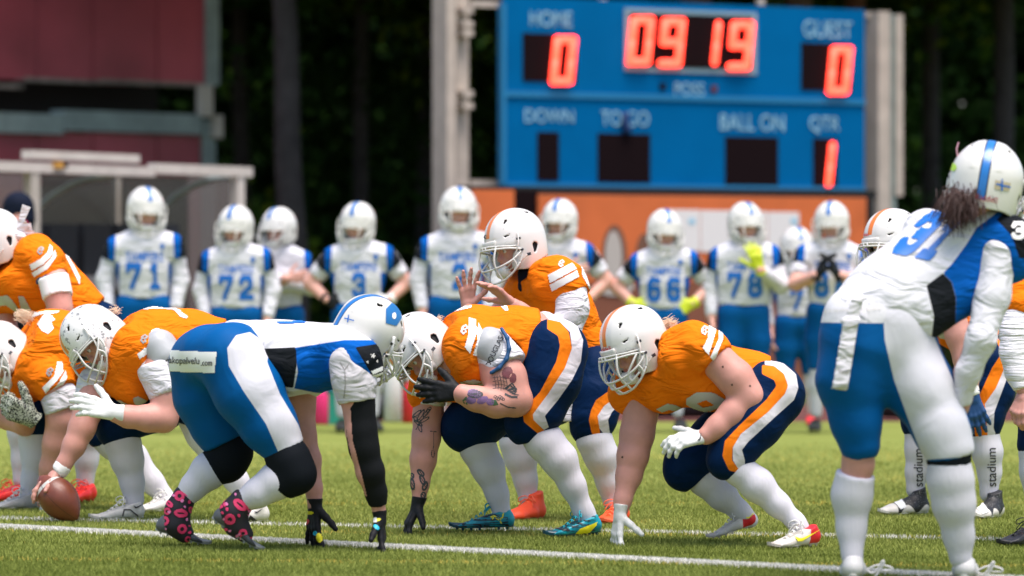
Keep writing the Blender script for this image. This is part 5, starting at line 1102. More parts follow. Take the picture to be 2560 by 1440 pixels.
# ---------------------------------------------------------------- blue defender, stooped, seen from behind the hip
def player_d():
    p = Person(17.9, (640, 1378), 'white and blue jersey player bent forward with black and pink ankle covers', mask='line', team='b')
    p.neck = p.P(850, 860, 0.0)
    p.head(925, 822, -0.02, (0.74, 0.46, -0.48), (0.50, -0.02, .85), helmet='b', buckle=True)
    near = [(880, 905, -.2, 42), (888, 990, -.21, 38), (900, 1080, -.21, 34), (905, 1120, -.21, 32)]; fore = [(908, 1120, -.21, 33), (925, 1180, -.2, 30), (940, 1235, -.18, 21), (948, 1280, -.16, 18)]
    far = [(760, 930, .18, 42), (750, 1010, .18, 38), (758, 1090, .17, 33)]; ffore = [(758, 1090, .17, 32), (772, 1150, .16, 31), (784, 1220, .14, 22), (787, 1265, .13, 19)]
    p.body([{'c': [(540, 910, 0, 76), (660, 890, 0, 66), (760, 890, 0, 72), (840, 890, 0, 70)], 'w': (0, 1, 0), 'r': 1.2}, near, fore, far, ffore,
            [(585, 905, -.12, 84), (640, 1010, -.15, 68), (705, 1115, -.16, 46)], [(728, 1165, -.16, 40), (690, 1205, -.16, 40), (640, 1235, -.16, 30), (600, 1262, -.15, 22)],
            [(510, 925, .12, 80), (535, 1030, .12, 64), (575, 1110, .12, 46)], [(570, 1140, .12, 40), (525, 1180, .12, 39), (480, 1225, .12, 26), (462, 1260, .12, 22)]])
    J = p.solid('jersey', [dict(p=p.ch([(640, 890, 0, 78), (720, 897, 0, 92), (790, 895, 0, 84), (850, 890, 0, 76), (870, 895, 0, 66)], (0, 1, 0), 1.22), k=.04, cuts=[p.cut((800, 890, 0), (628, 880, 0), .9), (p.P(880, 850, 0), nrm((.9, 0, .5)))]),
                         dict(p=p.ch([(585, 860, -.02, 62), (660, 860, 0, 56)], (0, 1, 0), 1.6), k=.03, cuts=[(p.P(572, 830, 0), nrm((-1, 0, -.55)))], join=.05),
                         dict(p=p.ch([(855, 880, -.13, 68), (890, 905, -.19, 66), (905, 930, -.2, 52)]), k=.02, cuts=[p.cut((870, 880, -.18), (895, 965, -.2), .92)], join=.04),
                         dict(p=p.ch([(800, 920, .12, 62), (770, 950, .18, 50)]), join=.03)], J_B, noise=WJ,
            regions={'bl': ([(735, 870), (860, 850), (930, 850), (975, 880), (975, 960), (880, 1010), (735, 975), (745, 930)], .5), 'bk': [([(650, 872), (740, 868), (742, 910), (733, 970), (700, 965), (660, 930)], .5), ([(888, 868), (975, 855), (975, 990), (925, 990), (925, 930)], .5)], 'ar': ([(640, 960), (720, 968), (790, 982), (840, 985), (840, 1040), (640, 1040)], .5)})
    stripes(p, 'jersey', [[(690, 805), (765, 803), (762, 808), (700, 811)]], J, PRB)
    p.print('number', 'jersey', poly_mask([[(927, 928), (955, 916), (956, 926), (932, 936)], [(931, 938), (956, 930), (957, 935), (936, 944)]]), NUM_W, J, jump=.1)
    p.print('star_mark', 'jersey', poly_mask([star(932, 890, 7), star(918, 905, 4), star(942, 903, 4)]), LOGO_L, J, jump=.1)
    p.solid('sleeve', [dict(p=p.ch([(878, 905, -.205, 56), (886, 950, -.215, 53), (893, 1010, -.215, 48)]), cuts=[p.cut((885, 950, -.21), (893, 1006, -.215))], sub=p.ch([(893, 1000, -.215, 38), (897, 1040, -.215, 40)]))], SLV, noise=WF)
    p.print('sleeve_seam', 'sleeve', poly_mask([line_poly([(850, 905), (862, 925), (864, 960), (860, 995)], 2.2), line_poly([(862, 925), (872, 910)], 2)]), LOGO_G, None, 1.4, .002)
    p.solid('arm_sleeve', [dict(p=p.ch([(898, 1000, -.212, 40), (904, 1080, -.212, 36), (910, 1120, -.212, 35), (926, 1180, -.2, 33), (940, 1230, -.18, 25), (946, 1270, -.17, 22)]), cuts=[p.cut((940, 1230, -.18), (944, 1264, -.17)), p.cut((906, 1080, -.2), (898, 990, -.21))])], ARMB)
    p.print('skin_gap', 'arm_sleeve', poly_mask([[(862, 1000), (876, 1010), (882, 1100), (903, 1180), (918, 1240), (908, 1240), (885, 1170), (868, 1090)]]), skinmat(), None, 2, .0015)
    wh = [(625, 830), (655, 850), (672, 880), (668, 905), (700, 985), (745, 1060), (778, 1140), (700, 1140), (665, 1060), (610, 980), (572, 915), (568, 870), (590, 838)]
    pt = [(700, 1125), (672, 1145), (655, 1110), (672, 1095)]
    PA = p.solid('pants', [dict(p=p.ch([(525, 888, .0, 78), (600, 880, 0, 74), (650, 885, 0, 66)], (0, 1, 0), 1.3) + p.ch([(578, 898, -.12, 92), (622, 980, -.15, 86), (670, 1060, -.16, 70), (715, 1130, -.16, 52)]), k=.04, cuts=[p.cut((670, 1060, -.16), (715, 1132, -.16), .98)]),
                      dict(p=p.ch([(512, 910, .10, 92), (520, 990, .12, 84), (545, 1060, .12, 68), (570, 1110, .12, 58)]), k=.04, cuts=[p.cut((545, 1060, .12), (568, 1106, .12), 1)], join=.05)], P_B, regions={'wh': (wh, .0)}, noise=WF)
    p.print('word_patch', 'pants', poly_mask([[(426, 876), (542, 881), (537, 932), (424, 928)]]), NUM_W, PA, step=2, off=.003, jump=.08)
    p.print('patch_word', 'pants', frame_mask(text_mask('jakopalvelu', .006), (420, 913), (500, 915), (421, 892)), PRK, PA, step=1.0, off=.006, jump=.08)
    p.print('patch_word', 'pants', frame_mask(text_mask('.com', .01), (505, 914), (532, 914), (505, 904)), PRK, PA, step=1.0, off=.006, jump=.08)
    for nm, c, ct in (('near', [(700, 1110, -.16, 50), (722, 1150, -.165, 52), (738, 1185, -.165, 50), (700, 1208, -.16, 46)], ((722, 1150, -.16), (678, 1215, -.16))), ('far', [(560, 1090, .12, 50), (578, 1130, .12, 52), (565, 1155, .12, 50), (520, 1175, .12, 44)], ((578, 1130, .12), (515, 1172, .12)))):
        p.solid('knee_sleeve', [dict(p=p.ch(c), cuts=[p.cut(*ct)])], KNEEB)
    p.solid('sock', [dict(p=p.ch([(720, 1185, -.16, 44), (690, 1203, -.16, 44), (645, 1232, -.16, 35), (605, 1255, -.15, 27)]))], SOCK)
    p.solid('sock', [dict(p=p.ch([(560, 1150, .12, 44), (522, 1178, .12, 44), (485, 1215, .12, 32), (462, 1245, .12, 27)]))], SOCK)
    SP = mat('ankle_cover_black', (0.012, 0.010, 0.016), 0.7); PK = mat('print_pink', (0.72, 0.035, 0.13), 0.6); PK2 = mat('print_light_pink', (0.75, 0.20, 0.42), 0.6)
    S_DK = mat('shoe_black_grey', (0.03, 0.035, 0.04), 0.4, [('heel', (0.075, 0.08, 0.08))], bump=(50, .4, .003)); S_SM = mat('sole_metal_grey', (0.20, 0.21, 0.19), 0.35)
    p.shoe((527, 1300, -.15), (652, 1386, -.12), S_DK, S_SM, up=(.55, 0, .8), flat=False, L=.25); p.shoe((388, 1330, .12), (525, 1370, .14), S_DK, S_SM, up=(.3, 0, 1), flat=False, L=.25)
    p.solid('ankle_cover', [dict(p=p.ch([(606, 1252, -.15, 32), (584, 1280, -.15, 34), (590, 1312, -.14, 30), (612, 1335, -.13, 22)]), k=.02, cuts=[p.cut((590, 1275, -.15), (616, 1238, -.15)), ])], SP, noise=[(26, .002, 3)], keep='cov0')
    p.solid('ankle_cover', [dict(p=p.ch([(463, 1240, .12, 31), (444, 1275, .12, 32), (442, 1310, .12, 32), (462, 1334, .12, 24)]), k=.02, cuts=[p.cut((445, 1268, .12), (470, 1228, .12))])], SP, noise=[(26, .002, 8)], keep='cov1')
    rg = random.Random(3)
    def lips(u, v, s_, a): return [ell(u, v, s_, s_ * .62, a), ell(u, v, s_ * .55, s_ * .13, a)]
    def ring(u, v, s_): return [ell(u, v, s_, s_), ell(u, v, s_ * .4, s_ * .4)]
    c1 = [lips(600, 1262, 19, .7), ring(575, 1298, 14), ring(588, 1300, 12)[:1] if False else ring(607, 1333, 11), ring(556, 1247, 10), lips(546, 1262, 12, .9), lips(622, 1270, 10, 1.2), ring(628, 1350, 8)]
    c2 = [lips(452, 1283, 17, .1), ring(449, 1240, 13), ring(419, 1278, 9), ring(455, 1322, 12), ring(470, 1348, 8), lips(424, 1260, 11, .8), ring(412, 1302, 12), lips(476, 1275, 9, 1.3)]
    for cs, t in ((c1, ['cov0']), (c2, ['cov1'])):
        for q in cs: p.print('pink_print', t, poly_mask(q), PK, None, 1.4, .0025, .03)
    for k in range(22):
        for (u0, v0, t) in ((580, 1290, 'cov0'), (448, 1285, 'cov1')):
            u = u0 + rg.uniform(-42, 52); v = v0 + rg.uniform(-55, 60); r_ = rg.uniform(2, 4.2)
            decal('pink_print', p.bv(t), poly_mask([ell(u, v, r_ * 1.3, r_, rg.uniform(0, 3), 8)]), PK if k % 2 else PK2, p.root, p.org, 1.4, .0026, .03)
    p.hand(950, 1292, -.155, (.10, -.1, -1), (-.8, .1, -.1), (-.2, -.8, .0), GL_C, size=1.0, curl=(-.15, .2, .3, .35), spread=.38, th=.15, back=(-.1, 0, 1), name='glove', cuff=.03)
    p.hand(787, 1262, .13, (-.06, -.1, -1), (.6, .4, -.1), (.5, -.7, 0), GL_C, size=1.05, curl=(.1, .2, .2, .1), spread=.38, th=.3, back=(0, 0, 1), cuff=.03)
    hk = [k for k in p.geo if k.startswith('hand')]
    PC = mat('print_cyan', (0.02, 0.45, 0.65), .5); PR = PK
    for k, lst in ((hk[0], ((ell(990, 1355, 13, 6, .5), PC), (ell(941, 1318, 8, 5, .7), PC), (ell(944, 1300, 8, 4, -.3), PRY), (ell(978, 1345, 7, 3, .7), PRR))), (hk[1], ((ell(798, 1345, 8, 12, -.2), PRY), (ell(788, 1333, 5, 6), PC), (ell(768, 1305, 5, 8, .5), PRR), (ell(775, 1282, 10, 4), PRY)))):
        for q, m in lst: p.print('glove_print', k, poly_mask([q]), m, None, 1.3, .002, .03)
    p.print('glove_tag', hk[0], poly_mask([[(928, 1296), (942, 1294), (943, 1306), (930, 1308)]]), NUM_W, None, 1.3, .003, .03)
    p.print('shield_badge', 'helmet', poly_mask([[(964, 772), (978, 758), (1000, 770), (1003, 795), (990, 815), (964, 808)]]), mat('badge_blue', (0.01, .14, .38), .4), None, 1.4, .003)
    p.print('shield_badge', 'helmet', poly_mask([ell(984, 790, 5, 8)]), NUM_W, None, 1.2, .0045)
    p.print('cross_mark', 'helmet', poly_mask([line_poly([(862, 796), (886, 802)], 2.6)]), PRB, None, 1.2, .004); p.print('cross_mark', 'helmet', poly_mask([line_poly([(873, 788), (870, 806)], 2.6)]), PRB, None, 1.2, .004)
    return p
# ---------------------------------------------------------------- the centre with the ball
def player_c():
    p = Person(20.0, (330, 1300), 'orange jersey player snapping the ball with bare upper arms and white glove', mask='mid')
    p.neck = p.P(315, 880, 0.02)
    p.head(226, 838, -0.02, (-0.50, -0.52, -0.72), (-0.80, 0.1, .60), helmet='c', buckle=False)
    near = [(400, 925, -.2, 50), (420, 990, -.24, 42), (408, 1044, -.27, 36)]; fore = [(408, 1044, -.27, 36), (370, 1046, -.3, 33), (320, 1042, -.33, 27), (290, 1035, -.35, 22)]
    far = [(235, 975, .0, 38), (222, 1020, -.04, 37), (205, 1070, -.08, 34)]; ffore = [(205, 1070, -.08, 33), (185, 1115, -.1, 29), (160, 1160, -.12, 20), (148, 1182, -.13, 17)]
    p.hand(143, 1183, -.13, (-.75, -.12, -.45), (.45, .1, -.8), (.2, -.9, .3), None, curl=(.35, .42, .48, .5), spread=.22, th=.2)
    p.body([{'c': [(330, 880, 0, 78), (430, 865, 0, 78), (540, 880, 0, 72)], 'w': (0, 1, .1), 'r': 1.2}, near, fore, far, ffore,
            [(545, 890, -.1, 72), (515, 980, -.13, 56), (490, 1040, -.14, 42)], [(498, 1065, -.14, 34), (535, 1125, -.14, 35), (585, 1200, -.14, 26), (628, 1258, -.14, 19)],
            [(530, 910, .1, 72), (400, 1010, .1, 58), (300, 1060, .08, 44)], [(300, 1090, .08, 36), (315, 1140, .08, 35), (328, 1200, .08, 25), (335, 1245, .08, 20)]])
    J = p.solid('jersey', [dict(p=p.ch([(322, 880, 0, 90), (390, 868, 0, 98), (470, 862, 0, 88), (580, 880, 0, 78)], (0, 1, .1), 1.22) + p.ch([(300, 930, .03, 78), (262, 950, .08, 48)]), k=.04, cuts=[p.cut((400, 866, 0), (560, 880, 0)), (p.P(292, 850, 0), nrm((-.85, -.3, .4)))]),
                         dict(p=p.ch([(345, 870, -.13, 66), (375, 885, -.18, 58)]), k=.02, cuts=[p.cut((340, 870, -.13), (397, 890, -.2), .9)], join=.03),
                         dict(p=p.ch([(325, 900, -.1, 60), (330, 960, -.08, 58)]), join=.04)], J_O, noise=WJ)
    p.solid('shoulder_pad', [dict(p=p.ch([(398, 868, -.2, 46), (412, 890, -.21, 46)]), k=.02, cuts=[p.cut((390, 880, -.2), (408, 942, -.22))])], PADG, noise=[(20, .002, 2)])
    p.solid('pad_edge', [dict(p=p.ch([(378, 934, -.25, 9), (405, 944, -.27, 9), (440, 940, -.25, 9)]), k=.01)], PADB, h=.006)
    p.print('pad_word', 'shoulder_pad', frame_mask(text_mask('DC', .015), (416, 915), (432, 905), (414, 900)), PRK, None, 1.0, .004, .05)
    p.solid('undersleeve', [dict(p=p.ch([(398, 925, -.21, 54), (420, 975, -.235, 52)]), cuts=[p.cut((398, 920, -.2), (424, 996, -.24), .95), p.cut((420, 975, -.2), (398, 900, -.2), 1)])], UND, noise=WF)
    p.solid('undersleeve', [dict(p=p.ch([(238, 960, .02, 46), (224, 1010, .01, 44)]), cuts=[p.cut((238, 960, .02), (222, 1018, .0), 1)])], UND, noise=WF)
    stripes(p, 'jersey', [[(378, 828), (388, 822), (400, 823), (396, 850), (384, 872), (350, 897), (344, 886), (372, 862)], [(385, 880), (375, 908), (362, 923), (354, 910), (372, 892)]], J)
    badge(p, 'jersey', 361, 848, 12, LOGO_G, .1, J)
    p.print('number', 'jersey', poly_mask([[(312, 772), (345, 764), (385, 762), (440, 772), (455, 778), (400, 772), (350, 775), (318, 778)]]), NUM_W, J, jump=.1)
    p.print('number', 'jersey', poly_mask([[(432, 772), (446, 776), (470, 792), (466, 797), (450, 792)]]), NUM_W, J, jump=.1)
    p.print('number', 'jersey', poly_mask([[(275, 998), (300, 1000), (325, 1013), (338, 1023), (310, 1022), (285, 1015)]]), NUM_S, J, jump=.05); p.print('number', 'jersey', poly_mask([[(332, 995), (345, 990), (365, 1000), (373, 1022), (350, 1018), (336, 1008)]]), NUM_S, J, jump=.05)
    p.solid('pants', [dict(p=p.ch([(520, 885, 0, 70), (550, 900, 0, 72)], (0, 1, 0), 1.25) + p.ch([(545, 900, -.1, 78), (520, 980, -.13, 68), (492, 1040, -.14, 56)]), k=.03, cuts=[p.cut((520, 980, -.14), (500, 1078, -.14), .9)]),
                      dict(p=p.ch([(530, 920, .1, 76), (400, 1010, .1, 66), (300, 1050, .08, 60), (290, 1068, .08, 55)]), k=.03, cuts=[p.cut((292, 1030, .08), (308, 1118, .08), .95)])], P_O, noise=WF)
    p.solid('sock', [dict(p=p.ch([(490, 1050, -.14, 44), (510, 1085, -.14, 43), (545, 1135, -.14, 40), (590, 1200, -.14, 29), (628, 1255, -.14, 22)]))], SOCK)
    p.solid('sock', [dict(p=p.ch([(297, 1080, .08, 43), (308, 1110, .08, 43), (318, 1150, .08, 40), (330, 1205, .08, 29), (336, 1250, .08, 25)]))], SOCK)
    p.shoe((357, 1298, .08), (228, 1300, .08), S_GRY, S_SOLG, lace=LACEW); p.shoe((668, 1310, -.14), (545, 1314, -.14), S_GRY, S_SOLG, lace=LACEW)
    p.print('swoosh', 'shoe0', poly_mask([swoosh(349, 1266, 16, 1, -.05), line_poly([(306, 1290), (310, 1275), (325, 1275), (345, 1290)], 3)]), PRK, None, 1.3, .004); p.print('swoosh', 'shoe1', poly_mask([swoosh(648, 1278, 14, 1, -.2)]), PRK, None, 1.3, .004)
    p.print('shoe_trim', 'shoe1', poly_mask([[(608, 1312), (625, 1288), (650, 1306), (640, 1310), (626, 1298), (617, 1311)]]), PRK, None, 1.3, .004)
    p.hand(285, 1032, -.36, (-.93, -.15, .28), (.1, .8, -.35), (.05, .1, 1), GL_W, size=1.12, fat=1.05, curl=(.3, .32, .35, .4), spread=.13, th=.2, back=(1, .1, -.1), cuff=.05)
    p.solid('wrist_strap', [dict(p=p.ch([(150, 1176, -.125, 22), (158, 1165, -.12, 23)]), cuts=[p.cut((158, 1168, -.12), (140, 1182, -.12), .9), p.cut((150, 1176, -.12), (168, 1156, -.12), .8)])], NUM_W)
    p.hair((284, 776, .0), (.8, .1, .35), 110, .016, HAIR_B, r=.0014, spreadv=.012, seed=5)
    p.print('sock_emblem', ['sock'], poly_mask([[(0, 0)] * 3]), PRB, None) if False else None
    p.print('helmet_cross_mark', 'helmet', poly_mask([line_poly([(158, 900), (166, 908)], 3)]), PRK, None, 1.0, .004); p.print('helmet_cross_mark', 'helmet', poly_mask([line_poly([(167, 901), (157, 907)], 3)]), PRK, None, 1.0, .004)
    return p
# ---------------------------------------------------------------- guard at the left edge
def player_b():
    p = Person(20.9, (150, 1282), 'orange jersey player with speckled glove under the facemask at the left edge', mask='mid')
    p.neck = p.P(85, 900, 0.02)
    p.head(-6, 876, -0.02, (-0.55, -0.45, -0.72), (-0.8, 0.1, .6), helmet='o', buckle=True)
    near = [(140, 975, -.2, 40), (155, 1050, -.19, 38), (142, 1110, -.17, 36)]; fore = [(142, 1110, -.17, 35), (130, 1170, -.14, 31), (114, 1240, -.1, 20), (110, 1255, -.1, 18)]
    far = [(20, 985, .15, 40), (20, 1040, .1, 34), (62, 1060, 0, 30)]
    p.body([{'c': [(95, 900, 0, 76), (180, 880, 0, 76), (280, 900, 0, 72)], 'w': (0, 1, .1), 'r': 1.2}, near, fore, far, [(62, 1060, 0, 28), (60, 1035, -.1, 22), (50, 1015, -.2, 20)],
            [(290, 920, -.1, 70), (270, 1010, -.1, 58), (262, 1080, -.1, 42)], [(270, 1095, -.1, 34), (320, 1135, -.1, 34), (375, 1200, -.1, 25), (415, 1245, -.1, 19)],
            [(280, 920, .1, 70), (180, 1000, .1, 56), (95, 1050, .08, 42)], [(92, 1075, .08, 34), (92, 1130, .08, 33), (80, 1200, .08, 22), (72, 1240, .08, 19)]])
    J = p.solid('jersey', [dict(p=p.ch([(80, 890, 0, 92), (130, 870, 0, 96), (200, 875, 0, 88), (290, 900, 0, 76)], (0, 1, .1), 1.22) + p.ch([(70, 960, .06, 66), (40, 970, .1, 46)]), k=.04, cuts=[p.cut((120, 870, 0), (285, 900, 0)), (p.P(52, 860, 0), nrm((-.85, -.3, .4)))]),
                         dict(p=p.ch([(105, 925, -.12, 66), (125, 945, -.17, 60), (145, 975, -.2, 52)]), k=.02, cuts=[p.cut((110, 920, -.14), (150, 988, -.2), .95)], join=.03)], J_O, noise=WJ)
    p.solid('undersleeve', [dict(p=p.ch([(148, 992, -.19, 48), (154, 1022, -.2, 45)]), cuts=[p.cut((135, 975, -.2), (155, 1026, -.2)), p.cut((150, 1000, -.2), (128, 950, -.2))])], UND, noise=WF)
    stripes(p, 'jersey', [[(143, 905), (155, 905), (158, 930), (140, 955), (114, 982), (106, 968), (135, 940)], [(163, 925), (167, 945), (150, 972), (126, 995), (120, 984), (148, 955)]], J)
    badge(p, 'jersey', 125, 930, 12, LOGO_G, .1, J)
    p.print('number', 'jersey', poly_mask([[(94, 810), (110, 787), (128, 788), (138, 800), (128, 805), (134, 822), (120, 835), (105, 828)]]), NUM_W, J, jump=.1); p.print('number', 'jersey', poly_mask([[(60, 795), (80, 783), (118, 778), (150, 778), (140, 784), (105, 786), (75, 796)]]), NUM_W, J, jump=.1)
    p.solid('pants', [dict(p=p.ch([(280, 910, 0, 74)], (0, 1, 0), 1.25) + p.ch([(285, 930, -.1, 72), (270, 1010, -.1, 62), (262, 1080, -.1, 50)]), k=.03, cuts=[p.cut((270, 1010, -.1), (290, 1108, -.1))]),
                      dict(p=p.ch([(280, 920, .1, 74), (180, 990, .1, 66), (95, 1040, .08, 58), (88, 1055, .08, 52)]), k=.03, cuts=[p.cut((88, 1020, .08), (92, 1100, .08), .95)])], P_O, noise=WF)
    p.solid('sock', [dict(p=p.ch([(262, 1085, -.1, 42), (285, 1105, -.1, 42), (330, 1145, -.1, 38), (380, 1205, -.1, 28), (418, 1248, -.1, 22)]))], SOCK)
    p.solid('sock', [dict(p=p.ch([(90, 1065, .08, 41), (90, 1100, .08, 41), (92, 1140, .08, 38), (80, 1200, .08, 26), (70, 1245, .08, 23)]))], SOCK)
    S_GR2 = mat('shoe_grey_knit', (0.46, 0.45, 0.43), .7, bump=(120, .6, .003))
    p.shoe((95, 1278, .08), (-25, 1285, .08), S_GR2, S_SOLG, lace=LACEW); p.shoe((445, 1288, -.1), (345, 1300, -.1), S_WHT, S_SOLG, lace=LACEW)
    p.hand(80, 1045, -.25, (-.75, -.2, .35), (.1, .9, .1), (0, .2, 1), GL_L, size=1.2, fat=1.35, curl=(.9, 1.0, 1.0, 1.0), spread=.05, th=.1, back=(.6, .3, -.5), cuff=.03)
    p.hand(112, 1258, -.1, (-.1, -.1, -1), (.5, .2, 0), (-.3, -.9, 0), GL_W, size=.95, curl=(.3, .3, .3, .3), spread=.25, back=(.1, 0, 1), th=.3)
    p.hair((48, 788, .0), (.98, .0, .05), 260, .06, HAIR_B, r=.0015, spreadv=.013, seed=6)
    return p
# ---------------------------------------------------------------- upright back at the left edge
def player_a():
    p = Person(21.6, (120, 1255), 'orange jersey player with white arm tape and white bow on the helmet at upper left', mask='mid')
    p.neck = p.P(55, 650, 0.02)
    p.head(-16, 592, -0.0, (-0.80, -0.42, -0.42), (-0.4, 0.0, .9), helmet='o', buckle=False)
    near = [(136, 695, -.22, 33), (142, 730, -.27, 34), (151, 775, -.29, 33)]
    p.body([{'c': [(70, 700, 0, 66), (140, 750, 0, 66), (230, 800, 0, 62)], 'w': (0, 1, .1), 'r': 1.2}, near, [(152, 770, -.22, 30), (110, 820, -.25, 27), (70, 850, -.25, 18)], [(20, 740, .18, 36), (10, 820, .16, 30), (60, 870, .1, 20)],
            [(250, 830, -.1, 56), (235, 920, -.1, 48), (220, 1000, -.1, 38)], [(220, 1010, -.1, 36), (220, 1070, -.1, 34), (215, 1150, -.1, 23), (212, 1200, -.1, 18)],
            [(235, 830, .1, 56), (140, 920, .1, 48), (60, 990, .1, 38)], [(60, 1000, .1, 34), (58, 1060, .1, 33), (55, 1140, .1, 22), (54, 1190, .1, 18)]])
    J = p.solid('jersey', [dict(p=p.ch([(60, 700, 0, 84), (115, 705, 0, 82), (170, 752, 0, 72), (215, 782, 0, 62)], (0, 1, .1), 1.22) + p.ch([(30, 720, .08, 70), (0, 740, .14, 50)]), k=.04, cuts=[p.cut((110, 710, 0), (232, 790, 0)), (p.P(30, 640, 0), nrm((-.6, -.3, .7)))]),
                         dict(p=p.ch([(90, 640, -.12, 58), (112, 655, -.17, 52), (125, 680, -.19, 46)]), k=.02, cuts=[p.cut((95, 640, -.14), (130, 706, -.2), .95)], join=.03)], J_O, noise=WJ)
    p.solid('dark_underlayer', [dict(p=p.ch([(120, 668, -.19, 42), (128, 700, -.2, 40)]), cuts=[p.cut((120, 660, -.19), (131, 708, -.2), .95)])], PADB)
    p.solid('arm_tape', [dict(p=p.ch([(132, 690, -.24, 39), (146, 748, -.285, 38)]), cuts=[p.cut((132, 690, -.24), (145, 745, -.28)), p.cut((141, 730, -.26), (131, 688, -.25), .95)])], TAPE)
    stripes(p, 'jersey', [[(124, 612), (131, 618), (132, 635), (110, 660), (80, 676), (75, 662), (105, 645), (120, 628)], [(136, 624), (141, 640), (120, 672), (86, 692), (80, 682), (112, 662), (130, 642)]], J)
    badge(p, 'jersey', 102, 627, 11, LOGO_G, .1, J)
    p.print('number', 'jersey', poly_mask([[(-5, 740), (20, 738), (35, 755), (50, 778), (40, 780), (15, 762), (0, 765)]]), NUM_S, J, jump=.1); p.print('number', 'jersey', poly_mask([[(46, 740), (60, 741), (78, 775), (70, 778), (52, 770)]]), NUM_S, J, jump=.1)
    p.print('number', 'jersey', poly_mask([[(145, 610), (160, 625), (185, 665), (200, 695), (198, 712), (188, 690), (168, 650)]]), NUM_W, J, jump=.1)
    p.solid('pants', [dict(p=p.ch([(215, 790, 0, 54), (245, 812, 0, 62)], (0, 1, 0), 1.25) + p.ch([(250, 840, -.1, 62), (235, 920, -.1, 56), (222, 990, -.1, 46)]), k=.03, cuts=[p.cut((235, 920, -.1), (221, 1020, -.1))]),
                      dict(p=p.ch([(235, 840, .1, 62), (140, 920, .1, 56), (62, 985, .1, 48)]), k=.03, cuts=[p.cut((60, 950, .1), (58, 1030, .1))])], P_O, noise=WF)
    p.solid('sock', [dict(p=p.ch([(222, 1000, -.1, 42), (220, 1040, -.1, 42), (220, 1080, -.1, 40), (216, 1150, -.1, 28), (213, 1205, -.1, 22)]))], SOCK)
    p.solid('sock', [dict(p=p.ch([(60, 1000, .1, 40), (60, 1040, .1, 40), (58, 1080, .1, 38), (56, 1150, .1, 26), (54, 1200, .1, 22)]))], SOCK)
    LR = mat('lace_red', (.8, .04, .02), .5)
    p.shoe((232, 1252, -.1), (165, 1250, -.1), S_RED, MATS.get('sole_red') or mat('sole_red', (.6, .02, .02), .4), lace=LR); p.shoe((66, 1250, .1), (-40, 1255, .1), S_RED, MATS['sole_red'], lace=LR)
    b = MB()
    c = p.P(45, 575, -.05) - p.org
    for a, l, w_ in (((.35, 0, 1), .13, .022), ((1, 0, .15), .07, .028), ((1, 0, -.35), .08, .024), ((.8, -.2, .5), .06, .02)):
        a = nrm(a); q = nrm(np.cross(a, (0, 1, .2))); e = c + a * l
        b.add([c - q * w_ * .5, c + q * w_ * .5, e + q * w_, e - q * w_, c - q * w_ * .5 + A_(0, .004, 0), c + q * w_ * .5 + A_(0, .004, 0), e + q * w_ * .8 + A_(0, .012, 0), e - q * w_ + A_(0, .006, 0)], [(0, 1, 2, 3), (7, 6, 5, 4), (0, 4, 5, 1), (1, 5, 6, 2), (2, 6, 7, 3), (3, 7, 4, 0)])
    b.build('bow', UND, p.root)
    p.solid('nape_wrap', [dict(p=p.ch([(40, 590, -.05, 14), (54, 592, -.06, 12)]))], UND)
    p.hair((70, 595, .03), (.8, .1, .2), 40, .04, HAIR_B, r=.0015, spreadv=.008, seed=7)
    return p
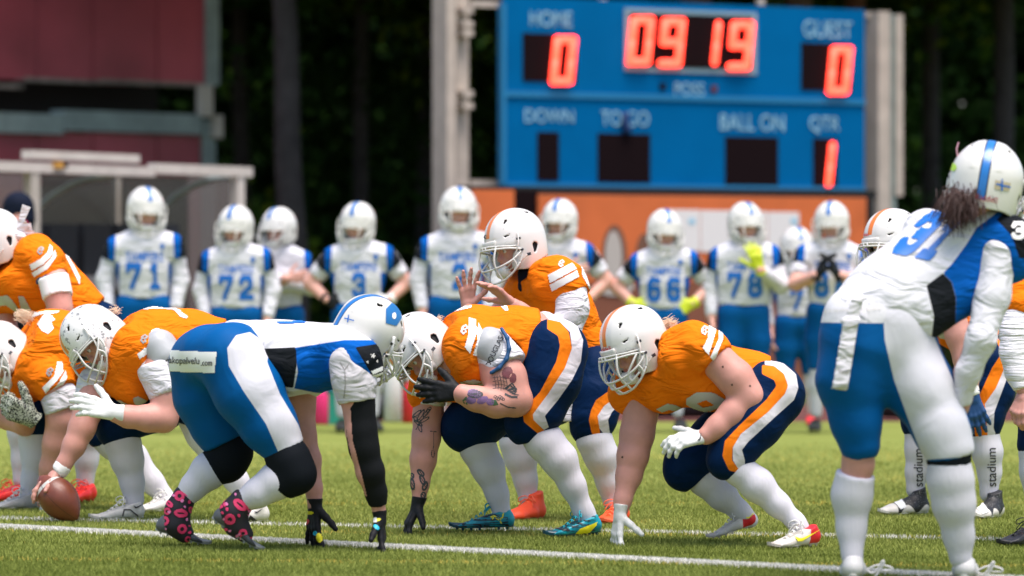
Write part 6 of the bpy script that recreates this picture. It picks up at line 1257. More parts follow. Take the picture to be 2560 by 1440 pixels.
# ---------------------------------------------------------------- white and blue linebacker, number 31, near right
def player_i():
    p = Person(16.0, (2270, 1452), 'white and blue number 31 player seen from behind, hands on knees', mask='mid', team='b')
    p.neck = p.P(2440, 540, 0.05)
    p.head(2466, 452, 0.06, (0.16, 0.97, -0.10), (.18, .10, 1), helmet='b', scale=1.06)
    arm = [(2490, 640, .05, 46), (2478, 740, -.02, 40), (2448, 850, -.08, 34)]; fore = [(2448, 850, -.08, 34), (2415, 930, -.05, 29), (2405, 990, -.02, 26), (2400, 1020, 0, 24)]
    p.hand(2402, 1018, .0, (-.05, .1, -1), (-.75, .5, 0), (-.6, -.7, 0), None, size=1.05, curl=(.25, .3, .35, .4), spread=.3, th=.2)
    p.body([{'c': [(2190, 850, 0, 92), (2290, 720, .05, 100), (2390, 620, .1, 100)], 'w': (1, .2, .3), 'r': 1.1}, arm, fore, [(2330, 620, .25, 44), (2250, 800, .4, 40), (2235, 960, .38, 30)],
            [(2135, 880, -.0, 74), (2128, 1000, -.02, 64), (2145, 1110, 0, 48), (2146, 1160, .02, 47)], [(2146, 1160, .02, 45), (2130, 1230, .04, 45), (2128, 1320, .04, 32), (2132, 1400, .02, 24)],
            [(2260, 880, .05, 84), (2315, 1000, .0, 72), (2365, 1110, -.04, 54)], [(2368, 1150, -.04, 54), (2380, 1240, -.02, 52), (2395, 1330, 0, 36), (2402, 1400, 0, 28)]])
    J = p.solid('jersey', [dict(p=p.ch([(2395, 640, .12, 118), (2330, 680, .1, 118), (2240, 740, .05, 112), (2150, 810, 0, 100)], (1, .3, .3), 1.12), k=.05, cuts=[p.cut((2300, 700, 0), (2165, 835, 0), .93), (p.P(2455, 535, .05), nrm((.5, .3, .8)))]),
                         dict(p=p.ch([(2480, 590, .05, 76), (2520, 610, .02, 72), (2535, 650, .0, 58)]), k=.03, cuts=[p.cut((2490, 600, 0), (2548, 730, 0), .9)], join=.06),
                         dict(p=p.ch([(2310, 790, -.02, 62), (2390, 720, .02, 75), (2470, 660, .05, 70)]), join=.06, cuts=[(p.P(2340, 845, 0), nrm((.15, 0, -1)))]),
                         dict(p=p.ch([(2320, 590, .25, 70)]), join=.04)], J_B, noise=WJ,
            regions={'bl': ([(2507, 520), (2441, 570), (2416, 611), (2379, 661), (2357, 683), (2379, 705), (2390, 745), (2388, 815), (2470, 800), (2620, 760), (2620, 520)], .6), 'bk': [([(2357, 683), (2316, 714), (2335, 790), (2326, 870), (2388, 840), (2390, 745), (2379, 705)], .6), ([(2491, 549), (2515, 528), (2610, 510), (2610, 650), (2548, 645), (2530, 590)], .6)]})
    # white back panel keeps the number
    p.print('number', 'jersey', frame_mask(digits_mask('31', .13, 1.0), (2222, 630), (2335, 652), (2320, 528)), PRB, J, step=2.4, off=.004, jump=.1)
    p.print('number', 'jersey', frame_mask(digits_mask('3', .11, 1.0), (2528, 598), (2562, 598), (2528, 555)), NUM_W, J, step=2.2, off=.004, jump=.1)
    p.solid('long_sleeve', [dict(p=p.ch([(2495, 630, -.02, 51), (2480, 740, -.05, 46), (2452, 850, -.1, 39), (2420, 930, -.07, 33), (2405, 1005, -.03, 27)]), k=.03, cuts=[p.cut((2415, 930, -.07), (2404, 1010, -.02))])], SLVL, noise=[(10, .004, 3), (24, .002, 2)])
    wh = [(2205, 740), (2290, 745), (2330, 830), (2400, 990), (2450, 1140), (2310, 1150), (2275, 1060), (2235, 950), (2212, 850)]
    wb = [(2020, 806), (2020, 690), (2240, 700), (2208, 808)]
    PA = p.solid('pants', [dict(p=p.ch([(2165, 800, .0, 98), (2230, 800, 0, 92)], (1, .2, 0), 1.12) + p.ch([(2150, 870, .0, 106), (2128, 950, -.0, 86), (2140, 1050, 0, 62), (2150, 1110, 0, 53)]), k=.04, cuts=[p.cut((2135, 1050, 0), (2152, 1150, 0), 1)]),
                      dict(p=p.ch([(2250, 870, .02, 96), (2300, 970, .0, 84), (2352, 1070, -.03, 69), (2372, 1120, -.04, 65)]), k=.04, cuts=[p.cut((2345, 1050, 0), (2378, 1148, 0), 1)], join=.06)], P_B, regions={'wh': (wh, 1.0), 'wb': (wb, 1.0)}, noise=WF)
    p.print('belt_word', 'pants', frame_mask(text_mask('jakopalvelu', .0), (2062, 784), (2200, 778), (2062, 772)), LOGO_L, PA, step=1.8, off=.004, jump=.1)
    p.solid('towel', [dict(p=[(p.P(2145, 745, -.19), p.P(2128, 800, -.20), p.R(6), p.R(6), A_(1, .1, 0), 4.2), (p.P(2128, 800, -.20), p.P(2100, 972, -.20), p.R(6), p.R(6), A_(1, .1, 0), 3.8)], k=.01, cuts=[(p.P(2100, 975, -.2), nrm((-.1, 0, -1)))])], UND, h=.007)
    p.print('towel_word', 'towel', frame_mask(text_mask('Tamf', .01), (2094, 932), (2122, 935), (2095, 922)), LOGO_G, None, step=1.6, off=.003)
    p.solid('knee_sleeve', [dict(p=p.ch([(2372, 1110, -.04, 60), (2372, 1170, -.04, 54)]), cuts=[p.cut((2372, 1110, -.04), (2373, 1162, -.04))])], KNEEB)
    p.solid('sock', [dict(p=p.ch([(2372, 1160, -.04, 54), (2376, 1200, -.03, 56), (2384, 1260, -.02, 52), (2396, 1340, 0, 38), (2402, 1395, 0, 30)]), cuts=[p.cut((2378, 1220, -.03), (2372, 1152, -.03))])], SOCK, noise=WF)
    p.solid('sock', [dict(p=p.ch([(2142, 1170, .02, 50), (2130, 1240, .04, 50), (2128, 1320, .04, 37), (2131, 1392, .02, 29)]), cuts=[p.cut((2132, 1240, .04), (2143, 1184, .02))])], SOCK, noise=WF)
    LL = mat('lace_long_white', (.75, .72, .72), .6)
    p.shoe((2410, 1448, -.04), (2418, 1452, .22), S_WHT, S_SOLG, sgn=1); p.shoe((2132, 1446, -.04), (2135, 1450, .22), S_WHT, S_SOLG, sgn=1)
    for u, v in ((2140, 1425), (2415, 1428)):
        b = MB()
        for dx, dz, e in ((.09, .012, .02), (.06, .035, -.01)):
            c = p.P(u + 25, v, -.02) - p.org; b.tube([c, c + A_(dx * .5, -.01, e), c + A_(dx, -.02, dz), c + A_(dx * 1.05, -.02, dz - .012), c + A_(dx * .5, -.01, e - .02)], .0035, 5, 4)
        b.build('long_laces', LL, p.root, True)
    p.hair((2390, 492, -.08), (-.25, -.35, -.9), 420, .12, HAIR_D, r=.0024, spreadv=.022, seed=8, wild=.3, curl=.04)
    p.hair((2425, 500, -.10), (-.1, -.4, -.9), 260, .075, HAIR_D, r=.0024, spreadv=.022, seed=9, wild=.3, curl=.04)
    p.print('flag_badge', 'helmet', poly_mask([[(2488, 450), (2526, 458), (2522, 478), (2486, 472)]]), mat('badge_tan', (.5, .42, .28), .5), None, 1.8, .003); p.print('flag_badge', 'helmet', poly_mask([line_poly([(2490, 460), (2524, 468)], 4)]), PRB, None, 1.5, .005); p.print('flag_badge', 'helmet', poly_mask([line_poly([(2504, 448), (2503, 476)], 4)]), PRB, None, 1.5, .005)
    p.print('helmet_word', 'helmet', frame_mask(text_mask('Riddell', .01), (2440, 498), (2492, 508), (2441, 484)), mat('print_dull_red', (.35, .03, .05), .5), None, 1.4, .004)
    p.print('green_mark', 'helmet', poly_mask([ell(2384, 418, 8, 10)]), mat('print_lime', (.45, .7, .05), .5), None, 1.8, .003)
    b = MB(); c = p.P(2394, 392, .05) - p.org; b.tube([c, c + A_(-.004, 0, .03), c + A_(.004, 0, .055)], .007, 6, flat=.4); b.build('ribbon_tip', mat('ribbon_pink', (.7, .35, .42), .6), p.root)
    return p
# ---------------------------------------------------------------- receiver behind 31 and the one at the right edge
def player_h():
    p = Person(20.4, (2370, 1294), 'orange jersey player with navy glove on the knee, half behind number 31', mask='mid')
    p.neck = p.P(2290, 680, 0.02)
    p.head(2232, 596, 0.0, (-0.80, -0.58, -0.10), (-.1, 0, 1), helmet='o')
    near = [(2372, 760, -.2, 36), (2396, 840, -.22, 32), (2412, 900, -.24, 28)]
    p.body([{'c': [(2310, 740, 0, 62), (2380, 800, 0, 62), (2460, 880, 0, 58)], 'w': (0, 1, .1), 'r': 1.2}, near, [(2412, 900, -.24, 28), (2422, 950, -.26, 24), (2428, 985, -.27, 17)], [(2270, 780, .16, 32), (2260, 880, .12, 28), (2300, 980, .08, 18)],
            [(2480, 920, -.1, 56), (2476, 990, -.12, 46), (2462, 1070, -.14, 38)], [(2462, 1090, -.14, 33), (2468, 1130, -.14, 33), (2474, 1180, -.13, 24), (2472, 1230, -.13, 19)],
            [(2460, 930, .1, 56), (2370, 1000, .12, 46), (2300, 1050, .12, 38)], [(2298, 1080, .12, 33), (2300, 1120, .12, 33), (2292, 1180, .12, 25), (2288, 1225, .12, 20)]])
    J = p.solid('jersey', [dict(p=p.ch([(2300, 740, 0, 70), (2370, 790, 0, 68), (2450, 860, 0, 60)], (0, 1, .1), 1.22), k=.04, cuts=[p.cut((2370, 790, 0), (2462, 872, 0))]),
                         dict(p=p.ch([(2340, 720, -.14, 50), (2372, 760, -.2, 44)]), k=.02, cuts=[p.cut((2340, 720, -.14), (2380, 790, -.2))], join=.03)], J_O, noise=WJ)
    p.print('number', 'jersey', poly_mask([[(2338, 832), (2352, 824), (2372, 835), (2382, 848), (2352, 846)]]), NUM_S, J, jump=.1)
    orr = [(2504, 820), (2530, 870), (2520, 900), (2490, 970), (2462, 1010), (2470, 1100), (2440, 1100), (2430, 1040), (2450, 985), (2480, 920), (2505, 882), (2490, 850)]
    wh = [(2531, 875), (2536, 900), (2512, 960), (2486, 1030), (2484, 1070), (2490, 1088), (2466, 1096), (2452, 1060), (2458, 1010), (2490, 960), (2520, 900)]
    p.solid('pants', [dict(p=p.ch([(2440, 870, 0, 54), (2468, 900, 0, 60)], (0, 1, 0), 1.25) + p.ch([(2486, 910, -.1, 60), (2480, 980, -.12, 54), (2464, 1040, -.14, 46), (2460, 1070, -.14, 42)]), k=.03, cuts=[p.cut((2468, 1020, -.14), (2464, 1098, -.14))]),
                      dict(p=p.ch([(2460, 930, .1, 60), (2370, 1000, .12, 56), (2302, 1040, .12, 48), (2296, 1060, .12, 44)]), k=.03, cuts=[p.cut((2298, 1030, .12), (2300, 1095, .12))])], P_O, regions={'or': (orr, .05), 'wh': (wh, .05)}, noise=WF)
    p.solid('sock', [dict(p=p.ch([(2462, 1085, -.14, 37), (2468, 1130, -.14, 37), (2474, 1180, -.13, 28), (2472, 1235, -.13, 23)]))], SOCK, keep='sk0'); p.solid('sock', [dict(p=p.ch([(2298, 1080, .12, 38), (2300, 1125, .12, 36), (2292, 1180, .12, 27), (2288, 1225, .12, 23)]))], SOCK, keep='sk1')
    for k_, u0, v0, l in (('sk1', 2307, 1216, 94), ('sk0', 2490, 1216, 96)):
        p.print('sock_word', k_, frame_mask(text_mask('stadium', .004), (u0, v0), (u0 - 1, v0 - l), (u0 - 22, v0)), PRK, None, 1.0, .003)
    p.shoe((2318, 1290, .12), (2190, 1292, .12), S_HI, S_SOLG, style='high'); p.shoe((2498, 1300, -.13), (2420, 1302, -.13), S_HI, S_SOLG, style='high')
    for k_, (u, v) in (('shoe0', (2245, 1250)), ('shoe1', (2450, 1262))): p.print('shoe_strap', k_, poly_mask([[(u - 16, v), (u + 2, v - 14), (u + 22, v + 18), (u + 6, v + 24)]]), NUM_W, None, 1.4, .004)
    p.hand(2430, 990, -.27, (.25, -.15, -.9), (.1, .9, 0), (-.3, -.4, 0), GL_N, size=1.0, curl=(.3, .3, .3, .3), spread=.2, back=(-.1, 0, 1), cuff=.03)
    p.solid('wrist_wrap', [dict(p=p.ch([(2424, 965, -.265, 22), (2432, 1000, -.27, 21)]), cuts=[p.cut((2424, 965, -.26), (2430, 992, -.27)), p.cut((2430, 990, -.27), (2423, 962, -.26))])], NUM_W)
    p.print('helmet_word', 'helmet', frame_mask(text_mask('Riddell', .01), (2156, 591), (2174, 590), (2156, 583)), PRR, None, .9, .004)
    return p
def player_j():
    p = Person(18.3, (2590, 1362), 'orange jersey player with ribbed white sleeve and black shoe cut by the right edge', mask='mid')
    p.neck = p.P(2632, 640, .0)
    p.head(2622, 545, 0.0, (-0.75, -0.62, -0.1), (-.1, 0, 1), helmet='o')
    p.hand(2560, 985, -.3, (-.35, -.3, -.9), (.5, .6, 0), (-.1, -.9, 0), None, curl=(.6, .7, .8, .9), spread=.08, th=.2)
    p.body([{'c': [(2620, 740, 0, 70), (2640, 850, 0, 64), (2650, 930, 0, 66)], 'w': (.5, 1, 0), 'r': 1.2}, [(2560, 740, -.2, 36), (2540, 830, -.24, 34), (2535, 880, -.26, 30)], [(2535, 880, -.26, 29), (2545, 930, -.28, 26), (2558, 975, -.3, 18)], [(2700, 740, .2, 36), (2720, 900, .1, 26)],
            [(2640, 950, -.08, 60), (2600, 1030, -.12, 52), (2585, 1110, -.12, 40)], [(2585, 1120, -.12, 36), (2590, 1180, -.12, 36), (2592, 1300, -.1, 22)], [(2690, 950, .1, 60), (2720, 1100, .1, 42), (2730, 1320, .1, 24)]])
    J = p.solid('jersey', [dict(p=p.ch([(2615, 720, 0, 84), (2625, 800, 0, 80), (2640, 870, 0, 72)], (.5, 1, 0), 1.15), k=.04, cuts=[p.cut((2625, 800, 0), (2645, 905, 0))]), dict(p=p.ch([(2585, 700, -.14, 58), (2560, 760, -.21, 52)]), cuts=[p.cut((2585, 700, -.14), (2553, 812, -.22), .9)], join=.03)], J_O, noise=WJ)
    p.print('number', 'jersey', poly_mask([[(2534, 786), (2552, 792), (2565, 830), (2558, 835), (2540, 808)]]), NUM_W, J, jump=.1)
    RIB = mat('ribbed_white_sleeve', (.76, .74, .77), .7, fold=(18, 1.0, .02, (.3, .3, 3.0), (0, 0, 0)))
    p.solid('ribbed_sleeve', [dict(p=p.ch([(2560, 750, -.2, 42), (2542, 830, -.24, 40), (2537, 880, -.26, 36), (2546, 930, -.28, 31), (2556, 970, -.3, 24)]), cuts=[p.cut((2546, 930, -.28), (2557, 976, -.3))])], RIB, noise=[(60, .002, 2)])
    p.solid('pants', [dict(p=p.ch([(2650, 930, 0, 70)], (.5, 1, 0), 1.2) + p.ch([(2640, 950, -.08, 66), (2605, 1030, -.12, 60), (2590, 1110, -.12, 48)]), cuts=[p.cut((2600, 1030, -.12), (2588, 1135, -.12))]), dict(p=p.ch([(2690, 950, .1, 66), (2718, 1080, .1, 48)]))], P_O, noise=WF)
    p.solid('sock', [dict(p=p.ch([(2588, 1130, -.12, 42), (2592, 1180, -.12, 40), (2596, 1300, -.1, 25)]))], SOCK); p.solid('sock', [dict(p=p.ch([(2720, 1100, .1, 44), (2730, 1310, .1, 26)]))], SOCK)
    p.shoe((2612, 1355, -.1), (2483, 1362, -.1), S_BLK, S_SOLK, lace=mat('lace_black', (.02, .02, .02), .6)); p.shoe((2745, 1350, .1), (2620, 1355, .1), S_BLK, S_SOLK)
    return p
for f in (player_g, player_e, player_qb, player_d, player_c, player_b, player_a, player_i, player_h, player_j): f()
# ---------------------------------------------------------------- the ball
M_BALL = mat('ball_leather', (0.18, 0.042, 0.018), 0.42, [('bs', (0.62, 0.60, 0.55)), ('seam', (0.06, 0.012, 0.006))], vary=0.18, vscale=18, bump=(330, 0.5, 0.0015), coat=.15)
def ball():
    c = W(146, 1245, 19.84); a = nrm((0.62, -0.25, -0.66)); c[2] = max(c[2], .1)
    x = a; z = nrm(np.array([.6, -.2, .7]) - x * (np.array([.6, -.2, .7]) @ x)); y = np.cross(z, x)
    o = empty('football', c, 'brown leather ball held tilted on the turf by the snapping player', 'ball')
    V = []; n, m = 28, 32
    for i in range(n + 1):
        t = -1 + 2 * i / n; r = .089 * (max(0, 1 - abs(t) ** 1.95)) ** .80
        for j in range(m):
            an = 2 * math.pi * j / m; V.append(x * t * .142 + (y * math.cos(an) + z * math.sin(an)) * r)
    Fc = [(i * m + j, i * m + (j + 1) % m, (i + 1) * m + (j + 1) % m, (i + 1) * m + j) for i in range(n) for j in range(m)]
    V = np.array(V); tx = V @ x / .142; ty = V @ y; tz = V @ z
    half = np.where(tx < 0, .009 - np.abs(-tx - .50) * .142 * 1.0, -1)
    seam = .0012 - np.minimum(np.abs(ty), np.abs(tz))
    me = mesh_from('leather', V, Fc, [M_BALL], attrs={'bs': half, 'seam': seam}); ob('leather', me, o)
    b = MB()
    for k in range(8): q = x * (-.05 + .014 * k); b.tube([q - z * .087 + y * -.012, q - z * .0915, q - z * .087 + y * .012], .0022, 5, 3)
    b.tube([x * -.055 - z * .089, z * -.0925, x * .055 - z * .089], .0018, 5, 3); b.build('laces', NUM_W, o, True)
ball()
# ================================================================ players waiting on the far sideline
PRBD = mat('print_deep_blue', (0.0, 0.06, 0.26), 0.5); GL_Y = mat('glove_lime', (0.60, 0.68, 0.02), 0.5, vary=.1, vscale=30)
SBK = mat('shoe_sideline_black', (0.02, 0.022, 0.02), 0.5); SRD = mat('shoe_sideline_red', (0.7, 0.04, 0.05), 0.5); SGN = mat('shoe_sideline_lime', (0.05, 0.09, 0.01), 0.5)
def side(c, t, f, label, num, arms='down', glove=None, yaw=None, D=31.2, wide=1.0, word=True, long=True, shoe=None, helmet='b', nu=0):
    rr = random.Random(int(c)); yaw = rr.uniform(-.38, .38) if yaw is None else yaw; tilt = -0.10 + rr.uniform(-.12, .05); hx = rr.uniform(-5, 5); lean = rr.uniform(-7, 7)
    k = (f - t) / 610.0; p = Person(D, (c, f), label, group='players waiting on the far sideline', fine=False, team='b', mask='line')
    X = lambda dx, dy, dd=0.0, r=10: (c + (dx + lean * max(0, (dy - 150)) / 150 * (dy < 310) + lean * (dy >= 310)) * k, t + dy * k + (dx * .05 * (1 if lean > 0 else -1) if 120 < dy < 200 else 0), dd, r * k)
    p.neck = p.P(*X(0, 132)[:3])
    p.head(c + hx, t + 52, 0, (math.sin(yaw) * 1.0, -math.cos(yaw), tilt), (rr.uniform(-.06, .06), 0, 1), helmet=helmet, scale=1.02 * min(1.05, max(.95, k)))
    arm = []; slv = []; hands = []
    for sg, a in ((-1, arms if isinstance(arms, str) else arms[0]), (1, arms if isinstance(arms, str) else arms[1])):
        S0 = X(sg * 74, 152, .02, 24)
        if a == 'down': E = X(sg * (92 + rr.uniform(-4, 6)), 232, .03, 20); Wr = X(sg * (86 + rr.uniform(-10, 6)), 310, -.05, 13); hd = ((0, -.15, -1), (-sg, 0, 0), (0, -1, 0))
        elif a == 'hips': E = X(sg * 126, 218, .06, 19); Wr = X(sg * 82, 262, -.05, 13); hd = ((-sg, -.2, -.5), (0, 1, 0), (0, 0, 1))
        elif a == 'chest': E = X(sg * 96, 225, -.03, 20); Wr = X(sg * 40, 185, -.24, 14); hd = ((-sg * .3, -.2, 1), (0, 1, 0), (-sg, 0, 0))
        elif a == 'clasp': E = X(sg * 94, 222, -.08, 20); Wr = X(sg * 28 - 12, 200, -.28, 14); hd = ((-sg * .45, -.1, 1), (-sg, .3, 0), (0, -1, 0))
        elif a == 'fold': E = X(sg * 92, 222, -.02, 20); Wr = X(-sg * 22, 205 + sg * 8, -.22, 14); hd = ((-sg, 0, .1), (0, 1, 0), (0, 0, 1))
        arm += [[S0, E], [E, Wr]]; slv.append((S0, E, Wr, a))
        g = glove if (glove and not isinstance(glove, tuple)) else (glove[0 if sg < 0 else 1] if glove else None)
        hands.append((Wr, hd, g))
    for Wr, hd, g in hands:
        p.hand(*Wr[:3], hd[0], hd[1], hd[2], g, curl=(.3, .35, .4, .45), spread=.2, size=1.12 if g else 1.0)
    p.body([{'c': [X(0, 150, 0, 40), X(0, 210, 0, 38), X(0, 290, 0, 40)], 'w': (1, 0, 0), 'r': 1.4 * wide}] + arm + [[X(sg * 28, 300, 0, 36), X(sg * 36, 370, 0, 30), X(sg * 38, 430, 0, 22)] for sg in (-1, 1)] + [[X(sg * 38, 450, 0, 20), X(sg * 40, 490, .02, 20), X(sg * 42, 560, .02, 12)] for sg in (-1, 1)])
    bl = [([(c + sg * 120 * k, t + 100 * k), (c + sg * 70 * k, t + 104 * k), (c + sg * 72 * k, t + 150 * k), (c + sg * 74 * k, t + 190 * k), (c + sg * 74 * k, t + 200 * k), (c + sg * 120 * k, t + 200 * k)], 1) for sg in (-1, 1)] + [([(c + (lean + sg * 60 * wide) * k, t + 190 * k), (c + sg * 110 * k, t + 190 * k), (c + sg * 110 * k, t + 285 * k), (c + (lean + sg * 62 * wide) * k, t + 285 * k)], 1) for sg in (-1, 1)]
    bk = [([(c + sg * 130 * k, t + 105 * k), (c + sg * 91 * k, t + 105 * k), (c + sg * 88 * k, t + 180 * k), (c + sg * 130 * k, t + 230 * k)], 1) for sg in (-1, 1)]
    J = p.solid('jersey', [dict(p=p.ch([X(0, 150, 0, 46), X(0, 205, 0, 47), X(0, 285, 0, 43)], (1, 0, 0), 1.42 * wide), k=.04, cuts=[(p.P(*X(0, 278)[:3]), A_(0, 0, -1))]),
                           dict(p=p.ch([X(-30, 140, 0, 30), X(-66, 148, 0, 27)]) + p.ch([X(30, 140, 0, 30), X(66, 148, 0, 27)]) + p.ch([X(-30, 142, 0, 30), X(30, 142, 0, 30)]), k=.03, join=.05)] +
                          [dict(p=p.ch([X(sg * 68, 150, 0, 29), (S0[0] + (E[0] - S0[0]) * .55, S0[1] + (E[1] - S0[1]) * .55, E[2] * .5, 27 * k)]), k=.02, cuts=[p.cut(S0, E, .38)], join=.03) for sg, (S0, E, Wr, a) in zip((-1, 1), slv)], J_B, regions={'bl': bl, 'bk': bk}, noise=[(14, .0022, int(c) % 17)])
    for S0, E, Wr, a in slv:
        if long: p.solid('long_sleeve', [dict(p=p.ch([(*S0[:3], 25 * k), (*E[:3], 22 * k), (Wr[0], Wr[1], Wr[2], 15 * k)]), cuts=[p.cut(E, Wr, .95)])], SLVL)
        else: p.solid('undersleeve', [dict(p=p.ch([(*S0[:3], 27 * k), (*E[:3], 24 * k)]), cuts=[p.cut(S0, E, .72)])], SLVL)
    p.solid('pants', [dict(p=p.ch([X(-24, 292, 0, 38), X(24, 292, 0, 38)])), dict(p=p.ch([X(-28, 300, 0, 42), X(-36, 370, 0, 36), X(-38, 445, 0, 26)]), join=.04, cuts=[p.cut(X(-36, 370), X(-38, 448))]), dict(p=p.ch([X(28, 300, 0, 42), X(36, 370, 0, 36), X(38, 445, 0, 26)]), join=.04, cuts=[p.cut(X(36, 370), X(38, 448))])], P_B)
    for sg in (-1, 1): p.solid('sock', [dict(p=p.ch([X(sg * 38, 446, 0, 23), X(sg * 40, 485, .02, 23), X(sg * 42, 560, .03, 15)]))], SOCK)
    for i, sg in enumerate((-1, 1)):
        m = (shoe or (SBK, SBK))[i]; p.shoe((c + sg * 42 * k, f - 4, .06), (c + sg * 50 * k, f, -.20), m, S_SOLK, L=.27)
    if num:
        w_ = 38 if len(num) == 1 else 92
        p.print('number', 'jersey', frame_mask(digits_mask(num, .125 if len(num) > 1 else .12, 1.35), (c + (nu - w_ / 2) * k, t + 256 * k), (c + (nu + w_ / 2) * k, t + 256 * k), (c + (nu - w_ / 2) * k, t + 192 * k)), PRB, J, step=2.4, off=.006, jump=.3)
    if word:
        p.print('team_word', 'jersey', frame_mask(text_mask('TAMPERE', .012), (c - 46 * k, t + 186 * k), (c + 46 * k, t + 186 * k), (c - 46 * k, t + 164 * k)), PRB, J, step=1.8, off=.006, jump=.3)
        p.print('chest_badge', 'jersey', poly_mask([ell(c + 44 * k, t + 150 * k, 6, 7)]), PRB, J, step=2, off=.006, jump=.3)
    return p
side(361, 465, 1080, 'number 71 sideline player before the dugout, arms hanging in long white sleeves', '71')
side(590, 508, 1084, 'number 72 sideline player with arms hanging down, right of number 71', '72', wide=1.08)
side(694, 512, 1078, 'half turned sideline player right behind number 72, arms folded', '', arms=('fold', 'fold'), yaw=-.6, D=32.0, word=False)
side(897, 500, 1080, 'number 3 sideline player with bare forearms and hands on hips', '3', arms='hips', long=False, glove=(GL_K, NUM_W))
side(1143, 465, 1082, 'tall sideline player left of the quarterback, arms straight in white sleeves', '2', nu=6)
side(1396, 493, 1080, 'sideline player standing behind the quarterback with a hand on the hip', '', arms=('fold', 'hips'), long=False, word=True)
side(1660, 518, 1078, 'number 66 sideline player with lime gloves and hands on hips', '66', arms='hips', long=False, glove=GL_Y)
side(1862, 500, 1080, 'number 78 sideline player raising one lime glove to the chest', '78', arms=('down', 'chest'), glove=(None, GL_Y), wide=1.12)
side(1992, 560, 1072, 'shorter sideline player mostly hidden left of the clasped hands', '7', arms='down', D=32.6, word=False, shoe=(SRD, SRD))
side(2080, 498, 1080, 'number 88 sideline player clasping dark gloves before the chest', '88', arms='clasp', long=False, glove=GL_K, yaw=-.25, shoe=(SBK, SGN))
# hooded coach by the dugout
def coach():
    D0 = 33.5; p = Person(D0, (45, 1060), 'person in dark hooded jacket standing by the dugout at the left edge', cat='coach', fine=False)
    HD = cloth('dark_hoodie', (0.010, 0.014, 0.028))
    p.neck = p.P(45, 590, 0); p.head(45, 535, 0, (.1, -1, -.1), helmet=None)
    p.hand(-30, 780, 0, (0, -.1, -1), (1, 0, 0), (0, -1, 0), None); p.hand(120, 780, 0, (0, -.1, -1), (-1, 0, 0), (0, -1, 0), None)
    p.body([{'c': [(45, 640, 0, 34), (45, 760, 0, 36)], 'w': (1, 0, 0), 'r': 1.3}, [(-18, 640, 0, 20), (-30, 720, 0, 18), (-30, 775, 0, 12)], [(108, 640, 0, 20), (120, 720, 0, 18), (120, 775, 0, 12)], [(20, 780, 0, 30), (15, 900, 0, 24), (14, 1030, 0, 14)], [(70, 780, 0, 30), (75, 900, 0, 24), (76, 1030, 0, 14)]])
    p.solid('hooded_jacket', [dict(p=p.ch([(45, 625, 0, 42), (45, 790, 0, 44)], (1, 0, 0), 1.35)), dict(p=p.ch([(-20, 625, 0, 26), (-30, 720, 0, 23), (-30, 765, 0, 18)])), dict(p=p.ch([(110, 625, 0, 26), (120, 720, 0, 23), (120, 765, 0, 18)])),
                              dict(p=p.ch([(46, 518, .02, 40), (46, 545, .03, 41), (45, 585, .02, 36)]), sub=p.ch([(44, 535, -.20, 31), (44, 560, -.16, 31)]))], HD)
    p.solid('trousers', [dict(p=p.ch([(20, 790, 0, 36), (15, 900, 0, 28), (14, 1040, 0, 20)])), dict(p=p.ch([(70, 790, 0, 36), (75, 900, 0, 28), (76, 1040, 0, 20)]))], HD)
    p.solid('face_scarf', [dict(p=p.ch([(30, 562, -.10, 13), (58, 564, -.10, 13)]))], mat('pink_scarf', (.5, .03, .08), .7))
    p.shoe((14, 1052, .05), (10, 1056, -.2), SBK, S_SOLK); p.shoe((76, 1052, .05), (80, 1056, -.2), SBK, S_SOLK)
coach()
# ---------------------------------------------------------------- things lying at the sideline
def on_ground(u, v, dd=0): g = gp(u, v); return np.array([g[0], g[1] + dd, 0.0])
def bottle(u, v, m, cap, label, h=.26, r=.045):
    o = empty('bottle', on_ground(u, v), label, 'bottle', 'bottles at the sideline'); b = MB(); prof = [(0, r * .9), (.01, r), (h * .62, r), (h * .75, r * .7), (h * .82, r * .42), (h * .86, r * .42)]
    V = [(rr * math.cos(a), rr * math.sin(a), z) for z, rr in prof for a in [2 * math.pi * i / 12 for i in range(12)]]
    b.add(V, [(k * 12 + i, k * 12 + (i + 1) % 12, (k + 1) * 12 + (i + 1) % 12, (k + 1) * 12 + i) for k in range(len(prof) - 1) for i in range(12)] + [tuple(range(12))[::-1], tuple(range(60, 72))]); b.build('bottle_body', m, o, True)
    b = MB(); b.tube([(0, 0, h * .86), (0, 0, h)], r * .48, 10); b.build('cap', cap, o)
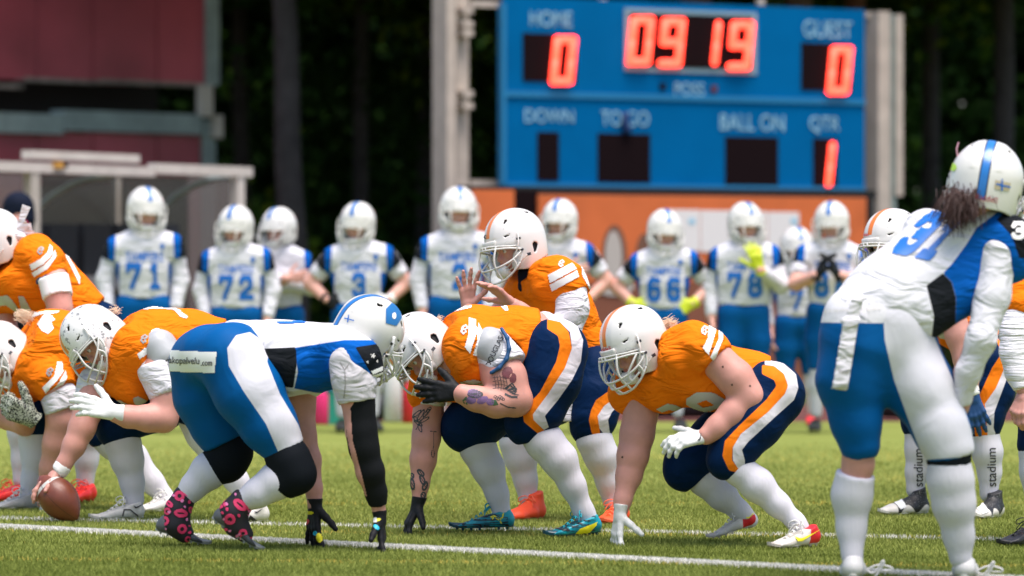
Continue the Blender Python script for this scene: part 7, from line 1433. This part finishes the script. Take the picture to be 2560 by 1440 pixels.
def bag(u, v, w_, h_, m, m2, label, cat='bag'):
    o = empty('kit_bag', on_ground(u, v), label, cat); V, Fc = solid([dict(p=[(A_(-w_ / 2, 0, h_ * .5), A_(w_ / 2, 0, h_ * .5), h_ * .5, h_ * .5)])], .03, noise=[(14, .012, 3)]); V[:, 2] = np.maximum(V[:, 2], 0)
    ob('bag_body', mesh_from('bag_body', V, Fc, [m]), o); b = MB(); b.tube([(-w_ * .3, -.05, h_ * .9), (-w_ * .15, -.06, h_ * 1.25), (w_ * .15, -.06, h_ * 1.25), (w_ * .3, -.05, h_ * .9)], .015, 6, 3); b.build('handle', m2, o, True)
def cooler(u, v, m, m2, label):
    o = empty('cooler_box', on_ground(u, v), label, 'cooler'); b = MB(); b.box((0, 0, .13), (.34, .26, .26)); b.build('box', m, o); b = MB(); b.box((0, 0, .285), (.36, .28, .05)); b.build('lid', m2, o); b = MB(); b.tube([(-.17, -.1, .25), (-.19, -.12, .36), (.19, -.12, .36), (.17, -.1, .25)], .012, 6, 3); b.build('handle', m2, o, True)
PKM = mat('bottle_pink', (.75, .03, .18), .4); WHM = mat('bottle_white', (.7, .7, .68), .4); RDM = mat('bottle_red', (.6, .02, .03), .4)
bottle(804, 1060, PKM, WHM, 'pink bottle at the sideline left of the teal cooler', .36, .07); cooler(842, 1059, mat('cooler_teal', (.02, .28, .22), .5), mat('cooler_blue', (.02, .2, .42), .5), 'teal cooler box with blue lid at the sideline')
bag(950, 1052, .30, .22, mat('bag_black', (.015, .015, .02), .6), S_SOLK, 'black kit bag at the sideline beside a white bottle'); bottle(982, 1054, WHM, WHM, 'white bottle between the black bag and the red bottle', .55, .07); bottle(1024, 1056, RDM, WHM, 'red bottle right of the white bottle at the sideline', .38, .06)
bag(906, 1050, .2, .2, mat('bag_grey', (.12, .12, .13), .6), S_SOLK, 'grey kit bag at the sideline left of the black one'); bag(2240, 1046, .6, .3, MATS['bag_black'], S_SOLK, 'long black kit bag beyond the field at the right'); bag(1700, 1046, .5, .25, MATS['bag_black'], S_SOLK, 'black kit bag behind number 66')
